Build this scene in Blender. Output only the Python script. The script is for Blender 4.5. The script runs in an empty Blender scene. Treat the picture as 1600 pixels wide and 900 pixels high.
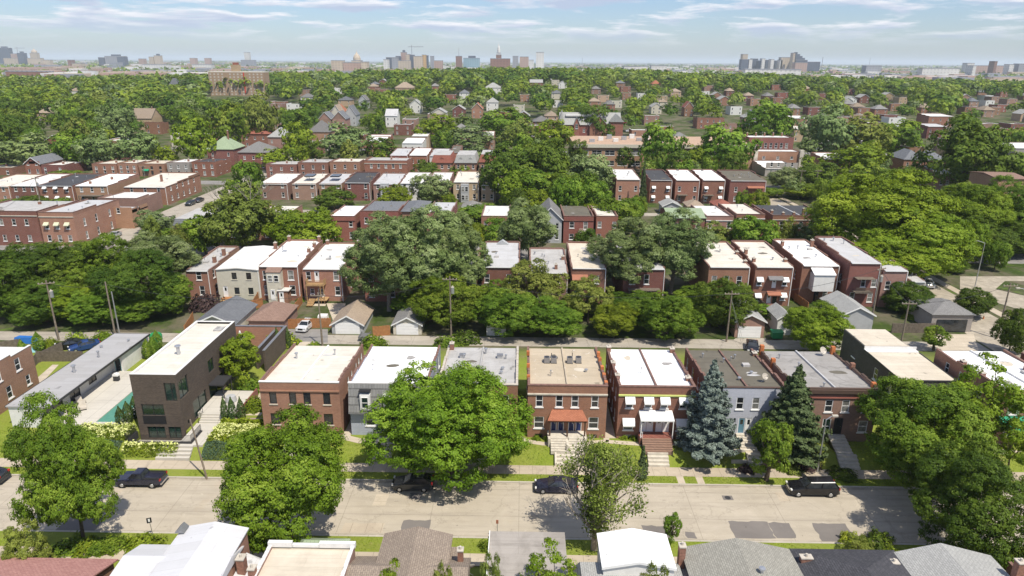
import bpy, bmesh, math, random
import numpy as np
from mathutils import Vector, Matrix, Euler
R_=math.radians
rng=random.Random(7)
S=bpy.context.scene
HAZE=0.00007
C=S.collection
# ---------------------------------------------------------------- camera
CAMH=45.2
cam=bpy.data.cameras.new('camera'); camo=bpy.data.objects.new('camera',cam); C.objects.link(camo)
cam.sensor_width=36; cam.lens=24.0; cam.clip_start=0.5; cam.clip_end=200000
CM=Matrix.Rotation(R_(0.8),3,'Z')@Matrix.Rotation(R_(71.6),3,'X')@Matrix.Rotation(R_(0.35),3,'Z')
camo.matrix_world=Matrix.Translation((0,0,CAMH))@CM.to_4x4()
S.camera=camo
# ---------------------------------------------------------------- world, sun, exposure
SUN_EL=60.0; SUN_AZ=(0.62,-0.78)     # horizontal direction towards the sun
sd=Vector((SUN_AZ[0],SUN_AZ[1],0)).normalized()
sunv=Vector((sd.x*math.cos(R_(SUN_EL)),sd.y*math.cos(R_(SUN_EL)),math.sin(R_(SUN_EL))))
W=bpy.data.worlds.new('World'); S.world=W; W.use_nodes=True
nt=W.node_tree; nt.nodes.clear()
def N(nt,t,**k):
    n=nt.nodes.new(t)
    for a,b in k.items():
        if a=='i':
            for kk,v in b.items(): n.inputs[kk].default_value=v
        else: setattr(n,a,b)
    return n
L=nt.links.new
out=N(nt,'ShaderNodeOutputWorld'); bg=N(nt,'ShaderNodeBackground',i={'Strength':0.13})
sky=N(nt,'ShaderNodeTexSky',sky_type='NISHITA'); sky.sun_disc=False
sky.sun_elevation=R_(SUN_EL); sky.sun_rotation=math.atan2(sd.x,sd.y); sky.air_density=1.0; sky.dust_density=0.6; sky.ozone_density=2.0
tc=N(nt,'ShaderNodeTexCoord'); mp=N(nt,'ShaderNodeMapping'); mp.inputs['Scale'].default_value=(8.0,8.0,62.0); mp.inputs['Location'].default_value=(1.7,0.4,0.0)
n1=N(nt,'ShaderNodeTexNoise',i={'Scale':1.0,'Detail':9.0,'Roughness':0.60,'Distortion':0.1})
sx=N(nt,'ShaderNodeSeparateXYZ')
L(tc.outputs['Generated'],mp.inputs['Vector']); L(mp.outputs[0],n1.inputs['Vector']); L(tc.outputs['Generated'],sx.inputs[0])
r1=N(nt,'ShaderNodeMapRange',i={1:0.475,2:0.575,3:0.0,4:1.0}); L(n1.outputs[0],r1.inputs[0])
# clouds stand above about one degree of elevation
r2=N(nt,'ShaderNodeMapRange',i={1:0.018,2:0.045,3:0.0,4:1.0}); L(sx.outputs[2],r2.inputs[0])
mu=N(nt,'ShaderNodeMath',operation='MULTIPLY'); L(r1.outputs[0],mu.inputs[0]); L(r2.outputs[0],mu.inputs[1])
mu2=N(nt,'ShaderNodeMath',operation='MULTIPLY'); mu2.inputs[1].default_value=0.9; L(mu.outputs[0],mu2.inputs[0])
# cloud body: bright tops, lilac-grey undersides from a shifted sample of the same field
mp2=N(nt,'ShaderNodeMapping'); mp2.inputs['Scale'].default_value=(8.0,8.0,62.0); mp2.inputs['Location'].default_value=(1.7,0.4,0.28)
n2=N(nt,'ShaderNodeTexNoise',i={'Scale':1.0,'Detail':5.0,'Roughness':0.5,'Distortion':0.25}); L(tc.outputs['Generated'],mp2.inputs['Vector']); L(mp2.outputs[0],n2.inputs['Vector'])
r3=N(nt,'ShaderNodeMapRange',i={1:0.45,2:0.62,3:0.0,4:1.0}); L(n2.outputs[0],r3.inputs[0])
cc=N(nt,'ShaderNodeMix',data_type='RGBA'); cc.inputs[6].default_value=(6.5,6.45,6.75,1); cc.inputs[7].default_value=(3.4,3.9,5.1,1)
L(r3.outputs[0],cc.inputs[0])
tint=N(nt,'ShaderNodeMix',data_type='RGBA',blend_type='MULTIPLY'); tint.inputs[0].default_value=1.0
L(sky.outputs[0],tint.inputs[6]); tint.inputs[7].default_value=(0.62,0.70,0.87,1)
mx=N(nt,'ShaderNodeMix',data_type='RGBA'); L(mu2.outputs[0],mx.inputs[0]); L(tint.outputs[2],mx.inputs[6]); L(cc.outputs[2],mx.inputs[7])
L(mx.outputs[2],bg.inputs[0]); L(bg.outputs[0],out.inputs[0])
sun=bpy.data.lights.new('sun','SUN'); suno=bpy.data.objects.new('sun',sun); C.objects.link(suno)
sun.energy=4.6; sun.angle=R_(0.53); sun.color=(1.0,0.93,0.80)
suno.rotation_euler=sunv.to_track_quat('Z','Y').to_euler(); suno.location=(60,-60,140)
S.view_settings.view_transform='Standard'; S.view_settings.look='None'; S.view_settings.exposure=0.26; S.view_settings.gamma=1
S.view_settings.use_curve_mapping=False
S.render.engine='CYCLES'
try:
    S.cycles.max_bounces=6; S.cycles.diffuse_bounces=3; S.cycles.transmission_bounces=4; S.cycles.volume_bounces=1; S.cycles.transparent_max_bounces=6
except Exception: pass
# ---------------------------------------------------------------- pixel (of the 1600x900 photo) to point
def ray(px,py):
    return CM@Vector(((px-800)/1066.7,(450-py)/1066.7,-1))
def at_y(px,py,Y):
    d=ray(px,py); t=Y/d.y; return Vector((d.x*t,Y,CAMH+d.z*t))
def at_z(px,py,z):
    d=ray(px,py); t=(z-CAMH)/d.z; return Vector((d.x*t,d.y*t,z))
CMI=CM.transposed()
def proj(p):
    v=CMI@(Vector(p)-Vector((0,0,CAMH)))
    if v.z>-0.1: return (-9999,-9999,1)
    return (800+1066.7*v.x/-v.z, 450-1066.7*v.y/-v.z, -v.z)
# ---------------------------------------------------------------- terrain
KN=[(-400,0.0),(69.75,0.0),(71.4,1.25),(100,1.25),(103.5,0.6),(111,0.6),(114,0.9),(152,0.9),(156,0.5),(166,0.5),(171,1.0),(330,1.0),(500,1.5)]
XM0=XM1=0
def hgt(x,y):
    if y<=KN[0][0]: z=0.0
    elif y>=KN[-1][0]: z=KN[-1][1]
    else:
        for (a,za),(b,zb) in zip(KN,KN[1:]):
            if a<=y<=b: z=za+(zb-za)*(y-a)/(b-a); break
    if y>450:
        z+=16.0*math.exp(-((x-20)/470.0)**2-((y-1080)/330.0)**2)+1.5*math.exp(-((x-700)/500.0)**2-((y-1150)/350.0)**2)
    return z
# ---------------------------------------------------------------- objects
def tag(o,label=None,cat=None,group=None,kind=None):
    if label: o['label']=label
    if cat: o['category']=cat
    if group: o['group']=group
    if kind: o['kind']=kind
    return o
def empty(name,loc,label,cat,group=None,rz=0):
    o=bpy.data.objects.new(name,None); C.objects.link(o); o.location=loc; o.rotation_euler=(0,0,rz); o.empty_display_size=0.5
    return tag(o,label,cat,group)
def put(name,me,parent=None,loc=(0,0,0),rz=0,mat=None,label=None):
    o=bpy.data.objects.new(name,me); C.objects.link(o); o.location=loc; o.rotation_euler=(0,0,rz)
    if parent: o.parent=parent
    if label: o['label']=label
    return o
class MB:
    def __init__(s): s.v=[]; s.f=[]
    def quad(s,*p):
        n=len(s.v); s.v+=[tuple(q) for q in p]; s.f.append(tuple(range(n,n+len(p)))); return s
    def box(s,x0,y0,z0,x1,y1,z1):
        if x0>x1:x0,x1=x1,x0
        if y0>y1:y0,y1=y1,y0
        if z0>z1:z0,z1=z1,z0
        n=len(s.v)
        s.v+=[(x0,y0,z0),(x1,y0,z0),(x1,y1,z0),(x0,y1,z0),(x0,y0,z1),(x1,y0,z1),(x1,y1,z1),(x0,y1,z1)]
        s.f+=[(n,n+3,n+2,n+1),(n+4,n+5,n+6,n+7),(n,n+1,n+5,n+4),(n+1,n+2,n+6,n+5),(n+2,n+3,n+7,n+6),(n+3,n,n+4,n+7)]
        return s
    def hexa(s,b,t):
        """eight corners: bottom four, top four, both counter-clockwise from above"""
        n=len(s.v); s.v+=[tuple(q) for q in b]+[tuple(q) for q in t]
        s.f+=[(n,n+3,n+2,n+1),(n+4,n+5,n+6,n+7),(n,n+1,n+5,n+4),(n+1,n+2,n+6,n+5),(n+2,n+3,n+7,n+6),(n+3,n,n+4,n+7)]
        return s
    def tube(s,p0,p1,r0,r1=None,n=8,cap=True):
        if r1 is None: r1=r0
        p0=Vector(p0); p1=Vector(p1); d=(p1-p0)
        if d.length<1e-6: return s
        d.normalize(); a=d.orthogonal().normalized(); b=d.cross(a); k=len(s.v)
        for p,r in ((p0,r0),(p1,r1)):
            for i in range(n):
                t=2*math.pi*i/n; s.v.append(tuple(p+a*math.cos(t)*r+b*math.sin(t)*r))
        for i in range(n):
            j=(i+1)%n; s.f.append((k+i,k+j,k+n+j,k+n+i))
        if cap:
            s.f.append(tuple(k+n-1-i for i in range(n))); s.f.append(tuple(k+n+i for i in range(n)))
        return s
    def prism(s,poly,axis,a,b):
        """poly in the plane across axis, extruded a..b along it"""
        def P(u,v,w): return {'x':(w,u,v),'y':(u,w,v),'z':(u,v,w)}[axis]
        n=len(s.v); m=len(poly)
        s.v+=[P(u,v,a) for u,v in poly]+[P(u,v,b) for u,v in poly]
        s.f.append(tuple(n+i for i in range(m))); s.f.append(tuple(n+m+m-1-i for i in range(m)))
        for i in range(m):
            j=(i+1)%m; s.f.append((n+j,n+i,n+m+i,n+m+j))
        return s
    def lathe(s,c,prof,n=12):
        k=len(s.v); cx,cy,cz=c
        for r,z in prof:
            for i in range(n):
                t=2*math.pi*i/n; s.v.append((cx+r*math.cos(t),cy+r*math.sin(t),cz+z))
        for j in range(len(prof)-1):
            for i in range(n):
                q=(i+1)%n; s.f.append((k+j*n+i,k+j*n+q,k+(j+1)*n+q,k+(j+1)*n+i))
        return s
    def mesh(s,name,mat,recalc=True,smooth=False):
        me=bpy.data.meshes.new(name); me.from_pydata(s.v,[],s.f)
        if recalc:
            bm=bmesh.new(); bm.from_mesh(me); bmesh.ops.recalc_face_normals(bm,faces=bm.faces); bm.to_mesh(me); bm.free()
        if mat: me.materials.append(mat)
        if smooth: me.polygons.foreach_set('use_smooth',[True]*len(me.polygons))
        me.update(); return me
    def build(s,name,mat,parent=None,label=None,loc=(0,0,0),recalc=True,smooth=False):
        return put(name,s.mesh(name,mat,recalc,smooth),parent,loc,label=label)
def struct(name,mb,mat,**k):
    o=mb.build(name,mat,**k); o['kind']='structure'; return o
# ---------------------------------------------------------------- materials
MT={}
def newmat(name):
    m=bpy.data.materials.new(name); m.use_nodes=True; t=m.node_tree; t.nodes.clear()
    o=N(t,'ShaderNodeOutputMaterial'); b=N(t,'ShaderNodeBsdfPrincipled'); t.links.new(b.outputs[0],o.inputs[0])
    b.inputs['Specular IOR Level'].default_value=0.3
    MT[name]=m; return m,t,b,o
def c4(c): return (c[0],c[1],c[2],1)
def mixc(t,fac,a,b,mode='MIX'):
    n=N(t,'ShaderNodeMix',data_type='RGBA',blend_type=mode)
    for s,v in ((0,fac),(6,a),(7,b)):
        if hasattr(v,'is_output'): t.links.new(v,n.inputs[s])
        elif s==0: n.inputs[0].default_value=v
        else: n.inputs[s].default_value=c4(v)
    return n.outputs[2]
def noise(t,vec,scale,detail=4,rough=0.6,lo=0.35,hi=0.65,dist=0):
    n=N(t,'ShaderNodeTexNoise',i={'Scale':scale,'Detail':detail,'Roughness':rough,'Distortion':dist}); 
    if vec is not None: t.links.new(vec,n.inputs['Vector'])
    r=N(t,'ShaderNodeMapRange',i={1:lo,2:hi,3:0.0,4:1.0}); t.links.new(n.outputs[0],r.inputs[0]); return r.outputs[0]
def mathn(t,op,a,b=None,c=None):
    n=N(t,'ShaderNodeMath',operation=op)
    for i,v in enumerate((a,b,c)):
        if v is None: continue
        if hasattr(v,'is_output'): t.links.new(v,n.inputs[i])
        else: n.inputs[i].default_value=v
    return n.outputs[0]
def pos(t): return N(t,'ShaderNodeNewGeometry').outputs['Position']
def mapped(t,vec,scale):
    m=N(t,'ShaderNodeMapping'); m.inputs['Scale'].default_value=scale; t.links.new(vec,m.inputs['Vector']); return m.outputs[0]
def objvar(t,col,amt=0.15,hue=0.0):
    oi=N(t,'ShaderNodeObjectInfo'); h=N(t,'ShaderNodeHueSaturation'); 
    t.links.new(mathn(t,'MULTIPLY_ADD',oi.outputs['Random'],2*amt,1-amt),h.inputs['Value'])
    if hue:
        r=mathn(t,'FRACT',mathn(t,'MULTIPLY',oi.outputs['Random'],7.31))
        t.links.new(mathn(t,'MULTIPLY_ADD',r,2*hue,0.5-hue),h.inputs['Hue'])
    t.links.new(col,h.inputs['Color']); return h.outputs[0]
def plain(name,c,rough=0.7,metal=0.0,var=0.12,scale=1.5,spec=0.3,ov=0.0):
    m,t,b,o=newmat(name); p=pos(t)
    c2=tuple(x*(1-var*1.6) for x in c)
    col=mixc(t,noise(t,p,scale,5,0.65,0.3,0.75),c,c2)
    if ov: col=objvar(t,col,ov)
    t.links.new(col,b.inputs['Base Color']); b.inputs['Roughness'].default_value=rough; b.inputs['Metallic'].default_value=metal
    b.inputs['Specular IOR Level'].default_value=spec
    return m
def brickm(name,c,c2,mortar=(0.36,0.31,0.27),painted=False,ov=0.15):
    m,t,b,o=newmat(name); p=pos(t)
    s=N(t,'ShaderNodeSeparateXYZ'); t.links.new(p,s.inputs[0]); cb=N(t,'ShaderNodeCombineXYZ')
    t.links.new(mathn(t,'ADD',s.outputs[0],s.outputs[1]),cb.inputs[0]); t.links.new(s.outputs[2],cb.inputs[1])
    br=N(t,'ShaderNodeTexBrick',i={'Scale':1.0,'Mortar Size':0.007,'Mortar Smooth':0.3,'Bias':0.0,'Brick Width':0.23,'Row Height':0.077}); br.offset=0.5
    t.links.new(cb.outputs[0],br.inputs['Vector']); br.inputs['Color1'].default_value=c4(c); br.inputs['Color2'].default_value=c4(c2); br.inputs['Mortar'].default_value=c4(mortar)
    # weathering: broad blotches, horizontal course bands, vertical run-off streaks
    k1=noise(t,mapped(t,p,(0.35,0.35,0.5)),1.0,5,0.65,0.3,0.72)
    k2=noise(t,mapped(t,cb.outputs[0],(0.6,6.0,1)),1.0,4,0.7,0.3,0.75)
    k3=noise(t,mapped(t,cb.outputs[0],(2.6,0.22,1)),1.0,4,0.7,0.52,0.75)
    col=mixc(t,mathn(t,'MULTIPLY',k1,0.42),br.outputs[0],tuple(x*0.55 for x in c2))
    col=mixc(t,mathn(t,'MULTIPLY',k2,0.3),col,tuple(min(1,x*1.35) for x in c))
    col=mixc(t,mathn(t,'MULTIPLY',k3,0.28),col,tuple(x*0.5+0.06 for x in c2))
    if ov: col=objvar(t,col,ov,0.012)
    t.links.new(col,b.inputs['Base Color']); b.inputs['Roughness'].default_value=0.88; b.inputs['Specular IOR Level'].default_value=0.2
    bp=N(t,'ShaderNodeBump',i={'Strength':0.35,'Distance':0.01}); t.links.new(br.outputs['Fac'],bp.inputs['Height']); bp.invert=True; t.links.new(bp.outputs[0],b.inputs['Normal'])
    return m
def roofm(name,c,stain,amt=0.4,rough=0.75,seam=0.0,spots=0.0,crack=0.0):
    m,t,b,o=newmat(name); p=pos(t)
    col=mixc(t,mathn(t,'MULTIPLY',noise(t,mapped(t,p,(0.45,0.3,0.3)),1.0,7,0.66,0.42,0.7,0.6),amt),c,stain)
    col=mixc(t,mathn(t,'MULTIPLY',noise(t,mapped(t,p,(0.25,1.7,1)),1.0,5,0.7,0.5,0.78),amt*0.7),col,tuple(x*0.7 for x in stain))
    col=mixc(t,mathn(t,'MULTIPLY',noise(t,p,9.0,3,0.7,0.45,0.7),0.10),col,tuple(x*0.6 for x in c))
    s=N(t,'ShaderNodeSeparateXYZ'); t.links.new(p,s.inputs[0]); cb=N(t,'ShaderNodeCombineXYZ'); t.links.new(s.outputs[0],cb.inputs[0]); t.links.new(s.outputs[1],cb.inputs[1])
    br=N(t,'ShaderNodeTexBrick',i={'Scale':1.0,'Mortar Size':0.022,'Mortar Smooth':0.6,'Bias':0.0,'Brick Width':7.3,'Row Height':1.02}); br.offset=0.37; t.links.new(cb.outputs[0],br.inputs['Vector']); br.inputs['Color1'].default_value=(1,1,1,1); br.inputs['Color2'].default_value=(.90,.895,.88,1); br.inputs['Mortar'].default_value=(.74,.73,.70,1)
    col=mixc(t,0.8,col,br.outputs[0],'MULTIPLY')
    col=mixc(t,mathn(t,'MULTIPLY',noise(t,mapped(t,p,(.5,.35,1)),1.0,3,0.6,0.66,0.70,0.3),0.6),col,tuple(x*0.42 for x in stain))
    if spots:
        col=mixc(t,mathn(t,'MULTIPLY',noise(t,p,0.9,6,0.75,0.62,0.68,1.2),spots),col,(0.85,0.85,0.83))
    if crack:
        v=N(t,'ShaderNodeTexVoronoi',feature='DISTANCE_TO_EDGE',i={'Scale':0.22}); w=mixc(t,0.5,p,p); 
        nz=N(t,'ShaderNodeTexNoise',i={'Scale':0.6,'Detail':3.0}); t.links.new(p,nz.inputs['Vector'])
        ad=N(t,'ShaderNodeVectorMath',operation='MULTIPLY_ADD'); t.links.new(nz.outputs[1],ad.inputs[0]); ad.inputs[1].default_value=(2.5,2.5,0); t.links.new(p,ad.inputs[2]); t.links.new(ad.outputs[0],v.inputs['Vector'])
        r=N(t,'ShaderNodeMapRange',i={1:0.0,2:0.035,3:crack,4:0.0}); t.links.new(v.outputs['Distance'],r.inputs[0]); col=mixc(t,r.outputs[0],col,tuple(x*0.45 for x in c))
    if seam:
        s=N(t,'ShaderNodeSeparateXYZ'); t.links.new(p,s.inputs[0])
        f=mathn(t,'FRACT',mathn(t,'MULTIPLY',s.outputs[1],1/seam)); g=mathn(t,'LESS_THAN',f,0.05)
        col=mixc(t,mathn(t,'MULTIPLY',g,0.3),col,tuple(x*0.6 for x in c))
    t.links.new(col,b.inputs['Base Color']); b.inputs['Roughness'].default_value=rough
    return m
def shinglem(name,c,c2,axis='y',ov=0.0):
    """rows run along the given world axis"""
    m,t,b,o=newmat(name); p=pos(t); s=N(t,'ShaderNodeSeparateXYZ'); t.links.new(p,s.inputs[0]); cb=N(t,'ShaderNodeCombineXYZ')
    i,j=(1,0) if axis=='y' else (0,1)
    t.links.new(s.outputs[i],cb.inputs[0]); t.links.new(s.outputs[j],cb.inputs[1])
    br=N(t,'ShaderNodeTexBrick',i={'Scale':1.0,'Mortar Size':0.016,'Mortar Smooth':0.2,'Bias':0.0,'Brick Width':0.34,'Row Height':0.17}); br.offset=0.5
    t.links.new(cb.outputs[0],br.inputs['Vector']); br.inputs['Color1'].default_value=c4(c); br.inputs['Color2'].default_value=c4(c2); br.inputs['Mortar'].default_value=c4([x*0.5 for x in c2])
    col=mixc(t,mathn(t,'MULTIPLY',noise(t,p,0.5,6,0.7,0.35,0.7),0.35),br.outputs[0],tuple(x*0.62 for x in c2))
    col=mixc(t,mathn(t,'MULTIPLY',noise(t,p,7,3,0.7,0.4,0.7),0.3),col,tuple(min(1,x*1.3) for x in c))
    if ov: col=objvar(t,col,ov)
    t.links.new(col,b.inputs['Base Color']); b.inputs['Roughness'].default_value=0.9; b.inputs['Specular IOR Level'].default_value=0.15
    return m
def leafm(name,dark,mid,light,trans=0.22,rough=0.5,hue=0.012,val=0.14,litter=None):
    m,t,b,o=newmat(name)
    at=N(t,'ShaderNodeAttribute',attribute_name='tone'); rp=N(t,'ShaderNodeValToRGB'); e=rp.color_ramp.elements
    e[0].position=0.0; e[0].color=c4(dark); e[1].position=1.0; e[1].color=c4(light); x=rp.color_ramp.elements.new(0.5); x.color=c4(mid)
    t.links.new(at.outputs['Fac'],rp.inputs[0]); col=objvar(t,rp.outputs[0],val,hue)
    t.links.new(col,b.inputs['Base Color']); b.inputs['Roughness'].default_value=rough; b.inputs['Specular IOR Level'].default_value=0.12
    tr=N(t,'ShaderNodeBsdfTranslucent'); hs=N(t,'ShaderNodeHueSaturation',i={'Hue':0.49,'Saturation':1.1,'Value':1.25}); t.links.new(col,hs.inputs['Color']); t.links.new(hs.outputs[0],tr.inputs[0])
    ms=N(t,'ShaderNodeMixShader',i={0:trans}); t.links.new(b.outputs[0],ms.inputs[1]); t.links.new(tr.outputs[0],ms.inputs[2]); t.links.new(ms.outputs[0],o.inputs[0])
    return m
# bricks
brickm('brick_red',(0.305,0.140,0.085),(0.215,0.096,0.060))
brickm('brick_tan_red',(0.37,0.20,0.125),(0.275,0.14,0.088))
brickm('brick_dark',(0.23,0.085,0.06),(0.16,0.06,0.045))
brickm('brick_brown',(0.34,0.20,0.155),(0.26,0.15,0.115))
brickm('brick_orange',(0.40,0.21,0.13),(0.31,0.155,0.095))
brickm('brick_buff',(0.50,0.36,0.24),(0.40,0.28,0.18))
brickm('brick_crimson',(0.30,0.105,0.068),(0.22,0.078,0.052))
brickm('brick_umber',(0.40,0.28,0.175),(0.31,0.21,0.13))
brickm('brick_grey_paint',(0.42,0.46,0.53),(0.36,0.40,0.47),(0.3,0.33,0.38))
brickm('brick_lilac_paint',(0.52,0.54,0.60),(0.46,0.48,0.54),(0.4,0.42,0.46))
brickm('brick_white_paint',(0.72,0.71,0.69),(0.64,0.63,0.61),(0.55,0.54,0.52))
brickm('brick_charcoal',(0.105,0.095,0.09),(0.07,0.064,0.062),(0.05,0.045,0.045))
brickm('brick_smoke',(0.135,0.105,0.083),(0.075,0.060,0.050),(0.075,0.065,0.06),ov=0)
brickm('brick_grey',(0.36,0.33,0.30),(0.28,0.26,0.24))
MURS=['brick_red','brick_tan_red','brick_dark','brick_brown','brick_crimson','brick_orange','brick_buff']
# siding, render
plain('siding_beige',(0.60,0.56,0.46),0.7); plain('siding_white',(0.74,0.73,0.70),0.7); plain('siding_grey',(0.42,0.43,0.44),0.75)
# roofs
roofm('roof_white',(0.70,0.69,0.67),(0.50,0.485,0.45),0.5)
roofm('roof_bright',(0.88,0.88,0.88),(0.70,0.69,0.66),0.3)
roofm('roof_cream',(0.62,0.555,0.455),(0.47,0.41,0.33),0.55)
roofm('roof_ivory',(0.66,0.62,0.55),(0.50,0.455,0.385),0.5)
roofm('roof_sand',(0.50,0.42,0.31),(0.38,0.315,0.235),0.5,spots=0.7)
roofm('roof_pale_grey',(0.46,0.45,0.44),(0.33,0.315,0.30),0.6,crack=0.35)
roofm('roof_grey',(0.34,0.325,0.31),(0.24,0.225,0.21),0.65,crack=0.5)
roofm('roof_lead',(0.50,0.50,0.51),(0.36,0.35,0.34),0.4)
roofm('roof_tar',(0.15,0.135,0.105),(0.10,0.09,0.07),0.6,seam=0.95)
roofm('roof_black',(0.055,0.055,0.06),(0.09,0.09,0.09),0.5)
roofm('roof_slab',(0.38,0.375,0.38),(0.33,0.325,0.32),0.35,seam=2.2)
roofm('roof_rust',(0.48,0.33,0.23),(0.36,0.25,0.18),0.5)
roofm('metal_white_roof',(0.60,0.60,0.62),(0.54,0.54,0.56),0.3,0.5)
shinglem('shingle_brown',(0.31,0.255,0.205),(0.235,0.19,0.155)); shinglem('shingle_grey',(0.33,0.32,0.28),(0.255,0.245,0.215))
shinglem('shingle_silver',(0.40,0.40,0.385),(0.31,0.31,0.30)); shinglem('shingle_dark',(0.085,0.085,0.095),(0.055,0.055,0.063))
shinglem('shingle_rose',(0.46,0.25,0.22),(0.36,0.18,0.16),'x'); shinglem('shingle_russet',(0.30,0.20,0.16),(0.23,0.15,0.12),'x')
shinglem('shingle_slate',(0.19,0.20,0.215),(0.14,0.145,0.16),'x',ov=0.2); shinglem('shingle_mid',(0.24,0.235,0.23),(0.18,0.175,0.17),'x',ov=0.2)
shinglem('shingle_tan',(0.36,0.29,0.22),(0.28,0.22,0.17),'x',ov=0.15); shinglem('tile_red',(0.33,0.125,0.09),(0.26,0.10,0.075),'x'); shinglem('tile_green',(0.33,0.40,0.27),(0.27,0.34,0.22),'x')
shinglem('shingle_front',(0.30,0.30,0.295),(0.22,0.22,0.22),'x'); shinglem('tile_orange',(0.40,0.16,0.095),(0.32,0.125,0.075),'x')
# joinery, metal, misc
roofm('roof_weathered',(0.36,0.33,0.30),(0.20,0.18,0.16),0.7,seam=0.9)
plain('white_paint',(0.80,0.80,0.79),0.5,var=0.06); plain('black_frame',(0.025,0.025,0.028),0.4); plain('stone',(0.55,0.50,0.43),0.85,var=0.2)
plain('limestone',(0.62,0.57,0.48),0.85,var=0.2); plain('clay_coping',(0.26,0.15,0.12),0.7,var=0.35,scale=2.5); plain('white_coping',(0.76,0.75,0.73),0.6)
plain('grey_metal',(0.33,0.33,0.34),0.45,0.6); plain('dark_metal',(0.06,0.06,0.065),0.5,0.3); plain('galvanised',(0.55,0.56,0.58),0.4,0.7)
plain('cornice_brown',(0.10,0.065,0.05),0.7); plain('cornice_green',(0.26,0.34,0.22),0.7); plain('cornice_lime',(0.62,0.68,0.22),0.6); plain('door_navy',(0.02,0.035,0.13),0.45)
plain('door_blue',(0.13,0.27,0.36),0.5); plain('door_teal',(0.25,0.50,0.54),0.5); plain('door_brown',(0.10,0.055,0.035),0.5); plain('awning_green',(0.02,0.30,0.16),0.6)
plain('awning_cream',(0.62,0.62,0.44),0.6); plain('awning_rust',(0.36,0.15,0.095),0.6); plain('tile_orange_cap',(0.60,0.20,0.07),0.7,var=0.3)
plain('wood_orange',(0.42,0.19,0.075),0.8,var=0.25,scale=3); plain('wood_grey',(0.20,0.165,0.13),0.85,var=0.35,scale=3); plain('wood_pole',(0.27,0.22,0.17),0.85,var=0.3,scale=3)
plain('wood_deck',(0.48,0.31,0.15),0.8,var=0.3,scale=3); plain('bark',(0.15,0.115,0.085),0.9,var=0.4,scale=4); plain('bark_pale',(0.34,0.30,0.25),0.9,var=0.35,scale=4); plain('deadwood',(0.40,0.345,0.28),0.9,var=0.25,scale=4)
plain('rubber',(0.02,0.02,0.02),0.8); plain('chrome',(0.7,0.7,0.7),0.2,0.9); plain('red_lens',(0.5,0.02,0.02),0.3); plain('head_lens',(0.75,0.75,0.72),0.15)
plain('plastic_green',(0.03,0.28,0.10),0.5); plain('plastic_blue',(0.04,0.13,0.42),0.5); plain('plastic_black',(0.03,0.03,0.03),0.5); plain('plastic_red',(0.6,0.05,0.03),0.5); plain('tarp_blue',(0.03,0.16,0.5),0.6)
plain('brick_chimney',(0.33,0.17,0.12),0.9,var=0.35,scale=5); plain('concrete_wall',(0.46,0.43,0.38),0.9,var=0.2)
def glassm(name,c,rough=0.08):
    m,t,b,o=newmat(name); p=pos(t)
    col=objvar(t,mixc(t,noise(t,p,1.2,3,0.6,0.35,0.65),c,tuple(x*0.4 for x in c)),0.3); t.links.new(col,b.inputs['Base Color'])
    b.inputs['Roughness'].default_value=rough; b.inputs['Specular IOR Level'].default_value=0.7; return m
glassm('glass_dark',(0.035,0.04,0.045)); glassm('glass_blind',(0.28,0.28,0.26),0.25); glassm('glass_green',(0.018,0.045,0.034),0.05)
def carpaint(name,c):
    m,t,b,o=newmat(name); b.inputs['Base Color'].default_value=c4(c); b.inputs['Roughness'].default_value=0.25; b.inputs['Metallic'].default_value=0.3; b.inputs['Coat Weight'].default_value=0.6; b.inputs['Coat Roughness'].default_value=0.05
    col=mixc(t,noise(t,pos(t),2.0,4,0.7,0.4,0.8),c,tuple(x*0.85+0.012 for x in c)); t.links.new(col,b.inputs['Base Color']); return m
carpaint('paint_black',(0.012,0.012,0.015)); carpaint('paint_navy',(0.02,0.022,0.045)); carpaint('paint_charcoal',(0.035,0.04,0.045)); carpaint('paint_white',(0.75,0.75,0.75)); carpaint('paint_blue',(0.02,0.06,0.22)); carpaint('paint_silver',(0.45,0.46,0.48)); carpaint('paint_red',(0.35,0.03,0.03))
m,t,b,o=newmat('pool_water'); b.inputs['Base Color'].default_value=(0.07,0.30,0.23,1); b.inputs['Roughness'].default_value=0.08
bp=N(t,'ShaderNodeBump',i={'Strength':0.15,'Distance':0.03}); nn=N(t,'ShaderNodeTexNoise',i={'Scale':3.0}); t.links.new(pos(t),nn.inputs['Vector']); t.links.new(nn.outputs[0],bp.inputs['Height']); t.links.new(bp.outputs[0],b.inputs['Normal'])
t.links.new(mixc(t,noise(t,pos(t),1.5,3,0.6,0.3,0.7),(0.10,0.27,0.19),(0.07,0.22,0.16)),b.inputs['Base Color'])
# foliage
leafm('leaf_maple',(.040,.080,.007),(.138,.222,.020),(.290,.375,.050),trans=0.28)
leafm('leaf_fresh',(.045,.090,.008),(.150,.265,.018),(.310,.430,.055),trans=0.28)
leafm('leaf_lime',(0.055, 0.095, 0.006),(0.175, 0.245, 0.016),(0.32, 0.39, 0.042),trans=0.28)
leafm('leaf_olive',(0.06, 0.085, 0.012),(0.17, 0.215, 0.036),(0.31, 0.35, 0.085),trans=0.25)
leafm('leaf_silver',(0.055, 0.09, 0.024),(0.165, 0.225, 0.07),(0.35, 0.41, 0.19),trans=0.18)
leafm('leaf_deep',(0.022, 0.048, 0.006),(0.08, 0.135, 0.014),(0.175, 0.245, 0.032),trans=0.25)
leafm('leaf_spruce_blue',(0.060,0.085,0.070),(0.145,0.185,0.155),(0.280,0.325,0.280),trans=0.05,val=0.03,hue=0)
leafm('leaf_spruce',(0.028,0.050,0.020),(0.075,0.110,0.042),(0.150,0.190,0.075),trans=0.05,val=0.05,hue=0)
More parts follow.
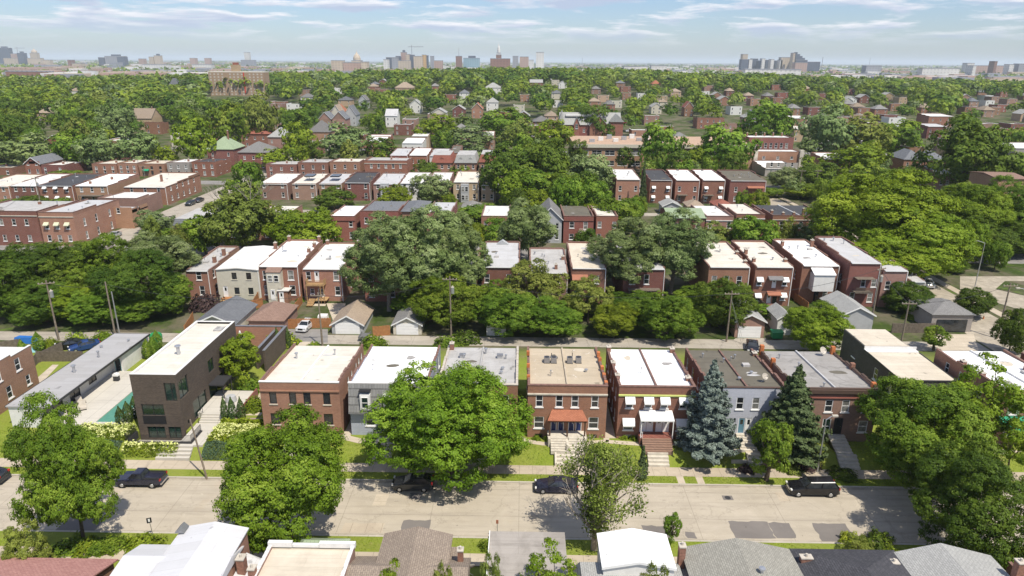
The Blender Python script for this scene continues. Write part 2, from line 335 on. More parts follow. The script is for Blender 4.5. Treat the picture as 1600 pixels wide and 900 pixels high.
leafm('leaf_cypress',(0.025,0.050,0.014),(0.060,0.100,0.025),(0.11,0.16,0.04),trans=0.08)
leafm('leaf_chartreuse',(0.13,0.19,0.012),(0.27,0.35,0.025),(0.40,0.46,0.06))
leafm('leaf_plum',(0.03,0.02,0.02),(0.07,0.045,0.045),(0.12,0.08,0.07))
leafm('petal_cream',(.38,.46,.10),(.66,.70,.26),(.82,.82,.42),trans=0.1,val=0,hue=0)
leafm('leaf_juniper',(0.04,0.075,0.04),(0.08,0.13,0.075),(0.12,0.18,0.10),trans=0.05,val=0.02,hue=0)
leafm('leaf_grass',(0.1, 0.15, 0.008),(0.215, 0.285, 0.016),(0.36, 0.41, 0.05),val=0.05)
# ================================================================ GROUND
PIT=(-47.35,-39.6,71.55,74.3,0.12)
def gh(x,y):
    if PIT[0]<x<PIT[1] and PIT[2]<y<PIT[3]: return PIT[4]
    return hgt(x,y)
xs=sorted(set([-60000,-20000,-9000,-4500,-2600]+list(range(-1800,1801,75))+[2600,4500,9000,20000,60000]+[PIT[0]-.005,PIT[0]+.005,PIT[1]-.005,PIT[1]+.005]))
ys=sorted(set([-60]+[k[0] for k in KN[1:]]+list(range(450,2001,75))+[2600,3500,5000,8000,14000,30000,60000]+[PIT[2]-.005,PIT[2]+.005,PIT[3]-.005,PIT[3]+.005]))
g=MB()
for y in ys:
    for x in xs: g.v.append((x,y,gh(x,y)))
nx=len(xs)
for j in range(len(ys)-1):
    for i in range(nx-1):
        a=j*nx+i; g.f.append((a,a+1,a+nx+1,a+nx))
m,t,b,o=newmat('ground'); p=pos(t); s=N(t,'ShaderNodeSeparateXYZ'); t.links.new(p,s.inputs[0])
lawn=mixc(t,noise(t,p,0.35,6,0.7,0.35,0.7),(0.175,0.235,0.024),(0.235,0.25,0.055))
lawn=mixc(t,mathn(t,'MULTIPLY',noise(t,p,3.0,4,0.75,0.35,0.7),0.5),lawn,(0.085,0.13,0.016))
lawn=mixc(t,noise(t,p,0.16,6,0.72,0.60,0.70),lawn,(0.26,0.20,0.11))
lawn=mixc(t,mathn(t,'MULTIPLY',noise(t,p,14.0,2,0.7,0.4,0.65),0.45),lawn,(0.28,0.31,0.07))
yard=mixc(t,noise(t,p,0.09,6,0.7,0.42,0.60),(0.045,0.07,0.016),(0.14,0.12,0.085))
yard=mixc(t,noise(t,p,0.30,4,0.7,0.55,0.68),yard,(0.09,0.14,0.025))
far=mixc(t,noise(t,mapped(t,p,(0.008,0.004,1)),1.0,7,0.75,0.42,0.58),(0.045,0.065,0.03),(0.19,0.18,0.16))
ya=N(t,'ShaderNodeMapRange',i={1:96,2:104,3:0.0,4:1.0}); t.links.new(s.outputs[1],ya.inputs[0])
yb=N(t,'ShaderNodeMapRange',i={1:1100,2:1500,3:0.0,4:1.0}); t.links.new(s.outputs[1],yb.inputs[0])
col=mixc(t,ya.outputs[0],lawn,yard); col=mixc(t,yb.outputs[0],col,far)
t.links.new(col,b.inputs['Base Color']); b.inputs['Roughness'].default_value=0.95; b.inputs['Specular IOR Level'].default_value=0.1
bp=N(t,'ShaderNodeBump',i={'Strength':0.5,'Distance':0.05}); t.links.new(noise(t,p,8,4,0.7,0.2,0.8),bp.inputs['Height']); t.links.new(bp.outputs[0],b.inputs['Normal'])
o=struct('ground',g,m,recalc=False)
# ---- paving materials
def paving(name,c,c2,jx=0,jy=0,stain=0.5,crack=0.6,rustf=0.2):
    m,t,b,o=newmat(name); p=pos(t); s=N(t,'ShaderNodeSeparateXYZ'); t.links.new(p,s.inputs[0])
    col=mixc(t,noise(t,p,0.22,7,0.68,0.35,0.68,0.5),c,c2)
    col=mixc(t,mathn(t,'MULTIPLY',noise(t,mapped(t,p,(0.10,1.1,1)),1.0,6,0.7,0.48,0.72),stain*0.7),col,tuple(x*0.66 for x in c2))
    col=mixc(t,mathn(t,'MULTIPLY',noise(t,p,0.75,6,0.75,0.60,0.66,0.8),stain*0.5),col,tuple(min(.9,x*1.32) for x in c))
    col=mixc(t,mathn(t,'MULTIPLY',noise(t,p,0.13,5,0.7,0.60,0.74),rustf),col,(0.42,0.26,0.12))
    col=mixc(t,mathn(t,'MULTIPLY',noise(t,p,22,2,0.7,0.35,0.7),0.22),col,tuple(x*0.6 for x in c))
    col=mixc(t,mathn(t,'MULTIPLY',noise(t,p,1.7,3,0.6,0.71,0.75),0.5),col,(0.09,0.08,0.07))
    if name=='street_concrete':
        for yc_,w_ in ((58.6,.7),(60.3,.7),(62.5,.7),(64.2,.7)):
            d_=mathn(t,'ABSOLUTE',mathn(t,'SUBTRACT',s.outputs[1],yc_)); k_=mathn(t,'SMOOTH_MIN',mathn(t,'MAXIMUM',mathn(t,'SUBTRACT',1.0,mathn(t,'MULTIPLY',d_,1/w_)),0.0),1.0,.1)
            col=mixc(t,mathn(t,'MULTIPLY',mathn(t,'MULTIPLY',k_,noise(t,mapped(t,p,(.12,1,1)),1.0,4,.7,.3,.7)),.30),col,(0.25,0.22,0.185))
        col=mixc(t,mathn(t,'MULTIPLY',noise(t,mapped(t,p,(.5,1.3,1)),1.0,5,.7,.64,.70),.45),col,(0.17,0.15,0.125))
        e_=mathn(t,'GREATER_THAN',mathn(t,'ABSOLUTE',mathn(t,'SUBTRACT',s.outputs[1],61.42)),4.35); col=mixc(t,mathn(t,'MULTIPLY',mathn(t,'MULTIPLY',e_,noise(t,p,.8,4,.7,.35,.6)),.5),col,(0.22,0.19,0.15))
    if crack:
        nz=N(t,'ShaderNodeTexNoise',i={'Scale':0.5,'Detail':5.0,'Roughness':0.7}); t.links.new(p,nz.inputs['Vector'])
        ad=N(t,'ShaderNodeVectorMath',operation='MULTIPLY_ADD'); t.links.new(nz.outputs[1],ad.inputs[0]); ad.inputs[1].default_value=(4,4,0); t.links.new(p,ad.inputs[2])
        v=N(t,'ShaderNodeTexVoronoi',feature='DISTANCE_TO_EDGE',i={'Scale':0.17}); t.links.new(ad.outputs[0],v.inputs['Vector'])
        r=N(t,'ShaderNodeMapRange',i={1:0.0,2:0.014,3:crack,4:0.0}); t.links.new(v.outputs['Distance'],r.inputs[0]); col=mixc(t,r.outputs[0],col,tuple(x*0.35 for x in c2))
    for ax,sp in ((0,jx),(1,jy)):
        if sp:
            f=mathn(t,'FRACT',mathn(t,'MULTIPLY',s.outputs[ax],1/sp)); g_=mathn(t,'LESS_THAN',f,0.035/sp*1.4); col=mixc(t,mathn(t,'MULTIPLY',g_,0.55),col,tuple(x*0.4 for x in c2))
    t.links.new(col,b.inputs['Base Color']); b.inputs['Roughness'].default_value=0.9; b.inputs['Specular IOR Level'].default_value=0.2; return m
paving('street_concrete',(0.47,0.415,0.335),(0.405,0.355,0.28),jx=9.2,jy=4.63,stain=0.7,crack=0.28)
paving('sidewalk_concrete',(0.50,0.43,0.335),(0.40,0.335,0.26),jx=1.55,stain=0.5,crack=0.3)
paving('walk_concrete',(0.56,0.49,0.39),(0.46,0.39,0.30),jy=1.3,stain=0.5,crack=0.2)
paving('alley_concrete',(0.42,0.38,0.32),(0.32,0.285,0.24),jx=6,stain=0.9)
paving('asphalt_grey',(0.28,0.265,0.25),(0.20,0.19,0.18),stain=0.6); paving('asphalt_patch',(0.21,0.19,0.175),(0.165,0.15,0.14),stain=0.4,crack=0,rustf=0); paving('kerb_concrete',(0.50,0.46,0.39),(0.40,0.36,0.30),jx=3,crack=0,rustf=0.1)
paving('deck_concrete',(0.56,0.53,0.47),(0.48,0.45,0.40),jx=2.4,jy=2.4,stain=0.3,crack=0,rustf=0)
def draped(name,x0,x1,y0,y1,dz,mat,kind='structure',ystep=None):
    yy=sorted(set([y0,y1]+[k[0] for k in KN if y0<k[0]<y1]+([y0+i*ystep for i in range(1,int((y1-y0)/ystep))] if ystep else [])))
    m=MB()
    for a,c in zip(yy,yy[1:]):
        m.quad((x0,a,hgt((x0+x1)/2,a)+dz),(x1,a,hgt((x0+x1)/2,a)+dz),(x1,c,hgt((x0+x1)/2,c)+dz),(x0,c,hgt((x0+x1)/2,c)+dz))
    o=m.build(name,MT[mat],recalc=False)
    if kind: o['kind']=kind
    return o
KF,KN_=66.1,56.75          # far and near kerb of the main street
draped('street',-420,420,KN_,KF,0.010,'street_concrete')
draped('back_street',-420,420,156.5,165.5,0.012,'asphalt_grey')
draped('back_street',-420,420,251,259,0.012,'asphalt_grey')
draped('back_street',-600,600,352,360,0.012,'asphalt_grey')
draped('alley',-100,77,103.7,107.6,0.010,'alley_concrete')
draped('alley',-99,77,203,207.5,0.010,'alley_concrete')
draped('side_street',-109.5,-100.5,67,430,0.020,'alley_concrete',ystep=25)
draped('side_street',77.5,87.5,67,330,0.020,'street_concrete',ystep=25)
for x0,x1 in ((-420,420),):
    k=MB().box(x0,KF,-0.1,x1,KF+0.22,0.14); struct('kerb',k,MT['kerb_concrete'])
    k=MB().box(x0,KN_-0.22,-0.1,x1,KN_,0.14); struct('kerb',k,MT['kerb_concrete'])
draped('sidewalk',-420,420,67.75,69.55,0.125,'sidewalk_concrete'); draped('sidewalk',-420,420,52.6,54.3,0.125,'sidewalk_concrete')
# raised strip of grass between kerb and sidewalk
m=MB().box(-420,KF+0.22,-0.05,420,67.75,0.121).box(-420,54.3,-0.05,420,KN_-0.22,0.121); struct('tree_lawn',m,MT['ground'])
for px in (1093,1063):   # short carriage walks across the grass strip
    x=at_z(px,748,0.13).x; struct('footpath',MB().box(x-0.4,KF+0.22,0.05,x+0.4,67.75,0.130),MT['walk_concrete'])
draped('sidewalk',88.5,90.3,100,330,0.05,'sidewalk_concrete',ystep=25)
# asphalt patches, drain and spill marks on the street
def patch(px0,px1,py0,py1,mat='asphalt_patch',wob=0.12,dz=0.016,name='road_patch'):
    a=at_z(px0,py1,0); c=at_z(px1,py0,0); r=random.Random(px0); pts=[]
    x0,x1,y0,y1=a.x,at_z(px1,py1,0).x,a.y,c.y; x1=(x1+at_z(px1,py0,0).x)/2; x0=(x0+at_z(px0,py0,0).x)/2
    y0=max(y0,KN_+0.03)
    for (u,v),(u2,v2) in (((x0,y0),(x1,y0)),((x1,y0),(x1,y1)),((x1,y1),(x0,y1)),((x0,y1),(x0,y0))):
        n=max(2,int(math.hypot(u2-u,v2-v)/0.5))
        for i in range(n): pts.append((u+(u2-u)*i/n+r.uniform(-wob,wob),max(KN_+.01,v+(v2-v)*i/n+r.uniform(-wob,wob)*(0.1 if v==v2==y0 else 1)),dz))
    m=MB(); m.quad(*pts); return struct(name,m,MT[mat],recalc=False)
patch(1143,1205,815,841); patch(1207,1238,817,841,dz=0.018); patch(1277,1330,819,846); patch(628,672,813,830); patch(1072,1088,832,841,dz=0.017)
patch(1005,1045,822,841,dz=0.017); patch(425,446,826,829,wob=.05); patch(90,150,810,842,dz=0.017); patch(640,655,769,779,wob=0.3)
patch(1215,1232,770,783,'sidewalk_concrete',0.04,dz=0.014); patch(150,190,765,772,'sidewalk_concrete',0.04,dz=0.014); patch(535,600,818,832,'sidewalk_concrete',.1,dz=0.014)
patch(585,605,772,790,'walk_concrete',.06,dz=0.013)
dr=at_z(1137,778,0)
tag(MB().box(dr.x-0.55,dr.y-0.4,0.005,dr.x+0.55,dr.y+0.4,0.03).build('road_patch',MT['asphalt_patch']),kind='structure')
tag(MB().lathe((dr.x,dr.y,0.03),[(0.0,0.012),(0.30,0.012),(0.33,0.0)],18).build('manhole_cover',MT['dark_metal']),'round dark iron manhole cover in the far half of the street','manhole cover')
# ---- walks and terrace steps up to each house
def stairs(m,x0,x1,y0,y1,z0,z1,n):
    for i in range(n):
        m.box(x0,y0+(y1-y0)*i/n,z0-0.3,x1,y1+0.02,z0+(z1-z0)*(i+1)/n)
    return m
def walk(x0,x1,yend,label,steps=4,mat='walk_concrete',ys0=69.55,ys1=71.1,cheek=False):
    st=empty('terrace_steps',((x0+x1)/2,ys0,0.12),label,'steps','flights of steps from the sidewalk'); cx=(x0+x1)/2
    m=MB(); stairs(m,x0-cx,x1-cx,0,ys1-ys0,0,1.145,steps); m.build('step_flight',MT['limestone'],st)
    if cheek:
        for s in (x0-cx-0.22,x1-cx): MB().hexa([(s,0.0,-.2),(s+.22,0.0,-.2),(s+.22,ys1-ys0,-.2),(s,ys1-ys0,-.2)],[(s,0,0.35),(s+.22,0,0.35),(s+.22,ys1-ys0,1.4),(s,ys1-ys0,1.4)]).build('cheek_wall',MT['limestone'],st)
    struct('footpath',MB().box(x0,ys1,1.0,x1,yend,1.272),MT[mat])
# path ribbons running along the house fronts
def ribbon(pts,w,mat='walk_concrete',z=None,dz=0.02):
    m=MB(); P=[Vector((a,b_,0)) for a,b_ in pts]; Ls=[];Rs=[]
    for i,q in enumerate(P):
        d=(P[min(i+1,len(P)-1)]-P[max(i-1,0)]).normalized(); n=Vector((-d.y,d.x,0))*w/2
        for lst,r in ((Ls,q+n),(Rs,q-n)): lst.append((r.x,r.y,(z if z is not None else hgt(r.x,r.y)+dz)))
    for i in range(len(P)-1): m.quad(Rs[i],Rs[i+1],Ls[i+1],Ls[i])
    return struct('footpath',m,MT[mat],recalc=False)
# ================================================================ TREES
def unit(a): return a/np.maximum(np.linalg.norm(a,axis=-1,keepdims=True),1e-9)
def leafmesh(name,P,Nn,size,tone,mat,asp=0.62,rs=None):
    """one bent leaf-spray quad per point"""
    n=len(P); rs=rs or np.random.RandomState(1)
    t=unit(np.cross(Nn,rs.normal(size=(n,3)))); b=np.cross(Nn,t); s=(size*(0.65+0.7*rs.rand(n)))[:,None] if np.isscalar(size) else (size*(0.65+0.7*rs.rand(n)))[:,None]
    a=s*0.5; w=a*asp
    v=np.stack([P-t*a, P-b*w+Nn*w*0.25*rs.uniform(-1,1,(n,1)), P+t*a, P+b*w+Nn*w*0.25*rs.uniform(-1,1,(n,1))],axis=1).reshape(-1,3)
    me=bpy.data.meshes.new(name); me.vertices.add(4*n); me.vertices.foreach_set('co',v.astype(np.float32).ravel())
    me.loops.add(4*n); me.loops.foreach_set('vertex_index',np.arange(4*n,dtype=np.int32)); me.polygons.add(n); me.polygons.foreach_set('loop_start',np.arange(0,4*n,4,dtype=np.int32))
    at=me.attributes.new('tone','FLOAT','FACE'); at.data.foreach_set('value',np.clip(tone,0,1).astype(np.float32))
    me.materials.append(mat); me.update(calc_edges=True); return me
def fib(n,rs,zmin=-0.6):
    i=np.arange(n)+0.5; z=1-(1-zmin)*i/n; ph=i*2.399963+rs.rand()*6; r=np.sqrt(np.maximum(0,1-z*z)); return np.stack([r*np.cos(ph),r*np.sin(ph),z],1)
def crown_pts(seed,R,Hc,nl,lobe,cl_per,cl_r,leaf_n,zmin=-0.55,taper=0.0,jit=0.22,updroop=0.35,drop=0.12,radial=0.0):
    """crown centred at origin, half-height Hc/2. lobes > clumps > sprays.  returns points, normals, tone, lobe centres"""
    rs=np.random.RandomState(seed); d=fib(nl,rs,zmin)+rs.normal(size=(nl,3))*jit*0.5; d=unit(d)
    rad=0.54+0.32*rs.rand(nl); rad[rs.rand(nl)<0.2]*=0.5
    k=np.array([R,R,Hc/2]); lc=d*rad[:,None]*k
    if taper: lc[:,:2]*=(1-taper*np.clip(lc[:,2:3]/(Hc/2),-0.3,1))
    keep=rs.rand(nl)>drop; lc=lc[keep]; nl2=len(lc)
    lr=lobe*(0.7+0.6*rs.rand(nl2))*R
    P=[];Nn=[];T=[]
    for j in range(nl2):
        m=int(cl_per*(lr[j]/(lobe*R))**2)+1; dd=unit(rs.normal(size=(m,3))+unit(lc[j]/k)*0.75+np.array([0,0,0.25])); ltone=rs.uniform(-0.2,0.2)
        cc=lc[j]+dd*lr[j]*(0.72+0.36*rs.rand(m,1))*np.array([1,1,0.8]); ct=rs.uniform(-0.2,0.2,m); cr=cl_r*(0.6+0.8*rs.rand(m))
        q=unit(rs.normal(size=(m,leaf_n,3))+dd[:,None,:]*0.6); rr=(0.45+0.6*rs.rand(m,leaf_n,1))
        p=cc[:,None,:]+q*rr*cr[:,None,None]*np.array([1,1,0.62])
        nn=unit(q*0.55+dd[:,None,:]*0.45+np.array([0,0,updroop])+rs.normal(size=(m,leaf_n,3))*0.27+(unit(p/k)*radial if radial else 0))
        tt=0.5+ltone+ct[:,None]+rs.uniform(-0.11,0.11,(m,leaf_n))
        P.append(p.reshape(-1,3));Nn.append(nn.reshape(-1,3));T.append(tt.ravel())
    return np.concatenate(P),np.concatenate(Nn),np.concatenate(T),lc
def trunk_mesh(name,base_r,zc,lc,seed,mat,fork=0.45,minr=0.03,lim=14):
    rs=random.Random(seed); m=MB(); top=Vector((rs.uniform(-.3,.3),rs.uniform(-.3,.3),zc*fork+0.0))
    m.tube((0,0,-0.3),(0,0,0.3),base_r*1.5,base_r*1.1,9); m.tube((0,0,0.3),top,base_r*1.1,base_r*0.8,9)
    idx=list(range(len(lc))); rs.shuffle(idx)
    for j in idx[:lim]:
        e=Vector(lc[j])+Vector((0,0,zc)); mid=top.lerp(e,0.5)+Vector((rs.uniform(-.6,.6),rs.uniform(-.6,.6),rs.uniform(0,.8)))
        r=base_r*rs.uniform(0.35,0.5); m.tube(top,mid,r,r*0.6,6,False); m.tube(mid,e,r*0.6,minr,6,False)
    return m.mesh(name,mat)
PROTO={}
# name: (species material, R, Hcrown, trunk clear, nl, lobe, clumps, clump_r, leaves, leafsize, options)
def make_proto(key,mat,R,Hc,clear,nl,lobe,cl,clr,ln,ls,seed,bark='bark',br=0.28,**k):
    P,Nn,T,lc=crown_pts(seed,R,Hc,nl,lobe,cl,clr,ln,**k); zc=clear+Hc/2; P[:,2]+=zc
    rs=np.random.RandomState(seed+5)
    PROTO[key]=(leafmesh('crown_'+key,P,Nn,ls,T,MT[mat],rs=rs),trunk_mesh('trunk_'+key,br,zc,lc,seed,MT[bark]),R,clear+Hc,len(P))
def place_tree(x,y,key,R,H,label,group=None,name='tree',rz=None,z=None,cat='tree',mat=None):
    cm,tm,pR,pH,_=PROTO[key]; r_=random.Random(int(x*13+y*7)); zz=hgt(x,y) if z is None else z
    e=empty(name,(x,y,zz),label,cat,group,rz=r_.uniform(0,6.28) if rz is None else rz)
    s=(R/pR,R/pR*r_.uniform(.94,1.06),H/pH)
    for nm,me in (('trunk',tm),('crown',cm)):
        o=put(nm,me,e); o.scale=s
        if nm=='crown' and mat: o.material_slots[0].link='OBJECT'; o.material_slots[0].material=MT[mat]
    return e
# --- near prototypes, real size
make_proto('maple_a','leaf_maple',8.0,12.4,1.4,44,0.29,46,0.62,50,0.25,11,zmin=-0.92,taper=0.12,drop=.1)
make_proto('maple_b','leaf_lime',7.5,13.0,1.2,44,0.29,46,0.60,50,0.25,23,zmin=-0.95,taper=0.22,drop=.1)
make_proto('maple_c','leaf_maple',7.5,12.4,1.2,42,0.28,46,0.60,50,0.25,37,zmin=-0.92,taper=0.05,drop=.14)
make_proto('silver_a','leaf_silver',8.0,17.0,2.0,52,0.24,40,0.65,44,0.28,41,zmin=-0.85,drop=0.14,bark='bark_pale',br=0.4)
make_proto('silver_b','leaf_silver',8.0,15.0,2.0,48,0.25,40,0.65,44,0.28,43,zmin=-0.85,drop=0.12,bark='bark_pale',br=0.4)
make_proto('dense_a','leaf_deep',7.0,12.4,0.6,40,0.30,46,0.6,48,0.25,47,zmin=-0.95)
make_proto('oval_a','leaf_lime',4.0,10.5,1.0,30,0.32,36,0.45,22,0.30,53,zmin=-0.95,taper=0.35)
make_proto('small_a','leaf_maple',2.5,4.7,0.9,18,0.33,26,0.35,18,0.24,59,zmin=-0.9)
make_proto('airy_a','leaf_olive',4.5,7.0,0.6,34,0.22,22,0.42,30,0.21,61,zmin=-0.9,drop=0.15,br=0.12)
make_proto('airy_b','leaf_lime',4.0,9.0,1.5,28,0.20,20,0.45,26,0.24,67,zmin=-0.9,taper=0.3,drop=0.2,br=0.14)
# --- middle distance
for i,(mm,sd) in enumerate((('leaf_maple',71),('leaf_deep',73),('leaf_olive',79),('leaf_lime',83),('leaf_silver',89),('leaf_maple',97))):
    P,Nn,T,lc=crown_pts(sd,7.0,11.6,34,0.30,24,0.85,17,zmin=-0.9,taper=0.1*(i%3),drop=0.1,radial=.25); P[:,2]+=6.9
    PROTO['mid_%d'%i]=(leafmesh('crown_mid',P,Nn,0.56,T,MT[mm],rs=np.random.RandomState(sd)),trunk_mesh('trunk_mid',0.3,7.4,lc,sd,MT['bark'],lim=8),7.0,12.7,len(P))
    P,Nn,T,lc=crown_pts(sd+1,7.0,11.0,24,0.34,13,1.15,10,zmin=-0.8,taper=0.1*(i%3),drop=0.08,radial=.5); P[:,2]+=7.0
    PROTO['far_%d'%i]=(leafmesh('crown_far',P,Nn,0.95,T,MT[mm],rs=np.random.RandomState(sd)),trunk_mesh('trunk_far',0.3,7.2,lc,sd,MT['bark'],lim=4),7.0,12.5,len(P))
# --- conifers
def conifer(key,mat,R,H,seed,ls=0.30,dens=1.0):
    rs=np.random.RandomState(seed); P=[];Nn=[];T=[]; z=0.7
    tm=MB(); tm.tube((0,0,-0.3),(0,0,H*0.97),0.2,0.03,8)
    while z<H-0.15:
        f=1-(z/H); r=R*(f**0.82)*(0.92+0.16*rs.rand()); nb=max(4,int(9+9*f)); ph=rs.rand()*6
        for k in range(nb):
            if rs.rand()<.07 and H>6: continue
            a=ph+6.283*k/nb+rs.uniform(-.15,.15); rr=r*rs.uniform(0.62,1.16)*(1+.10*math.sin(3*a+z)); d=np.array([math.cos(a),math.sin(a),0])
            n=max(5,int(rr*15*dens)); u=np.sort(rs.uniform(0.25,1.0,n)); tone=rs.uniform(-.1,.1)
            zj=rs.uniform(-.16,.16); c=np.array([0,0,zj])+d[None,:]*(u*rr)[:,None]+np.array([0,0,1])*(z-0.22*rr*u+0.20*rr*u**2.5)[:,None]
            if k%3==0: tm.tube((0,0,z),tuple(d*rr*0.8+np.array([0,0,z-.15*rr])),0.035,0.012,4,False)
            side=np.array([-d[1],d[0],0]); wdt=(0.55*(1.15-u)*rr*0.55+0.12)
            m=9; q=c[:,None,:]+side[None,None,:]*(rs.uniform(-1,1,(n,m,1))*wdt[:,None,None])+np.array([0,0,1.])*rs.normal(size=(n,m,1))*0.09
            nn=unit(np.array([0,0,0.9])+d*0.55+rs.normal(size=(n,m,3))*0.45)
            P.append(q.reshape(-1,3)); Nn.append(nn.reshape(-1,3)); T.append((0.45+tone+0.25*(u[:,None]-0.5)+rs.uniform(-.25,.25,(n,m))).ravel())
        z+=0.40+0.16*f
    P=np.concatenate(P);Nn=np.concatenate(Nn);T=np.concatenate(T)
    PROTO[key]=(leafmesh('crown_'+key,P,Nn,ls,T,MT[mat],rs=rs),tm.mesh('trunk_'+key,MT['bark']),R,H,len(P))
conifer('spruce_a','leaf_spruce_blue',3.9,10.6,3,0.27); conifer('spruce_b','leaf_spruce',3.7,10.0,5,0.27); conifer('young_fir','leaf_spruce',1.0,4.2,9,0.18,1.4)
# --- clipped or wild shrubs, columns
def shrub_mesh(name,mat,R,H,seed,ls,nleaf,col=False,lump=0.25):
    rs=np.random.RandomState(seed); d=unit(rs.normal(size=(nleaf,3))); d[:,2]=np.abs(d[:,2])*1.0-0.1; ph=np.arctan2(d[:,1],d[:,0])
    if col:
        u=rs.rand(nleaf)**0.9; prof=np.sin(np.clip(u,0.02,1)*2.6+0.35)**0.7*(1-u**5); prof=np.nan_to_num(prof)
        rr=R*prof*(0.75+0.3*rs.rand(nleaf)); a=rs.rand(nleaf)*6.283; P=np.stack([rr*np.cos(a),rr*np.sin(a),u*H],1); Nn=unit(np.stack([np.cos(a),np.sin(a),0.4+0*a],1)+rs.normal(size=(nleaf,3))*.35)
    else:
        w=1+lump*np.sin(ph*3+seed)*np.cos(d[:,2]*4+seed)+lump*0.6*np.sin(ph*7+2*seed); P=d*np.array([R,R,H*0.95])*(w*(0.72+0.3*rs.rand(nleaf)))[:,None]; P[:,2]=np.maximum(P[:,2],0.03); Nn=unit(d+np.array([0,0,.4])+rs.normal(size=(nleaf,3))*.45)
    T=0.5+0.22*np.sin(P[:,0]*3/R+seed)*np.cos(P[:,1]*4/R)+rs.uniform(-.3,.3,nleaf)
    return leafmesh(name,P,Nn,ls,T,MT[mat],rs=rs)
SH={}
for i,(mm,sd) in enumerate((('leaf_maple',1),('leaf_lime',2),('leaf_deep',3),('leaf_olive',4),('leaf_plum',5),('leaf_chartreuse',6))):
    SH['bush_%d'%i]=(shrub_mesh('foliage_bush',mm,1.0,1.0,sd,0.17,1500),1,1)
SH['column']=(shrub_mesh('foliage_column','leaf_cypress',0.5,3.0,8,0.16,1300,True),0.5,3.0)
SH['column_b']=(shrub_mesh('foliage_column','leaf_maple',0.5,3.0,9,0.16,1300,True),0.5,3.0)
stem_me=MB().tube((0,0,-0.1),(0,0,0.6),0.05,0.03,6).mesh('stem',MT['bark'])
def shrub(x,y,key,R,H,label,group=None,name='shrub',cat='shrub',z=None,rz=None):
    me,pr,ph=SH[key]; r_=random.Random(int(x*31+y*17)); e=empty(name,(x,y,hgt(x,y) if z is None else z),label,cat,group,rz=r_.uniform(0,6.28) if rz is None else rz)
    o=put('foliage',me,e); o.scale=(R/pr,R/pr*r_.uniform(.85,1.15),H/ph); s=put('stem',stem_me,e); s.scale=(1,1,H); return e
# ================================================================ BUILDING PARTS
def panel(mb,o,u,w,h,holes=(),dep=0.13,n=None):
    """wall sheet seen from outside: origin bottom-left, u along, z up, recesses for openings"""
    o=Vector(o); u=Vector(u); n=Vector((u.y,-u.x,0))
    us=sorted(set([0,w]+[a for q in holes for a in (q[0],q[2])])); vs=sorted(set([0,h]+[a for q in holes for a in (q[1],q[3])]))
    P=lambda a,b,d=0: tuple(o+u*a+Vector((0,0,b))-n*d)
    for a,b in zip(us,us[1:]):
        for c,d in zip(vs,vs[1:]):
            if any(q[0]-1e-6<=a and b<=q[2]+1e-6 and q[1]-1e-6<=c and d<=q[3]+1e-6 for q in holes): continue
            mb.quad(P(a,c),P(b,c),P(b,d),P(a,d))
    for a,c,b,d in holes:
        mb.quad(P(a,c),P(b,c),P(b,c,dep),P(a,c,dep)); mb.quad(P(a,d,dep),P(b,d,dep),P(b,d),P(a,d))
        mb.quad(P(a,c),P(a,c,dep),P(a,d,dep),P(a,d)); mb.quad(P(b,c,dep),P(b,c),P(b,d),P(b,d,dep)); mb.quad(P(a,c,dep),P(b,c,dep),P(b,d,dep),P(a,d,dep))
_wc={}
STY={'w':('white_paint','glass_dark',2),'wb':('white_paint','glass_blind',2),'d':('black_frame','glass_dark',1),'k':('black_frame','glass_green',1),'wg':('white_paint','glass_green',2),'g':('grey_metal','glass_dark',2)}
DOORS={'navy':('white_paint','door_navy'),'blue':('white_paint','door_blue'),'teal':('door_teal','glass_dark'),'wht':('white_paint','white_paint'),'brn':('door_brown','door_brown'),'blk':('black_frame','black_frame'),'gls':('black_frame','glass_dark')}
def winmesh(w,h,sty,sill):
    k=(round(w,2),round(h,2),sty,sill)
    if k in _wc: return _wc[k]
    fm,gm,n=STY[sty]; t=0.075 if w<1.5 else 0.06; f=MB()
    f.box(-w/2,0.03,0,-w/2+t,0.12,h).box(w/2-t,0.03,0,w/2,0.12,h).box(-w/2+t,0.03,h-t,w/2-t,0.12,h).box(-w/2+t,0.03,0,w/2-t,0.12,t)
    if n==2: f.box(-w/2+t,0.05,h*.5-.03,w/2-t,0.115,h*.5+.03)
    if w>1.4: f.box(-.04,0.045,t,.04,0.116,h-t)
    p=MB().box(-w/2+t,0.085,t,w/2-t,0.11,h-t)
    s=MB().box(-w/2-.1,-0.09,-.14,w/2+.1,0.11,-.004) if sill else None
    _wc[k]=(f.mesh('window',MT[fm]),p.mesh('pane',MT[gm]),s.mesh('sill',MT['white_paint' if sty!='d' else 'limestone']) if s else None); return _wc[k]
def window(par,x,y,z,w,h,sty='w',rz=0,sill=True,detail=True):
    if sty=='w' and (int(abs(x)*37+abs(y)*11+z*53+par.location.x*7)%10)<3: sty='wb'
    f,p,s=winmesh(w,h,sty,sill); o=put('window',f,par,(x,y,z),rz); put('pane',p,o)
    if s: put('sill',s,o)
    return o
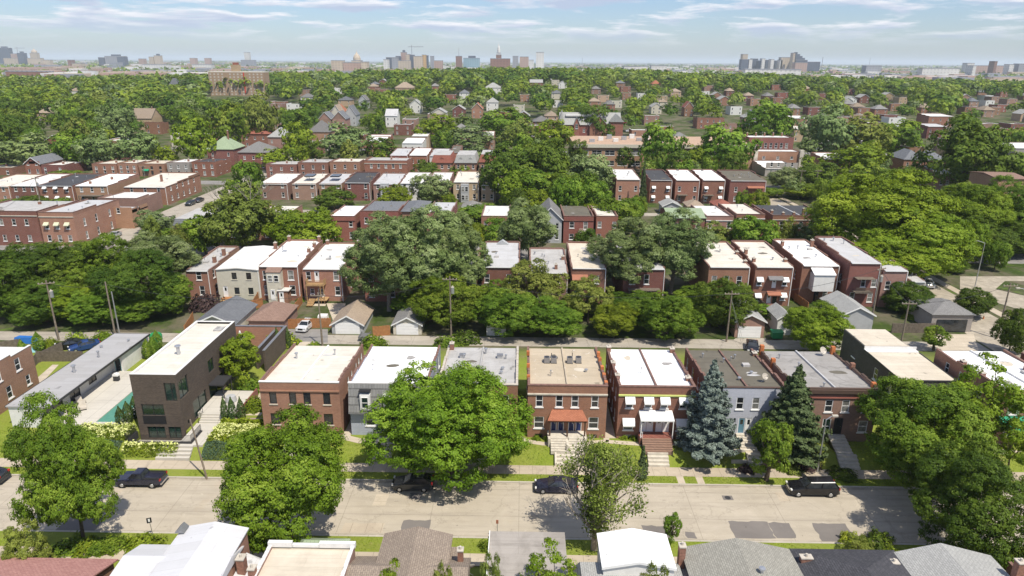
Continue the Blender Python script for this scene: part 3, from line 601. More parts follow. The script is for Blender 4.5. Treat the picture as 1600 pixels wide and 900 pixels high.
def door(par,x,y,z,w,h,sty,rz=0,name='door'):
    k=('D',round(w,2),round(h,2),sty)
    if k not in _wc:
        fm,dm=DOORS[sty]; f=MB(); t=.08
        f.box(-w/2,.02,0,-w/2+t,.12,h).box(w/2-t,.02,0,w/2,.12,h).box(-w/2+t,.02,h-t,w/2-t,.12,h)
        l=MB().box(-w/2+t,.07,0,w/2-t,.11,h-t); hn=MB().box(w/2-t-.16,.03,h*.45,w/2-t-.11,.07,h*.45+.12); gl=MB().box(-w*.2,.058,h*.55,w*.2,.068,h*.86)
        _wc[k]=(f.mesh('door',MT[fm]),l.mesh('door_leaf',MT[dm]),hn.mesh('handle',MT['chrome']),gl.mesh('pane',MT['glass_dark']))
    f,l,hn,gl=_wc[k]; o=put(name,f,par,(x,y,z),rz); put('door_leaf',l,o); put('handle',hn,o); put('pane',gl,o); return o
def garage_door(par,x,y,z,w,h,mat='white_paint'):
    m=MB()
    for i in range(4): m.box(x-w/2,y+.03,z+h*i/4+.012,x+w/2,y+.08,z+h*(i+1)/4-.012)
    m.box(x-w/2+.01,y+.06,z,x+w/2-.01,y+.10,z+h-.02); return m.build('garage_door',MT[mat],par)
def awning(par,x,y,z,w,drop=.62,proj_=.75,mat='white_paint',name='awning'):
    m=MB(); x0,x1=x-w/2,x+w/2
    m.hexa([(x0,y-proj_,z-drop-.04),(x1,y-proj_,z-drop-.04),(x1,y-.01,z-.04),(x0,y-.01,z-.04)],[(x0,y-proj_,z-drop),(x1,y-proj_,z-drop),(x1,y-.01,z),(x0,y-.01,z)])
    for q in (x0,x1-.03): m.quad((q,y-.01,z-.03),(q,y-proj_,z-drop-.03),(q,y-.01,z-drop-.03)) ; m.quad((q+.03,y-.01,z-.03),(q+.03,y-proj_,z-drop-.03),(q+.03,y-.01,z-drop-.03))
    m.box(x0,y-proj_-.02,z-drop-.18,x1,y-proj_+.01,z-drop-.005); return m.build(name,MT[mat],par,recalc=False)
def chimney(par,x,y,z0,z1,w=.55,d=.7,mat='brick_chimney',cap=True):
    o=MB().box(x-w/2,y-d/2,z0,x+w/2,y+d/2,z1).build('chimney',MT[mat],par)
    if cap: MB().box(x-w/2-.05,y-d/2-.05,z1,x+w/2+.05,y+d/2+.05,z1+.1).tube((x,y,z1+.1),(x,y,z1+.35),.12,.10,8).build('chimney_cap',MT['stone'],o)
    return o
def vent(par,x,y,z,h=.5,r=.09):
    m=MB().tube((x,y,z-.05),(x,y,z+h),r,r,8).lathe((x,y,z+h),[(r*1.0,0),(r*1.9,.02),(r*1.7,.14),(0.0,.18)],8); return m.build('roof_vent',MT['galvanised'],par)
def holes_of(lst,w):
    return [(x-ww/2,z,x+ww/2,z+hh) for x,z,ww,hh,*_ in lst]
def body(par,W,D,H,Hb,wall,wins=(),lw=(),rw=(),base=0,front_mat=None):
    """front sheet height H, others Hb; windows are (x from left, sill z, width, height, style)"""
    fm=MB(); panel(fm,(-W/2,0,base),(1,0,0),W,H-base,[(a,b-base,c,d-base) for a,b,c,d in holes_of(wins,W)])
    sm=fm if front_mat is None else MB()
    panel(sm,(-W/2,D,base),(0,-1,0),D,Hb-base,[(a,b-base,c,d-base) for a,b,c,d in holes_of([(D-q[0],)+tuple(q[1:]) for q in lw],D)])
    panel(sm,(W/2,0,base),(0,1,0),D,Hb-base,[(a,b-base,c,d-base) for a,b,c,d in holes_of(rw,D)])
    panel(sm,(W/2,D,base),(-1,0,0),W,Hb-base)
    if front_mat: fm.build('front_wall',MT[front_mat],par,recalc=False); o=sm.build('wall',MT[wall],par,recalc=False)
    else: o=fm.build('wall',MT[wall],par,recalc=False)
    def ins(x,y,q,rz):
        sty=q[4]
        if sty in DOORS: door(par,x,y,q[1],q[2],q[3],sty,rz)
        else:
            wo=window(par,x,y,q[1],q[2],q[3],sty,rz)
            if len(q)>5 and q[5] and rz==0: awning(wo,0,0,q[3]+.08,q[2]+.28,mat=q[5])
    for q in wins: ins(-W/2+q[0],0,q,0)
    for q in lw: ins(-W/2,q[0],q,R_(-90))
    for q in rw: ins(W/2,q[0],q,R_(90))
    return o
BL=[]   # footprints: x0,x1,y0,y1,zground,ztop
def note(X0,X1,Y0,D,zg,zt): BL.append((min(X0,X1),max(X0,X1),Y0,Y0+D,zg,zt))
def roof_bits(ro,W,D,sl,r,near):
    for _ in range(r.choice((1,2,3))):
        x=r.uniform(-W*.36,W*.36); y=r.uniform(D*.2,D*.85); vent(ro,x,y,sl(y),r.choice((.25,.45,.7)),r.choice((.06,.09,.13)))
    for _ in range(r.choice((1,2)) if near else 1):
        x=r.uniform(-W*.3,W*.3); y=r.uniform(D*.15,D*.8); a=r.uniform(.4,1.3); b=r.uniform(.3,1.0); m=MB(); pts=[]
        for i in range(9):
            t=6.283*i/9; q=r.uniform(.6,1.1); px_=x+a*q*math.cos(t); py_=min(D-.4,max(.5,y+b*q*math.sin(t))); pts.append((px_,py_,sl(py_)+.012))
        m.quad(*pts); m.build('roof_patch',MT[r.choice(('roof_tar','roof_grey','roof_pale_grey','roof_cream','roof_lead'))],ro,recalc=False)
    if near and r.random()<.6:
        x=r.uniform(-W*.3,W*.3); y=r.uniform(D*.3,D*.8); MB().box(x-.45,y-.4,sl(y)-.1,x+.45,y+.4,sl(y)+.3).build('roof_hatch',MT[r.choice(('galvanised','roof_pale_grey','white_paint'))],ro)
def flat(label,X0,X1,Y0,D,H,wall,roof,zg=None,drop=0.6,wins=(),lw=(),rw=(),coping='clay_coping',front_coping=None,cornice=None,band=None,divider=None,chimneys=(),vents=(),name='row_house',group=None,front_mat=None,steps=3,cat='house',ragged=False,front_par=True):
    """flat-roofed brick house with its street front towards -y"""
    zg=hgt((X0+X1)/2,Y0) if zg is None else zg; W=X1-X0; e=empty(name,((X0+X1)/2,Y0,zg),label,cat,group)
    note(X0,X1,Y0,D,zg,zg+H); Hb=H-drop-.35; r=random.Random(int(X0*10+Y0))
    body(e,W,D,H,Hb,wall,wins,lw,rw,base=-1.2,front_mat=front_mat)
    pm=MB(); cp=MB()
    if front_par: pm.box(-W/2+.23,.003,Hb-.1,W/2-.23,.25,H-.003)
    for s in (-1,1):
        xa,xb=(-W/2,-W/2+.22) if s<0 else (W/2-.22,W/2)
        for i in range(steps):
            y0=(0.003 if i==0 else D*i/steps); y1=D*(i+1)/steps; zt=H-.02-drop*i/(steps-1 if steps>1 else 1)
            pm.box(xa,y0,Hb,xb,y1-.003,zt)
            if ragged:
                y=y0; cp.box(xa-.02,y0,zt+.001,xb+.02,y1-.01,zt+.03)
                while y<y1-.3:
                    if r.random()<.8: cp.box(xa-.04,y,zt+.002,xb+.04,min(y1,y+.42)-.02,zt+.07+r.random()*.05)
                    y+=.45
            else: cp.box(xa-.04,y0,zt+.002,xb+.04,y1-.01,zt+.09)
    pm.build('parapet',MT[wall],e); cp.build('coping',MT[coping],e)
    if front_par: MB().box(-W/2-.05,-.06,H+.002,W/2+.05,.30,H+.10).build('front_coping',MT[front_coping or coping],e)
    x0,x1=-W/2+.222,W/2-.222; zf,zb=H-.32,H-drop-.30
    ro=MB().hexa([(x0,.252,zf-.15),(x1,.252,zf-.15),(x1,D,zb-.15),(x0,D,zb-.15)],[(x0,.252,zf),(x1,.252,zf),(x1,D,zb),(x0,D,zb)]).build('roof',MT[roof],e)
    sl=lambda y: zf+(zb-zf)*(y-.25)/(D-.25)
    if divider: MB().hexa([(-.12,.3,zf),(.12,.3,zf),(.12,D-.1,zb),(-.12,D-.1,zb)],[(-.10,.3,zf+.22),(.10,.3,zf+.22),(.10,D-.1,zb+.22),(-.10,D-.1,zb+.22)]).build('roof_divider',MT[divider],ro)
    if cornice: MB().box(-W/2-.04,-.16,H-1.18,W/2+.04,-.003,H-1.02).box(-W/2-.02,-.08,H-1.30,W/2+.02,-.003,H-1.18).build('cornice',MT[cornice],e)
    if band: MB().box(-W/2-.06,-.28,H-.52,W/2+.06,-.003,H-.02).box(-W/2-.03,-.15,H-.72,W/2+.03,-.003,H-.52).build('cornice',MT[band],e)
    for x,y,h in chimneys: chimney(ro,x,y,sl(y)-.2,sl(y)+h)
    for x,y in vents: vent(ro,x,y,sl(y))
    if Y0<300: roof_bits(ro,W,D,sl,r,Y0<150)
    return e,sl
def rear(label,X0,X1,Y0,D,H,wall,roof,zg=None,rise=.7,wins=(),lw=(),rw=(),chimneys=(),vents=(),name='row_house',group=None,eave='white_paint',gable=0,over=.15,par=True,coping='clay_coping',cat='house',pipe=True):
    """flat-roofed house seen from its yard side: low eave towards -y, roof climbing away"""
    zg=hgt((X0+X1)/2,Y0) if zg is None else zg; W=X1-X0; e=empty(name,((X0+X1)/2,Y0,zg),label,cat,group)
    note(X0,X1,Y0,D,zg,zg+H); body(e,W,D,H,H,wall,wins,lw,rw,base=-1.0)
    x0,x1=-W/2-.02,W/2+.02; pm=MB(); cp=MB()
    if par:
        x0,x1=-W/2+.222,W/2-.222
        for s in (-1,1):
            xa,xb=(-W/2,-W/2+.22) if s<0 else (W/2-.22,W/2)
            for i in range(3):
                y0=D*i/3+(.5 if i==0 else 0); y1=D*(i+1)/3; zt=H+.18+rise*i/2
                pm.box(xa,y0,H+.002,xb,y1-.003,zt); cp.box(xa-.04,y0,zt+.002,xb+.04,y1-.01,zt+.08)
        pm.box(-W/2+.23,D-.22,H+.002,W/2-.23,D-.002,H+rise+.3); cp.box(-W/2+.28,D-.26,H+rise+.302,W/2-.28,D+.02,H+rise+.38)
        pm.build('parapet',MT[wall],e); cp.build('coping',MT[coping],e)
    g=gable
    rm=MB()
    for a,b in (((x0,0,g),(0,g,0)) if False else ((x0,0),(0,x1))):
        ga=g if a==0 else 0; gb=g if b==0 else 0
        rm.hexa([(a,-over,H+.003+ga),(b,-over,H+.003+gb),(b,D-.23,H+rise-.1+ga),(a,D-.23,H+rise-.1+ga if g==0 else H+rise-.1+ga)],[(a,-over,H+.14+ga),(b,-over,H+.14+gb),(b,D-.23,H+rise+.04+gb),(a,D-.23,H+rise+.04+ga)])
    if not par:
        pm.quad((-W/2,0,H),(W/2,0,H),(0,0,H+g)) if g else None
        pm.quad((W/2,0.02,H-.002),(W/2,D,H-.002),(W/2,D,H+rise)); pm.quad((-W/2,0.02,H-.002),(-W/2,D,H-.002),(-W/2,D,H+rise)); pm.quad((-W/2,D,H),(W/2,D,H),(W/2,D,H+rise),(-W/2,D,H+rise))
        pm.build('upper_wall',MT[wall],e,recalc=False)
    ro=rm.build('roof',MT[roof],e)
    if g==0: MB().box(x0,-over-.09,H+.0,x1,-over-.003,H+.135).build('gutter',MT[eave],e)
    if pipe: MB().box(W/2-.22,-.10,-.8,W/2-.12,-.01,H-.01).build('downspout',MT['white_paint'],e)
    sl=lambda y:H+.14+(rise-.1)*y/D
    for x,y,h in chimneys: chimney(ro,x,y,sl(y)-.2,sl(y)+h)
    for x,y in vents: vent(ro,x,y,sl(y))
    if Y0<300 and g==0: roof_bits(ro,W,D,sl,random.Random(int(X0*7+Y0)),Y0<150)
    return e,sl
def roofed(label,X0,X1,Y0,D,H,rh,wall,roof,kind='hip',zg=None,wins=(),lw=(),rw=(),dormers=(),chimneys=(),name='house',group=None,over=.35,cat='house',ridge=0.35,trim='white_paint',deck=None):
    zg=hgt((X0+X1)/2,Y0) if zg is None else zg; W=X1-X0; e=empty(name,((X0+X1)/2,Y0,zg),label,cat,group)
    note(X0,X1,Y0,D,zg,zg+H+rh); body(e,W,D,H,H,wall,wins,lw,rw,base=-1.0); a,b=-W/2-over,W/2+over; c,d=-over,D+over; z0=H-.04; z1=H+rh; m=MB(); tw=MB()
    m.box(a,c,z0-.10,b,d,z0)
    if kind=='hip':
        q=min(W,D)/2*.98
        if W<=D: A=(0,c+q,z1);B=(0,d-q,z1)
        else: A=(a+q,(c+d)/2,z1);B=(b-q,(c+d)/2,z1)
        if W<=D: m.quad((a,c,z0+.01),(b,c,z0+.01),A); m.quad((b,c,z0+.01),(b,d,z0+.01),B,A); m.quad((b,d,z0+.01),(a,d,z0+.01),B); m.quad((a,d,z0+.01),(a,c,z0+.01),A,B)
        else: m.quad((a,c,z0+.01),(b,c,z0+.01),B,A); m.quad((b,c,z0+.01),(b,d,z0+.01),B); m.quad((b,d,z0+.01),(a,d,z0+.01),A,B); m.quad((a,d,z0+.01),(a,c,z0+.01),A)
    elif kind=='gabley':   # ridge runs away from the street, gable end faces -y
        m=MB(); 
        for s in (-1,1):
            m.hexa([(0,c,z1-.12),(s*(W/2+over),c,z0-.12),(s*(W/2+over),d,z0-.12),(0,d,z1-.12)],[(0,c,z1),(s*(W/2+over),c,z0),(s*(W/2+over),d,z0),(0,d,z1)])
        for y,s in ((0,1),(D,-1)): tw.quad((-W/2,y,H-.002),(W/2,y,H-.002),(0,y,z1-.14-(z1-z0)*0))
    elif kind=='gablex':
        m=MB(); h=D/2
        m.hexa([(a,c,z0-.12),(b,c,z0-.12),(b,h,z1-.12),(a,h,z1-.12)],[(a,c,z0),(b,c,z0),(b,h,z1),(a,h,z1)])
        m.hexa([(a,h,z1-.12),(b,h,z1-.12),(b,d,z0-.12),(a,d,z0-.12)],[(a,h,z1),(b,h,z1),(b,d,z0),(a,d,z0)])
        for x in (-W/2,W/2): tw.quad((x,0,H-.002),(x,D,H-.002),(x,h,z1-.14))
    elif kind=='mansard':
        i=rh*.35; m.quad((a,c,z0+.01),(b,c,z0+.01),(b-i,c+i,z1),(a+i,c+i,z1)); m.quad((b,c,z0+.01),(b,d,z0+.01),(b-i,d,z1),(b-i,c+i,z1)); m.quad((a,d,z0+.01),(a,c,z0+.01),(a+i,c+i,z1),(a+i,d,z1)); m.quad((b,d,z0+.01),(a,d,z0+.01),(a+i,d,z1),(b-i,d,z1))
        MB().box(a+i,c+i,z1-.05,b-i,d,z1+.08).build('deck_roof',MT[deck or 'roof_pale_grey'],e)
    elif kind=='shed':
        m.quad((a,c,z0+.01),(b,c,z0+.01),(b,d,z1),(a,d,z1)); m.quad((b,c,z0+.01),(b,d,z0+.01),(b,d,z1)); m.quad((a,d,z0+.01),(a,c,z0+.01),(a,d,z1)); m.quad((b,d,z0+.01),(a,d,z0+.01),(a,d,z1),(b,d,z1))
    ro=m.build('roof',MT[roof],e)
    if tw.v: tw.build('gable',MT[wall],e,recalc=False)
    if trim and kind=='gabley':
        t_=MB()
        for s in (-1,1): t_.hexa([(0,c-.04,z1-.22),(s*(W/2+over),c-.04,z0-.22),(s*(W/2+over),c-.005,z0-.22),(0,c-.005,z1-.22)],[(0,c-.04,z1+.02),(s*(W/2+over),c-.04,z0+.02),(s*(W/2+over),c-.005,z0+.02),(0,c-.005,z1+.02)])
        t_.build('barge_board',MT[trim],e)
    for x,y,z,w in dormers:   # gabled dormer facing -y
        h=w*.9; dm=MB().box(x-w/2,y,z,x+w/2,y+1.8,z+h); do=dm.build('dormer',MT[trim or 'white_paint'],ro)
        MB().prism([(x-w/2-.15,z+h-.05),(x+w/2+.15,z+h-.05),(x,z+h+w*.55)],'y',y-.2,y+2.4).build('dormer_roof',MT[roof],do)
        window(do,x,y-.13,z+.15,w*.6,h*.75,'w',sill=False)
    for x,y,z,zz in chimneys: chimney(ro,x,y,z,zz)
    return e
def grid(W,H,n,floors,sty='w',w=.85,h=1.55,m=1.2,awn=None,sill0=.95,fh=3.1,skip=()):
    out=[]
    for f in range(floors):
        for i in range(n):
            if (i,f) in skip: continue
            x=W/2 if n==1 else m+(W-2*m)*i/(n-1); q=(x,sill0+fh*f,w,h,sty)
            out.append(q+((awn,) if awn else ()))
    return out
def X(px,py,Y): return at_y(px,py,Y).x
def flight(par,x0,x1,y0,y1,z0,z1,n,mat='limestone',name='stoop'):
    m=MB()
    for i in range(n): m.box(x0,y0+(y1-y0)*i/n,z0-.3,x1,y1,z0+(z1-z0)*(i+1)/n)
    return m.build(name,MT[mat],par)
def rails(m,x0,x1,y0,y1,z,h=.95,step=.45,t=.05):
    """posts and two rails along a straight run"""
    L_=math.hypot(x1-x0,y1-y0); n=max(1,int(L_/step))
    for i in range(n+1):
        x=x0+(x1-x0)*i/n; y=y0+(y1-y0)*i/n; m.box(x-t/2,y-t/2,z,x+t/2,y+t/2,z+h)
    for zz in (z+h-.02,z+.15): m.tube((x0,y0,zz),(x1,y1,zz),t*.6,t*.6,4)
    return m
def fence(label,pts,h=1.8,mat='wood_orange',group='wooden yard fences',cat='fence'):
    """board fence along a run of (x,y) points"""
    e=empty('fence',(pts[0][0],pts[0][1],hgt(*pts[0])),label,cat,group); ox,oy,oz=pts[0][0],pts[0][1],hgt(*pts[0]); b=MB(); p=MB(); r=random.Random(int(ox*7+oy))
    for (x0,y0),(x1,y1) in zip(pts,pts[1:]):
        L_=math.hypot(x1-x0,y1-y0); n=max(1,int(L_/.19)); ux,uy=(x1-x0)/L_,(y1-y0)/L_; nx_,ny_=-uy*.025,ux*.025
        for i in range(n):
            a=L_*i/n+.008; c=L_*(i+1)/n-.008; z=hgt(x0+ux*a,y0+uy*a)-oz; hh=h+r.uniform(-.03,.03)
            q=[(x0+ux*a-nx_-ox,y0+uy*a-ny_-oy),(x0+ux*c-nx_-ox,y0+uy*c-ny_-oy),(x0+ux*c+nx_-ox,y0+uy*c+ny_-oy),(x0+ux*a+nx_-ox,y0+uy*a+ny_-oy)]
            b.hexa([(u,v,z) for u,v in q],[(u,v,z+hh) for u,v in q])
        for i in range(int(L_/2.4)+1):
            x=x0+ux*2.4*i-ox+nx_*3; y=y0+uy*2.4*i-oy+ny_*3; z=hgt(x+ox,y+oy)-oz; p.box(x-.05,y-.05,z-.1,x+.05,y+.05,z+h+.04)
        p.tube((x0-ox+nx_*2,y0-oy+ny_*2,h*.85+hgt(x0,y0)-oz),(x1-ox+nx_*2,y1-oy+ny_*2,h*.85+hgt(x1,y1)-oz),.04,.04,4)
    b.build('fence_boards',MT[mat],e); p.build('fence_posts',MT[mat],e); return e
def ac_unit(x,y,z,label):
    e=empty('rooftop_unit',(x,y,z),label,'air conditioner','air conditioners on the sand coloured roof')
    MB().box(-.36,-.36,.08,.36,.36,.80).build('housing',MT['grey_metal'],e); MB().lathe((0,0,.80),[(.31,.0),(.31,.05),(.1,.07),(0,.07)],14).build('fan_grille',MT['dark_metal'],e)
    m=MB()
    for i in range(6): m.box(-.365,-.3+.105*i,.15,.365,-.27+.105*i,.74)
    m.box(-.4,-.4,0,.4,.4,.08); m.build('louvres',MT['dark_metal'],e)
def dish(x,y,z,label,r=.45,az=200):
    e=empty('satellite_dish',(x,y,z),label,'satellite dish','satellite dishes on the roofs',rz=R_(az))
    m=MB().tube((0,0,0),(0,0,.7),.035,.03,6).tube((-.35,0,0),(0,0,.35),.02,.02,4).tube((.35,0,0),(0,0,.35),.02,.02,4); m.build('mast',MT['galvanised'],e)
    d=MB().lathe((0,0,0),[(0,0),(r*.5,.03),(r*.85,.09),(r,.14),(r*.98,.15),(r*.5,.05),(0,.02)],16); o=d.build('reflector',MT['stone'],e,loc=(0,.05,.75)); o.rotation_euler=(R_(-55),0,0)
    MB().tube((0,.05,.75),(0,.5,1.0),.015,.015,4).box(-.05,.46,.96,.05,.56,1.06).build('feed_arm',MT['dark_metal'],e)
# ================================================================ ROW A : the houses along the main street
YA=74.0
def XA(px): return X(px,602,YA)
HA=7.05
# far-left brick house, only its side wall in frame
flat('red brick house cut by the left edge with white sash windows in its side wall',-77,-67.4,YA,11.6,HA,'brick_tan_red','roof_white',coping='white_coping',
     wins=grid(9.6,HA,3,2),rw=[(1.6,4.1,.95,1.7,'w'),(5.0,4.1,.95,1.7,'w'),(8.6,4.1,.95,1.7,'w'),(2.6,1.2,.95,1.7,'w'),(6.2,1.2,.95,1.7,'w'),(9.8,1.4,.8,1.4,'w')],chimneys=[(-3,8,.9)])
# long low pool house
e=empty('pool_house',(-60.9,74.7,1.25),'long low white house with a flat pale grey roof along the pool','house')
MB().hexa([(-2.75,-.2,2.9),(2.75,-.2,2.9),(2.75,23.6,2.9),(-2.75,23.6,2.9)],[(-2.75,-.2,3.05),(2.75,-.2,3.05),(2.75,23.6,3.05),(-2.75,23.6,3.05)]).build('roof',MT['roof_slab'],e)
MB().box(2.755,-.2,2.78,2.82,23.62,3.09).box(-2.82,-.2,2.78,-2.755,23.62,3.09).box(-2.75,23.605,2.78,2.75,23.68,3.09).build('roof_edge',MT['dark_metal'],e)
w=MB(); panel(w,(-2.6,0,-.5),(1,0,0),3.6,3.38); panel(w,(-2.6,23.4,-.5),(0,-1,0),23.4,3.38)
panel(w,(1.0,0,-.5),(0,1,0),16,3.38,[(1,1.0,4.6,2.9),(6,.55,8.2,2.9),(10.2,1.3,12,2.7)],.12)
panel(w,(1.0,16,-.5),(1,0,0),1.5,3.38,[(.3,.55,1.25,2.75)]); panel(w,(2.5,16,-.5),(0,1,0),7.4,3.38); panel(w,(2.5,23.4,-.5),(-1,0,0),5.1,3.38); w.build('wall',MT['siding_white'],e,recalc=False)
for y,z,ww,h in ((2.8,.5,3.6,1.9),(7.1,.05,2.2,2.35),(11.1,.8,1.8,1.4)): window(e,1.0,y,z,ww,h,'d',R_(90),sill=False)
door(e,1.77,16,.05,.95,2.2,'teal')
for x,y in ((0.2,14.5),(1.2,20.5),(-1.5,18.0)): vent(e,x,y,3.04,.25 if y>15 else .9,.12)
vent(e,-.2,9.5,3.04,1.0,.17)
# pool deck, pool, sun terrace
dk=struct('pool_deck',MB().box(-59.8,75.2,1.0,-53.7,90.7,1.50).box(-53.7,86.2,1.0,-49.6,90.7,1.50).box(-50.9,75.2,1.0,-49.6,86.2,1.50).box(-53.7,75.2,1.0,-50.9,75.9,1.50),MT['deck_concrete'])
struct('pool_water',MB().box(-53.7,75.9,1.0,-50.9,86.2,1.40),MT['pool_water'])
for i,(x,y,l) in enumerate(((-58.0,77.0,'cushioned pool chair nearest the street end of the deck'),(-57.2,79.0,'cushioned pool chair in the middle of the group by the pool house'),(-58.4,80.6,'cushioned pool chair farthest along the pool house wall'))):
    e=empty('lounge_chair',(x,y,1.5),'grey '+l,'chair','lounge chairs on the pool deck',rz=.6*i)
    MB().box(-.38,-.4,.2,.38,.4,.42).build('seat',MT['stone'],e); MB().hexa([(-.38,.3,.4),(.38,.3,.4),(.38,.45,.4),(-.38,.45,.4)],[(-.38,.5,.95),(.38,.5,.95),(.38,.62,.95),(-.38,.62,.95)]).build('backrest',MT['stone'],e)
    for sx_ in (-.33,.33):
        for sy_ in (-.35,.35): MB().box(sx_-.03,sy_-.03,0,sx_+.03,sy_+.03,.2).build('leg',MT['dark_metal'],e)
e=empty('grill',(-57.6,87.5,1.5),'small white and black grill standing by the teal door of the pool house','grill')
MB().box(-.35,-.25,.1,.35,.25,.8).build('cabinet',MT['dark_metal'],e); MB().prism([(-.4,.8),(.4,.8),(.35,1.1),(0,1.2),(-.35,1.1)],'y',-.28,.28).build('lid',MT['white_paint'],e)
# dark modern house
x0,x1=X(203,592,YA),X(275,592,YA); W=x1-x0; D=17.8; zb=0.12; H=9.1-zb
e=empty('modern_house',((x0+x1)/2,YA,zb),'tall narrow dark brick modern house with a white roof and corner window','house')
wl=MB(); FW=[(1.0,.30,3.2,1.9),(3.6,.30,5.2,1.9),(.75,3.45,3.5,5.0),(3.95,5.45,W,7.9)]
panel(wl,(-W/2,0,-.3),(1,0,0),W,H+.3,[(a,b+.3,c,d+.3) for a,b,c,d in FW],.25)
panel(wl,(-W/2,D,-.3),(0,-1,0),D,H+.3,[(3,5.2,4.6,6.4),(9,5.2,10.6,6.4)],.2)
SW=[(0,5.45,2.6,7.9),(8.2,5.2,9.9,7.0),(15.3,5.6,16.1,6.9),(2.9,1.35,6.7,3.8),(7.6,1.35,12.2,3.8),(1.1,1.6,1.6,2.2)]
panel(wl,(W/2,0,-.3),(0,1,0),D,H+.3,[(a,b+.3,c,d+.3) for a,b,c,d in SW],.25); panel(wl,(W/2,D,-.3),(-1,0,0),W,H+.3)
wl.build('wall',MT['brick_smoke'],e,recalc=False)
for i,(a,b,c,d) in enumerate(FW):
    o=window(e,-W/2+(a+c)/2,.06,b,c-a-.02,d-b,'k' if i<3 else 'k',0,sill=False)
for i,(a,b,c,d) in enumerate(SW): window(e,W/2-.06,(a+c)/2,b,c-a-.02,d-b,'k',R_(90),sill=False)
MB().box(W/2-.17,.02,5.45,W/2-.01,.16,7.9).build('corner_post',MT['black_frame'],e)
MB().box(-W/2+.72,-.05,2.35,-W/2+3.55,.04,3.44).build('window_panel',MT['black_frame'],e)
ro=MB().box(-W/2+.3,.3,H-.5,W/2-.3,D-.3,H-.28).build('roof',MT['roof_ivory'],e)
MB().box(-W/2,0.003,H+.002,W/2,.3,H+.06).box(-W/2,D-.3,H+.002,W/2,D,H+.06).box(-W/2,.3,H+.002,-W/2+.3,D-.3,H+.06).box(W/2-.3,.3,H+.002,W/2,D-.3,H+.06).box(-W/2+.3,.2,H-.5,W/2-.3,.3,H).box(-W/2+.2,.3,H-.5,-W/2+.3,D-.3,H).box(W/2-.3,.3,H-.5,W/2-.2,D-.3,H).build('coping',MT['white_coping'],e)
vent(ro,.0,6.6,H-.28,1.15,.22); MB().box(1.0,14.6,H-.28,2.1,16.0,H-.08).build('roof_hatch',MT['roof_pale_grey'],ro)
cn=MB().box(W/2+.01,7.5,3.75,W/2+2.0,10.4,3.95).build('canopy',MT['dark_metal'],e); MB().box(W/2+1.8,7.6,1.15,W/2+1.9,7.7,3.75).box(W/2+1.8,10.2,1.15,W/2+1.9,10.3,3.75).build('canopy_post',MT['dark_metal'],cn)
XM0,XM1=x0,x1
# basement court in front: retaining walls, railing, entry terrace
for nm,b_ in (('retaining_wall',MB().box(PIT[0]-.2,PIT[2]-.2,-.2,PIT[0]+.002,PIT[3]-.32,1.42).box(PIT[1]-.002,PIT[2]-.2,-.2,PIT[1]+.2,PIT[3]+.0,1.42).box(PIT[0]+.003,PIT[2]-.2,-.2,PIT[1]-.003,PIT[2]+.02,1.42)),):
    tag(b_.build(nm,MT['dark_metal']),'low black retaining wall round the basement court of the dark modern house','wall')
r_m=MB(); 
for a,b_ in (((PIT[0]-.1,PIT[2]-.1),(PIT[1]+.1,PIT[2]-.1)),((PIT[1]+.1,PIT[2]-.1),(PIT[1]+.1,PIT[3]-.1)),((PIT[0]-.1,PIT[2]-.1),(PIT[0]-.1,PIT[3]-.5))):
    rails(r_m,a[0],b_[0],a[1],b_[1],1.42,.95,.14,.03)
tag(r_m.build('court_railing',MT['black_frame']),'black metal railing around the sunken court of the dark modern house','railing')
struct('court_floor',MB().box(PIT[0]+.01,PIT[2]+.02,.05,PIT[1]-.01,PIT[3]-.31,.14),MT['deck_concrete'])
struct('footpath',MB().box(x1+.45,71.1,1.0,x1+3.5,76.3,1.275),MT['deck_concrete'])
st=empty('terrace_steps',(x1+1.0,69.6,.12),'four broad concrete steps from the sidewalk up to the dark modern house','steps','flights of steps from the sidewalk'); stairs(MB(),-2.6,1.4,0,1.7,0,1.13,4).build('step_flight',MT['deck_concrete'],st)
st=empty('entry_steps',(x1+2.2,76.3,1.25),'short concrete steps with black handrails beside the dark modern house','steps'); stairs(MB(),-1.5,1.7,0,1.4,0,.72,4).build('step_flight',MT['deck_concrete'],st)
rr=MB()
for xx in (-1.5,1.6): rr.tube((xx,0,.9),(xx,1.4,1.65),.03,.03,5).tube((xx,0,0),(xx,0,.9),.03,.03,5).tube((xx,1.4,.6),(xx,1.4,1.65),.03,.03,5)
rr.build('handrail',MT['black_frame'],st)
struct('entry_terrace',MB().box(x1+.02,77.7,1.0,x1+5.2,84.0,1.97),MT['deck_concrete']); struct('footpath',MB().box(x1+5.4,78.5,1.0,x1+7.8,103,1.275),MT['walk_concrete'])
tag(MB().box(x1+3.9,76.2,1.0,x1+9.2,76.5,2.0).box(x1+5.25,76.5,1.0,x1+5.45,84.0,2.35).build('planter_wall',MT['brick_dark']),'low dark brick planter wall behind the three narrow cypresses','wall')
e=empty('patio_table',(x1+3.0,81.0,1.97),'patio table under a pale cloth on the terrace of the dark modern house','table')
MB().lathe((0,0,0),[(.75,.05),(.7,.4),(.62,.74),(0,.76)],16).build('tablecloth',MT['siding_grey'],e); MB().tube((0,0,0),(0,0,.7),.05,.05,6).build('leg',MT['dark_metal'],e)
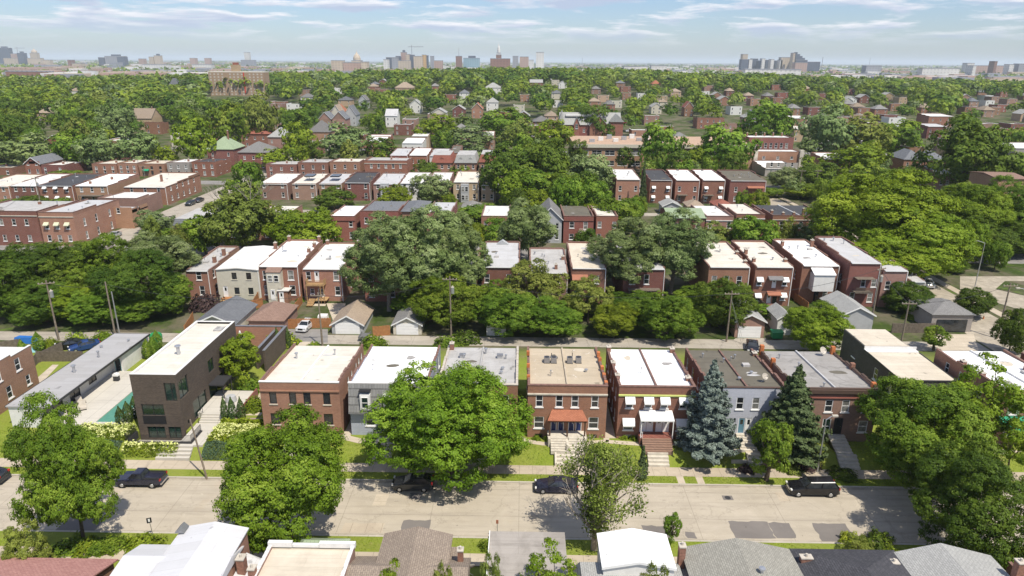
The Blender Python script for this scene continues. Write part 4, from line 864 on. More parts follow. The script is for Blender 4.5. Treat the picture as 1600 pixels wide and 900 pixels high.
# brick house with dark windows
up=[(a,4.15,.86,1.6,'d') for a in (1.5,3.9,5.65,8.05)]; lo=[(1.5,1.35,1.1,1.5,'d'),(8.05,1.35,1.1,1.5,'d'),(3.9,.55,.95,2.1,'brn'),(5.6,.55,.95,2.1,'brn'),(4.75,.9,.5,1.7,'d')]
Xa,Xb=XA(405),XA(529)
e,sl=flat('orange-red brick house with black windows and a cream roof split by a white seam',Xa,Xb,YA,13.2,HA,'brick_tan_red','roof_ivory',front_coping='white_coping',ragged=True,divider='white_coping',cornice='brick_tan_red',
     wins=up+lo,rw=[(y,z,.8,1.5,'wb') for y in (4.4,6.2,8.6,10.2,11.8) for z in (4.2,1.3)])
flight(e,-1.5,1.5,-1.6,-.01,0,.55,3)
walk(XA(447),XA(478),YA,'limestone steps leading up to the brick house with black windows')
# grey shingle and blue painted house
Xa,Xb=XA(544),XA(668); W=Xb-Xa
e,sl=flat('house with a grey shingled upper storey over pale blue brick and a bright white roof',Xa,Xb,YA,13.2,HA,'brick_grey_paint','roof_bright',front_coping='white_coping',ragged=True,front_mat='brick_grey_paint',
     wins=[(2.4,1.3,1.15,1.55,'wg'),(7.2,1.3,1.15,1.55,'wg'),(4.1,.6,.9,2.1,'wht'),(5.3,.6,.9,2.1,'wht')],rw=[(y,4.2,.8,1.5,'w') for y in (4,8,11)])
MB().hexa([(-W/2-.02,-.75,3.3),(W/2+.02,-.75,3.3),(W/2+.02,-.006,3.3),(-W/2-.02,-.006,3.3)],[(-W/2+.05,-.12,HA-.02),(W/2-.05,-.12,HA-.02),(W/2-.05,-.006,HA-.02),(-W/2+.05,-.006,HA-.02)]).build('shingled_storey',MT['shingle_front'],e)
for xx in (-W/2+2.1,-W/2+4.9,W/2-2.1):
    d_=MB().box(xx-.6,-.86,3.9,xx+.6,-.2,5.9).build('dormer',MT['white_paint'],e); window(d_,xx,-.98,4.15,.85,1.5,'wg',sill=False)
    MB().box(xx-.7,-.90,6.35,xx+.7,-.10,6.40).build('roof_louvre',MT['black_frame'],e) if xx<0 else None
flight(e,-1.5,1.5,-2.2,-.8,0,.6,4,'concrete_wall'); MB().box(-2,-.8,0,2,-.01,.6).build('porch_floor',MT['concrete_wall'],e)
walk(XA(587),XA(617),YA-2.1,'limestone steps leading up to the grey shingled house, half in tree shade')
# house behind the big street tree
Xa,Xb=XA(683),XA(809)
e,sl=flat('brick house with a pale grey patched roof mostly hidden behind the big street tree',Xa,Xb,YA,13.2,HA,'brick_red','roof_pale_grey',coping='stone',divider='roof_pale_grey',ragged=True,
     wins=grid(9.6,HA,4,2,m=1.4,sill0=1.2,fh=2.95),chimneys=[(-4.3,12.5,.9)],vents=[(-2.4,9.2),(3.2,9.2)])
for dx_,l in ((-2.6,'left one of two square rooftop vents on the pale grey patched roof'),(2.4,'right one of two square rooftop vents on the pale grey patched roof')):
    q=empty('rooftop_vent_box',((Xa+Xb)/2+dx_,83.5,1.25+sl(9.5)),l,'roof vent'); MB().box(-.35,-.3,0,.35,.3,.45).build('housing',MT['galvanised'],q); MB().box(-.42,-.37,.45,.42,.37,.52).build('vent_lid',MT['grey_metal'],q)
walk(XA(735),XA(762),YA,'limestone steps under the big street tree')
# sand roofed four-family house
Xa,Xb=XA(825),XA(950); W=Xb-Xa
up=[(a,4.2,.86,1.6,'w') for a in (1.4,3.8,5.7,8.1)]; lo=[(1.4,1.3,1.2,1.55,'w'),(8.05,1.3,1.2,1.55,'w')]+[(a,.98,.72,2.1,'navy') for a in (3.2,4.08,5.35,6.25)]+[(1.4,.0,.95,.5,'d'),(8.05,.0,.95,.5,'d')]
e,sl=flat('red brick house with a sand coloured roof and four navy doors under red tiles',Xa,Xb,YA,13.2,HA,'brick_red','roof_sand',coping='clay_coping',ragged=True,cornice='limestone',divider='roof_sand',wins=up+lo,
     lw=[(y,z,.8,1.5,'d') for y in (4,8,11) for z in (4.2,1.3)])
MB().box(-2.35,-1.5,.0,2.35,-.01,.97).build('porch_floor',MT['limestone'],e)
pr=MB().hexa([(-2.4,-1.6,3.15),(2.4,-1.6,3.15),(1.85,-.01,3.78),(-1.85,-.01,3.78)],[(-2.4,-1.6,3.23),(2.4,-1.6,3.23),(1.85,-.01,3.86),(-1.85,-.01,3.86)]).build('porch_roof',MT['tile_orange'],e)
pp=MB()
for xx in (-2.1,0,2.1): pp.box(xx-.09,-1.45,.97,xx+.09,-1.27,3.14)
pp.box(-2.3,-1.5,2.95,2.3,-1.3,3.14); pp.build('porch_post',MT['door_brown'],e)
for a,b_ in ((-2.0,-.16),(.16,2.0)): flight(e,a,b_,-3.3,-1.5,0,.97,6)
MB().box(-.15,-3.3,-.1,.15,-1.51,.75).box(2.02,-2.2,-.1,2.3,-1.51,1.1).box(-2.3,-2.2,-.1,-2.02,-1.51,1.1).build('stair_wall',MT['limestone'],e)
for a,b_,l in ((-2.25,8.1,'first air conditioner from the left on the sand coloured roof'),(-1.35,8.1,'second air conditioner from the left on the sand coloured roof, beside a pipe'),(.75,8.1,'third air conditioner from the left on the sand coloured roof'),(1.9,8.2,'rightmost air conditioner on the sand coloured roof')): ac_unit((Xa+Xb)/2+a,YA+b_,1.25+sl(b_),l)
for a,b_ in ((-1.6,9.0),(1.15,9.2)): MB().tube((a,b_,sl(b_)-.1),(a,b_,sl(b_)+1.0),.05,.05,6).build('roof_pipe',MT['dark_metal'],e)
c_=MB(); 
for y in (2.2,5.5,9.5): c_.box(-W/2-.12,y,HA-.35,-W/2+.28,y+.35,HA+.25)
for y in (.8,3,5.2,7.8,9.6): c_.box(W/2-.28,y,HA-.5,W/2+.10,y+.6,HA+.12)
c_.build('coping_tile',MT['tile_orange_cap'],e)
walk(XA(870),XA(903),YA-3.2,'worn limestone steps below the house with navy doors',cheek=True)
# white roofed house with white awnings
Xa,Xb=XA(968),XA(1088); W=Xb-Xa
up=[(a,4.2,.9,1.55,'w','white_paint') for a in (1.35,3.6,5.55,7.8)]; lo=[(1.35,1.2,1.2,1.55,'w','white_paint'),(7.8,1.2,1.2,1.55,'w','white_paint')]+[(a,.98,.8,2.1,'wht') for a in (3.15,3.98,5.1,5.93)]+[(1.35,.0,1.0,.5,'w'),(7.8,0,1.0,.5,'w')]
e,sl=flat('dark red brick house with white metal awnings and a bright white roof',Xa,Xb,YA,13.2,HA,'brick_red','roof_bright',ragged=True,cornice='cornice_lime',divider='clay_coping',wins=up+lo,
     lw=[(y,z,.8,1.5,'w') for y in (2.5,5,7.5,10,12) for z in (4.2,1.3)],chimneys=[(-W/2+.2,3.2,.45),(-W/2+.2,7.4,.45),(-W/2+.2,12.4,.7),(W/2-.3,2.8,.4),(W/2-.3,12.3,.6)])
awning(e,-.05,-.01,3.95,4.0,.45,1.7); MB().box(-2.0,-1.5,0,2.0,-.01,.97).build('porch_floor',MT['brick_dark'],e)
pp=MB(); [pp.box(xx-.05,-1.5,.97,xx+.05,-1.4,3.3) for xx in (-1.9,1.9)]; rails(pp,-1.9,-1.7,-1.45,-1.45,.97,.8); pp.build('porch_post',MT['white_paint'],e)
flight(e,-1.75,1.75,-3.1,-1.5,0,.97,6,'brick_brown')
walk(XA(1011),XA(1043),YA-3.0,'limestone steps below the house with white awnings')
# tar roofed, pale painted house behind the blue spruce
Xa,Xb=XA(1111),XA(1232); W=Xb-Xa
e,sl=flat('pale grey painted house with a flat brown tar roof between the two spruces',Xa,Xb,YA,13.2,HA,'brick_dark','roof_tar',front_mat='brick_lilac_paint',coping='clay_coping',front_coping='cornice_brown',ragged=True,divider='clay_coping',
     wins=[(a,4.2,.88,1.6,'w') for a in (1.4,3.7,5.6,8.0)]+[(1.4,1.3,1.1,1.55,'w'),(8.0,1.3,1.1,1.55,'w'),(4.2,.98,.85,2.1,'blue'),(5.05,.98,.75,2.1,'wht')],lw=[(y,z,.8,1.5,'w') for y in (2.5,5.5,8.5,11.5) for z in (4.2,1.3)],vents=[(-2.9,10.5),(1.3,10.2),(-.6,8.8)],chimneys=[(W/2-.25,11.5,.4)])
flight(e,-1.0,1.0,-2.6,-.01,0,.97,6); walk(XA(1165),XA(1187),YA-2.5,'narrow limestone steps with a low wall, in front of the pale grey painted house')
dish((Xa+Xb)/2+2.6,YA+2.6,1.25+sl(2.6),'grey satellite dish near the front edge of the brown tar roof',.42)
# grey roofed brown brick house
Xa,Xb=XA(1245),XA(1377); W=Xb-Xa
e,sl=flat('brown brick house with a cracked grey roof and dark cornice right of the green spruce',Xa,Xb,YA,13.2,HA,'brick_brown','roof_grey',coping='cornice_brown',ragged=True,cornice='brick_crimson',band='cornice_brown',divider='roof_lead',
     wins=[(a,4.0,.92,1.6,'w') for a in (1.6,4.2,6.2,8.7)]+[(1.6,1.3,1.1,1.55,'w'),(8.7,1.3,1.1,1.55,'w'),(4.3,.98,1.0,2.1,'wg'),(5.7,.98,1.05,2.2,'blk')],lw=[(y,z,.8,1.5,'w') for y in (2.5,5.5,8.5,11.5) for z in (4.2,1.3)],vents=[(-3.2,10.5),(-1.2,1.2)])
for yy,xx in ((12.6,-W/2+.1),(8.2,-W/2+.1),(12.4,W/2-.3),(7.0,W/2-.1),(1.4,W/2-.1)): chimney(e,xx,yy,HA-1.2,HA+.25,.5,.5,'tile_orange_cap' if yy!=7.0 else 'brick_chimney',False)
flight(e,-.4,1.6,-2.9,-.01,0,.97,6); walk((Xa+Xb)/2-.4,(Xa+Xb)/2+1.9,YA-2.9,'limestone steps below the brown brick house, dappled with shade')
dish((Xa+Xb)/2+3.0,YA+11.8,1.25+sl(11.8),'satellite dish at the far end of the cracked grey roof',.5)
# charcoal house in two levels
e=empty('row_house',(53.0,81,1.25),'charcoal painted house with a cream roof in two levels rising towards the alley','house')
body(e,7.3,10,4.75,4.75,'brick_charcoal',lw=[(2.2,2.1,1.1,1.7,'w'),(6.0,2.1,1.0,1.7,'w')],wins=[(1.8,1.2,1,1.6,'w'),(5,1.2,1,1.6,'w')],base=-1.2)
MB().box(-3.6,.05,4.76,3.6,9.9,4.9).build('roof',MT['roof_cream'],e); MB().box(-3.7,-.05,4.755,-3.6,9.9,5.0).box(3.6,-.05,4.755,3.7,9.9,5.0).box(-3.6,-.08,4.755,3.6,.047,5.0).build('coping',MT['dark_metal'],e)
b2=MB().box(-3.65,10.02,-1,2.6,16.6,5.35).build('rear_wing',MT['brick_charcoal'],e); window(b2,-3.65,12.6,2.6,1.0,1.6,'w',R_(-90))
MB().box(-3.55,10.1,5.36,2.5,16.5,5.5).build('rear_roof',MT['roof_cream'],e); MB().box(-3.7,9.91,4.9,3.7,10.01,5.45).box(-3.7,9.0,4.905,3.6,9.9,5.05).build('roof_step',MT['white_coping'],e)
# white roofed house at the right edge
Xa,Xb=57.6,67.0
e,sl=flat('brick house with a bright white roof and a green porch awning at the right edge',Xa,Xb,YA,14,HA,'brick_tan_red','roof_bright',coping='clay_coping',divider='white_coping',wins=[(1.6,4.0,.9,1.6,'w'),(3.6,4.0,.9,1.6,'w'),(6,4,.9,1.6,'w'),(8.2,4,.9,1.6,'w'),(1.6,1.2,1.1,1.55,'w'),(5,.9,.9,2.1,'brn')],lw=[(y,4.2,.8,1.5,'w') for y in (4,8,11)],chimneys=[(-4.2,5,.6),(-4.2,8.8,.6),(3.0,7.2,.7)])
for xx in (1.05,2.15): MB().box(-4.7+xx-.2,-.05,3.95,-4.7+xx+.15,-.003,5.65).build('shutter',MT['cornice_green'],e)
awning(e,-1.6,-.01,3.75,6.0,.9,1.8,'awning_green'); flight(e,-1,1,-2.4,-.01,0,.9,5); walk(60.8,63.0,YA-2.4,'limestone steps at the right edge of the photo')
flat('brown brick house beyond the white roofed one, its grey roof cut by the right edge',68.6,76.5,YA,13,HA,'brick_dark','roof_grey',wins=grid(7.9,HA,3,2))
# a winding path along the house fronts
ribbon([(XA(533)-.6,74.6),(XA(540),73.2),(XA(560),72.6),(XA(590),72.5)],1.1); ribbon([(XA(812),73.9),(XA(826),73.0),(XA(850),72.5),(XA(872),72.5)],.8)
ribbon([(XA(903),72.6),(XA(925),72.9),(XA(950),73.3),(XA(957),75.5)],.8); ribbon([(XA(950),73.2),(XA(985),72.9),(XA(1015),72.6)],.8); ribbon([(XA(1043),72.6),(XA(1065),72.9),(XA(1090),73.2),(XA(1112),73.6)],.6); ribbon([(60,71.6),(57,72.2),(54,73.4),(51,74.5)],1.4)
struct('gangway',MB().box(XA(951),YA,1.0,XA(967),98,1.275).box(XA(530.5),YA,1.0,XA(543),98,1.275).box(XA(1089),YA,1.0,XA(1110),98,1.275),MT['walk_concrete'])
tag(MB().box(XA(1140),71.3,.9,XA(1164),71.5,1.5).box(XA(1140),70.2,.0,XA(1164),70.4,.75).build('garden_wall',MT['limestone']),'low limestone garden walls in front of the blue spruce','wall')

# ================================================================ NEAR ROW : roofs along the bottom edge
zn=0.3
roofed('house with a rose red shingled roof at the bottom left corner',-54,-34.6,36.2,11.2,4.2,1.9,'brick_red','shingle_rose','gablex',zg=zn,trim=None,over=.3)
e=roofed('house with smooth white gabled roofs and a brick chimney, left of the green hipped porch',-28.4,-23.1,40.0,8.2,7.1,.55,'brick_tan_red','metal_white_roof','gabley',zg=zn,over=.15)
MB().prism([(37.8,6.4),(44.6,7.15),(47.0,6.3)],'x',-31.6,-22.9).build('cross_roof',MT['metal_white_roof'],e,loc=(25.75,-40.0,0)); MB().box(-31.4+25.75,-2,0,-22.95+25.75,4.5,6.3).build('rear_wall',MT['brick_tan_red'],e)
MB().hexa([(-23.0+25.75,3.2,4.6),(-20.7+25.75,3.2,4.6),(-20.7+25.75,7.0,4.6),(-23.0+25.75,7.4,4.6)],[(-23.0+25.75,3.2,5.3),(-20.7+25.75,3.2,4.9),(-20.7+25.75,6.4,4.9),(-23.0+25.75,7.4,5.3)]).build('side_roof',MT['metal_white_roof'],e)
MB().prism([(-.8,7.35),(.0,7.35),(-.4,7.75)],'y',7.0,8.0).build('roof_louvre',MT['grey_metal'],e,loc=(-2.2,0.2,-.05)); chimney(e,25.75-22.45,44.6-40+.6,4.4,6.6,.6,.7)
chimney(e,25.75-20.9,43.6-40,3.5,7.0,.5,.6)
flat('flat cream roofed brick house with tall white parapets at the bottom edge',-20.8,-13.7,36,11.2,6.4,'brick_brown','roof_cream',zg=zn,drop=.02,coping='white_coping',ragged=True,steps=1)[0]
MB_=MB(); MB_.box(-20.9,46.95,6.55,-18.9,47.3,7.0).box(-16.6,46.95,6.55,-13.6,47.3,7.0).box(-18.85,46.97,6.55,-16.65,47.25,6.8)
tag(MB_.build('parapet_wall',MT['white_coping']),'stepped white parapet along the street side of the flat cream roof','parapet')
roofed('small green hipped porch roof rising behind the flat cream roof',-20.3,-15.8,48.2,3.6,3.1,1.5,'brick_red','tile_green','hip',zg=zn,name='porch',cat='porch')
e=roofed('house with a brown shingled gable roof in front of the street patch',-11.5,-5.9,38,11.4,5.75,.75,'brick_brown','shingle_brown','gabley',zg=zn,over=.2)
MB().prism([(0.0,4.6),(7.0,6.2),(9.9,4.7)],'x',-5.1,4.7).build('cross_roof',MT['shingle_brown'],e); MB().box(-4.9,.2,-.5,4.5,9.7,4.65).build('rear_wall',MT['brick_brown'],e); chimney(e,3.9,8.8,4.5,6.4,.45,.5); MB().box(2.9,9.0,4.2,3.6,11,4.9).build('side_roof',MT['shingle_brown'],e)
e=empty('house',(0.7,44.6,zn),'house with a weathered plank coloured low roof behind treetops','house')
MB().hexa([(-3.2,-8,4.4),(3.4,-8,4.4),(3.4,6.1,5.15),(-3.2,6.1,5.15)],[(-3.2,-8,4.5),(3.4,-8,4.5),(3.4,6.1,5.25),(-3.2,6.1,5.25)]).build('roof',MT['roof_weathered'] if 'roof_weathered' in MT else MT['wood_grey'],e); MB().box(-3.28,-8,4.3,-3.21,6.12,5.3).build('roof_edge',MT['white_paint'],e); MB().box(-3,-7.8,-.5,3.2,5.8,4.38).build('wall',MT['brick_brown'],e)
e=roofed('house with a bright white upper roof over grey shingles, right of the half-dead tree',6.9,12.6,45.3,3.9,6.3,.55,'siding_white','roof_bright','gabley',zg=zn,over=.15)
MB().hexa([(-5.2,-6,4.0),(4.2,-6,4.0),(4.2,2.4,4.0),(-5.2,2.4,4.0)],[(-4.6,-6,5.6),(3.6,-6,5.6),(3.6,1.6,5.3),(-4.6,1.6,5.3)]).build('lower_roof',MT['shingle_silver'],e); MB().prism([(-3,5.5),(3,5.5),(0,6.6)],'y',-6,-2.6).build('rear_gable_roof',MT['roof_bright'],e); MB().box(-4.6,-6,-.5,3.6,2.2,3.98).build('lower_wall',MT['siding_grey'],e)
MB().box(2.9,-1.2,4.2,6.2,2.0,4.9).build('side_roof',MT['shingle_silver'],e)
e=roofed('house with a wide grey-tan shingled gable roof and a chimney with a white cap',14.0,22.6,38,9.9,5.9,1.0,'brick_tan_red','shingle_grey','gabley',zg=zn,over=.3); chimney(e,-4.75,9.0,4.9,7.0,.5,.6); vent(e,.9,6.3,6.75,.3,.15)
e=roofed('house with a nearly black shingled hip roof at the bottom edge',23.3,31.6,36,12.2,5.7,1.5,'brick_dark','shingle_dark','hip',zg=zn,over=.3); chimney(e,-3.7,10.8,5.2,6.2,.9,.5); chimney(e,3.4,10.6,5.0,6.0,.7,.5)
e=roofed('house with a silver grey shingled gable roof and two brick chimneys at the bottom right',31.2,39.6,37,10.9,5.6,1.15,'brick_brown','shingle_silver','gabley',zg=zn,over=.25); chimney(e,4.6,8.3,4.5,7.3,.6,.6); chimney(e,6.1,7.6,4.0,7.4,.6,.6); MB().box(-4.2,10.9,3.3,-.5,13.0,3.5).build('porch_roof',MT['roof_pale_grey'],e)
flat('flat rust red roofed building in the bottom right corner',42.2,52,37,12,4.2,'brick_dark','roof_rust',zg=zn,drop=.02,front_par=False,steps=1)
dish(-4.1,46.6,4.2,'large grey satellite dish beside the brown shingled roof',.6,20)
# ================================================================ ROW B : yard sides of the next row of houses
YB=124.0
def bx(p0,p1,yt,Y): a=at_y(p0,yt,Y); b=at_y(p1,yt,Y); return a.x,b.x,(a.z+b.z)/2
def rB(label,p0,p1,yt,D=16.5,wall='brick_red',roof='roof_white',Y=YB,**k):
    a,b,z=bx(p0,p1,yt,Y); zg=hgt((a+b)/2,Y); return rear(label,a,b,Y,D,z-zg,wall,roof,**k)+(a,b,zg)
w2=lambda W,sty='w',awn=None,m=1.1,n=2,skip=():grid(W,6.9,n,2,sty,.95,1.7,m,awn,.9,3.15,skip)
rB('narrow red brick house with a pale grey roof at the left end of row two',290,326,424,15,'brick_tan_red','roof_pale_grey',wins=[(2.4,4.0,1,1.8,'w'),(2.7,1.0,1,1.8,'w')],rw=[(2,3.9,.9,1.7,'w'),(6,3.9,.9,1.7,'w'),(2.5,.9,.9,1.7,'w')],chimneys=[(1.3,5,1.2),(1.3,9.5,1.4)])
e,sl,a,b,zg=rB('beige sided house with a low gabled white roof and small dark windows',337,404,422,14.5,'siding_beige','roof_white',gable=.35,par=False,over=.2,eave='white_paint',wins=[(3.4,4.2,.95,1.35,'d'),(6.2,4.2,.95,1.35,'d'),(3.6,1.2,.95,1.35,'d'),(6.3,1.2,.95,1.35,'d'),(1.4,.7,.9,2.1,'wht')],chimneys=[(3.2,12.5,1.5)])
flight(e,-3.2,-1.8,-2.6,-1.0,-.2,.6,4,'wood_deck'); MB().box(-3.3,-1.2,0,-1.6,-.01,.65).build('stoop',MT['wood_orange'],e)
e,sl,a,b,zg=rB('red brick house with a pale enclosed back porch and bright white roof',404,466,417,17,'brick_red','roof_bright',wins=[(1.1,4.2,.95,1.8,'w'),(6.0,4.2,1.15,1.9,'w'),(1.1,1.2,.95,1.8,'w'),(6.1,1.2,1.15,1.9,'w')],chimneys=[(3.2,9,.8),(3.3,12.5,.9),(3.2,16.5,1.1),(-3.2,16.5,1.1)])
pb=MB().box(-2.0,-1.5,2.9,.7,-.01,6.1).box(-2.0,-1.5,0,-.1,-.01,2.9).build('back_porch',MT['siding_beige'],e); MB().hexa([(-2.1,-1.6,6.1),(.8,-1.6,6.1),(.8,-.01,6.5),(-2.1,-.01,6.5)],[(-2.1,-1.6,6.18),(.8,-1.6,6.18),(.8,-.01,6.9),(-2.1,-.01,6.9)]).build('porch_roof',MT['shingle_russet'],pb)
for xx in (-1.25,-.1): window(pb,xx,-1.62,4.3,.9,1.3,'w',sill=False)
MB().box(-.05,-1.8,0,1.9,-.01,2.55).build('entry_bay',MT['brick_red'],e); MB().box(-.1,-2.0,2.56,2.2,-.01,2.7).build('entry_roof',MT['roof_white'],e); door(e,.7,-1.93,.35,.85,2.05,'wht'); door(e,-1.0,-1.62,.6,.85,2.1,'wht'); flight(e,-1.5,1.3,-3.2,-1.95,-.2,.35,3,'limestone')
e,sl,a,b,zg=rB('red-brown brick house with a wooden upstairs balcony and white roof',472,534,421,16.5,'brick_tan_red','roof_white',wins=[(1.1,4.2,.95,1.7,'w'),(2.7,3.9,.9,2.1,'wht'),(6.4,4.2,1.0,1.8,'w'),(1.6,1.5,.8,1,'w'),(3.3,.9,1.1,1.6,'w'),(6.5,1.2,1.0,1.8,'w')],rw=[(3,4.1,.8,1.7,'w'),(9,4.1,.8,1.7,'w'),(6,1,.8,1.7,'w')],chimneys=[(3.3,7,.8),(3.3,10.5,.8),(3.3,16,.8),(-3.2,16,.8)])
bl=MB().box(-2.9,-1.7,3.55,.6,-.01,3.7); [bl.box(xx,-1.7,-.3,xx+.12,-1.58,3.55) for xx in (-2.85,-.2,.45)]; rails(bl,-2.85,.5,-1.65,-1.65,3.7,1.0,.16,.05); rails(bl,-2.85,-2.85,-1.65,-.05,3.7,1,.2,.05); rails(bl,.55,.55,-1.65,-.05,3.7,1,.2,.05); bl.build('balcony',MT['wood_deck'],e)
MB().box(-1.2,-2.0,.7,1.0,-.02,.85).build('landing',MT['wood_deck'],e); flight(e,-2.6,-1.4,-3.6,-1.0,-.2,.8,5,'wood_deck')
rB('red brick house seen in slivers behind the tall silvery tree, its left half',568,628,420,16,'brick_crimson','roof_pale_grey',wins=w2(6.6,m=1.3))
rB('red brick house seen in slivers behind the tall silvery tree, its right half',634,690,420,16,'brick_tan_red','roof_pale_grey',wins=w2(6,m=1.3))
rB('brick house with a grey roof just right of the tall silvery tree',697,745,422,16,'brick_tan_red','roof_pale_grey',wins=[(3.9,4.1,.9,1.7,'w'),(4,1.1,.9,1.7,'w'),(1.2,4.1,.9,1.7,'w')],chimneys=[(2.4,7,.6),(2.4,11,.6)])
e,sl,a,b,zg=rB('dark brick house whose pale roof has a small white gable at its far end',752,812,418,16,'brick_dark','roof_lead',wins=[(1.1,4.1,.95,1.7,'w'),(1.1,1.6,.95,1.3,'w'),(4,.5,.9,2.1,'gls'),(5.2,4.1,.9,1.7,'w')])
MB().prism([(-1.9,7.4),(1.9,7.4),(0,8.7)],'y',14.2,15.6).build('gable',MT['siding_grey'],e)
rB('low brick house with a blotchy pale grey roof and a chimney near its yard edge',828,888,427,15,'brick_brown','roof_pale_grey',wins=[(3.3,4.1,.9,1.4,'w'),(5.3,4.1,.9,1.4,'w'),(2,1,.9,1.6,'w')],chimneys=[(1.4,2.2,.9),(3.0,8,.7)],vents=[(0,5)])
e,sl,a,b,zg=rB('dark brick house with a wide tan roof and a rust coloured porch awning',893,948,420,16.5,'brick_dark','roof_cream',wins=[(1.4,3.9,1.5,1.7,'wb'),(4.8,4.1,.95,1.6,'w'),(1.3,1.1,1,1.7,'w')]); awning(e,-1.7,0,5.9,3.0,.7,1.3,'awning_rust')
e,sl,a,b,zg=rB('dark brick house with a back porch between the two halves of the big silvery tree',975,1040,421,16,'brick_dark','roof_lead',wins=[(1.7,4.1,1,1.9,'w'),(4.4,4.1,1,1.9,'w'),(2.2,1,2.0,2.0,'w'),(5,1,.9,1.9,'w')]); MB().box(-3,-1.6,3.2,3.0,-.01,3.35).box(-3,-1.6,-.2,-2.85,-1.45,3.2).box(2.85,-1.6,-.2,3,-1.45,3.2).build('porch',MT['wood_grey'],e)
rB('red brick house with an ivory roof behind the dark tree, left of the white awnings',1108,1173,418,16,'brick_red','roof_ivory',wins=[(1.2,4.1,1,1.8,'w'),(3.5,4.1,1,1.8,'w'),(5.9,4.1,1,1.8,'w'),(1.3,1,1,1.7,'w')],vents=[(0.5,9)],chimneys=[(3.6,2.5,.4),(3.6,8,.5)])
e,sl,a,b,zg=rB('red brick house with an ivory roof and small white awnings over four back windows',1181,1241,418,16.5,'brick_red','roof_ivory',wins=[(1.0,4.1,.95,1.6,'w','white_paint'),(5.8,4.1,.95,1.6,'w','white_paint'),(1.0,1.0,.95,1.5,'w','white_paint'),(5.8,1.2,.95,1.4,'w','white_paint'),(3.8,3.6,.8,2.1,'wht'),(3.2,.5,.85,2.1,'wht'),(4.3,.5,.85,2.1,'gls')],chimneys=[(-3.1,3,.7),(-3.1,8,.9),(3.0,3.2,.5)]); awning(e,.3,0,3.0,2.6,.45,1.1,'awning_rust'); awning(e,.3,0,6.0,2.8,.4,1.1,'grey_metal'); flight(e,-.7,.9,-1.6,-.01,-.3,.5,4,'brick_brown')
e,sl,a,b,zg=rB('red brick house with a white boxed-out upper back porch and dappled white roof',1254,1313,416,17,'brick_red','roof_bright',Y=126,wins=[(5.1,1.0,.9,1.7,'w'),(3.4,.3,.9,2.1,'gls')],lw=[(3,4,.8,1.7,'w'),(6,2,.8,1.7,'w')],chimneys=[(-2.9,13,.9),(3.0,12.5,1.4)])
MB().box(-1.9,-2.0,3.0,2.0,-.01,6.3).build('back_porch',MT['siding_white'],e); MB().hexa([(-2.0,-2.2,6.25),(2.1,-2.2,6.25),(2.1,-.0,7.1),(-2.0,-.0,7.1)],[(-2.0,-2.2,6.35),(2.1,-2.2,6.35),(2.1,-.0,7.2),(-2.0,-.0,7.2)]).build('porch_roof',MT['roof_bright'],e)
e,sl,a,b,zg=rB('shaded dark brick house with an upstairs porch under the huge bright green tree',1329,1378,412,17,'brick_dark','roof_lead',wins=[(3.0,4,.9,2,'w'),(5.0,4,.95,1.6,'w'),(1.3,1,.9,1.9,'w'),(4.7,1,.95,1.7,'w')],lw=[(3,4,.8,1.7,'w'),(8,4,.8,1.7,'w'),(5,1,.8,1.7,'w')])
bl=MB().box(-1.9,-1.6,3.2,1.4,-.01,3.35); rails(bl,-1.85,1.35,-1.55,-1.55,3.35,.95,.16,.05); bl.box(-1.9,-1.6,5.9,1.6,-.01,6.0); bl.build('balcony',MT['wood_grey'],e)
rB('brown brick house half under the huge bright green tree',1381,1420,424,14,'brick_brown','roof_lead',wins=[(1.2,3.6,1,1.6,'w'),(3.6,3.6,1,1.6,'w')])
rB('small cream house with paired windows beside the cross street under the huge tree',1424,1447,441,10,'siding_beige','roof_pale_grey',wins=[(1.0,2.9,.8,1.4,'w'),(2.1,2.9,.8,1.4,'w')])
# ---- garages and sheds on the alley
def gar(label,p0,p1,yt,Y,D,rh,wall,roof,kind,door_=None,trim='white_paint',**k):
    a,b,z=bx(p0,p1,yt,Y); zg=hgt((a+b)/2,Y); e=roofed(label,a,b,Y,D,z-zg,rh,wall,roof,kind,zg=zg,name='garage',cat='garage',group='garages on the alley',over=.3,trim=trim,**k)
    if door_: garage_door(e,0,-.12,-.1,(b-a)*.78,2.15,door_)
    return e
gar('garage with a dark grey shingled gable roof behind the dark modern house',303,366,506,104.2,9.5,1.6,'siding_beige','shingle_slate','gabley')
gar('garage with a brown hipped roof between the wooden yard fences',388,442,500,108,7.5,1.7,'brick_brown','shingle_russet','hip',trim=None)
gar('tan garage with a white door and light brown gable roof by the utility pole',518,567,507,108.2,8,1.7,'siding_grey','shingle_tan','gabley','white_paint')
gar('garage with a white door and grey roof under the tall silvery tree',614,658,507,108.2,8,1.4,'siding_beige','shingle_mid','gabley','white_paint')
gar('small white garage among the trees behind the patched grey roof',760,790,505,108.2,7,1.3,'siding_white','shingle_mid','gabley','white_paint')
gar('pale brick garage with a white door left of the green dumpster',1150,1196,502,108.6,8,1.3,'brick_brown','shingle_silver','gabley','white_paint')
gar('little grey shed right of the green dumpster',1216,1240,498,110,5,1.1,'siding_white','shingle_silver','gabley')
gar('light grey gabled garage behind the charcoal house',1316,1366,492,111,8.5,1.5,'siding_grey','shingle_silver','gabley')
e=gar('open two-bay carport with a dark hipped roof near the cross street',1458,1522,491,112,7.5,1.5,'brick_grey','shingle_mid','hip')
W_=5.6; MB().box(-2.6,-.14,-.1,2.6,-.02,2.3).build('open_bay',MT['glass_dark'],e)  # dark panel on the closed front stands in for shade inside the bays
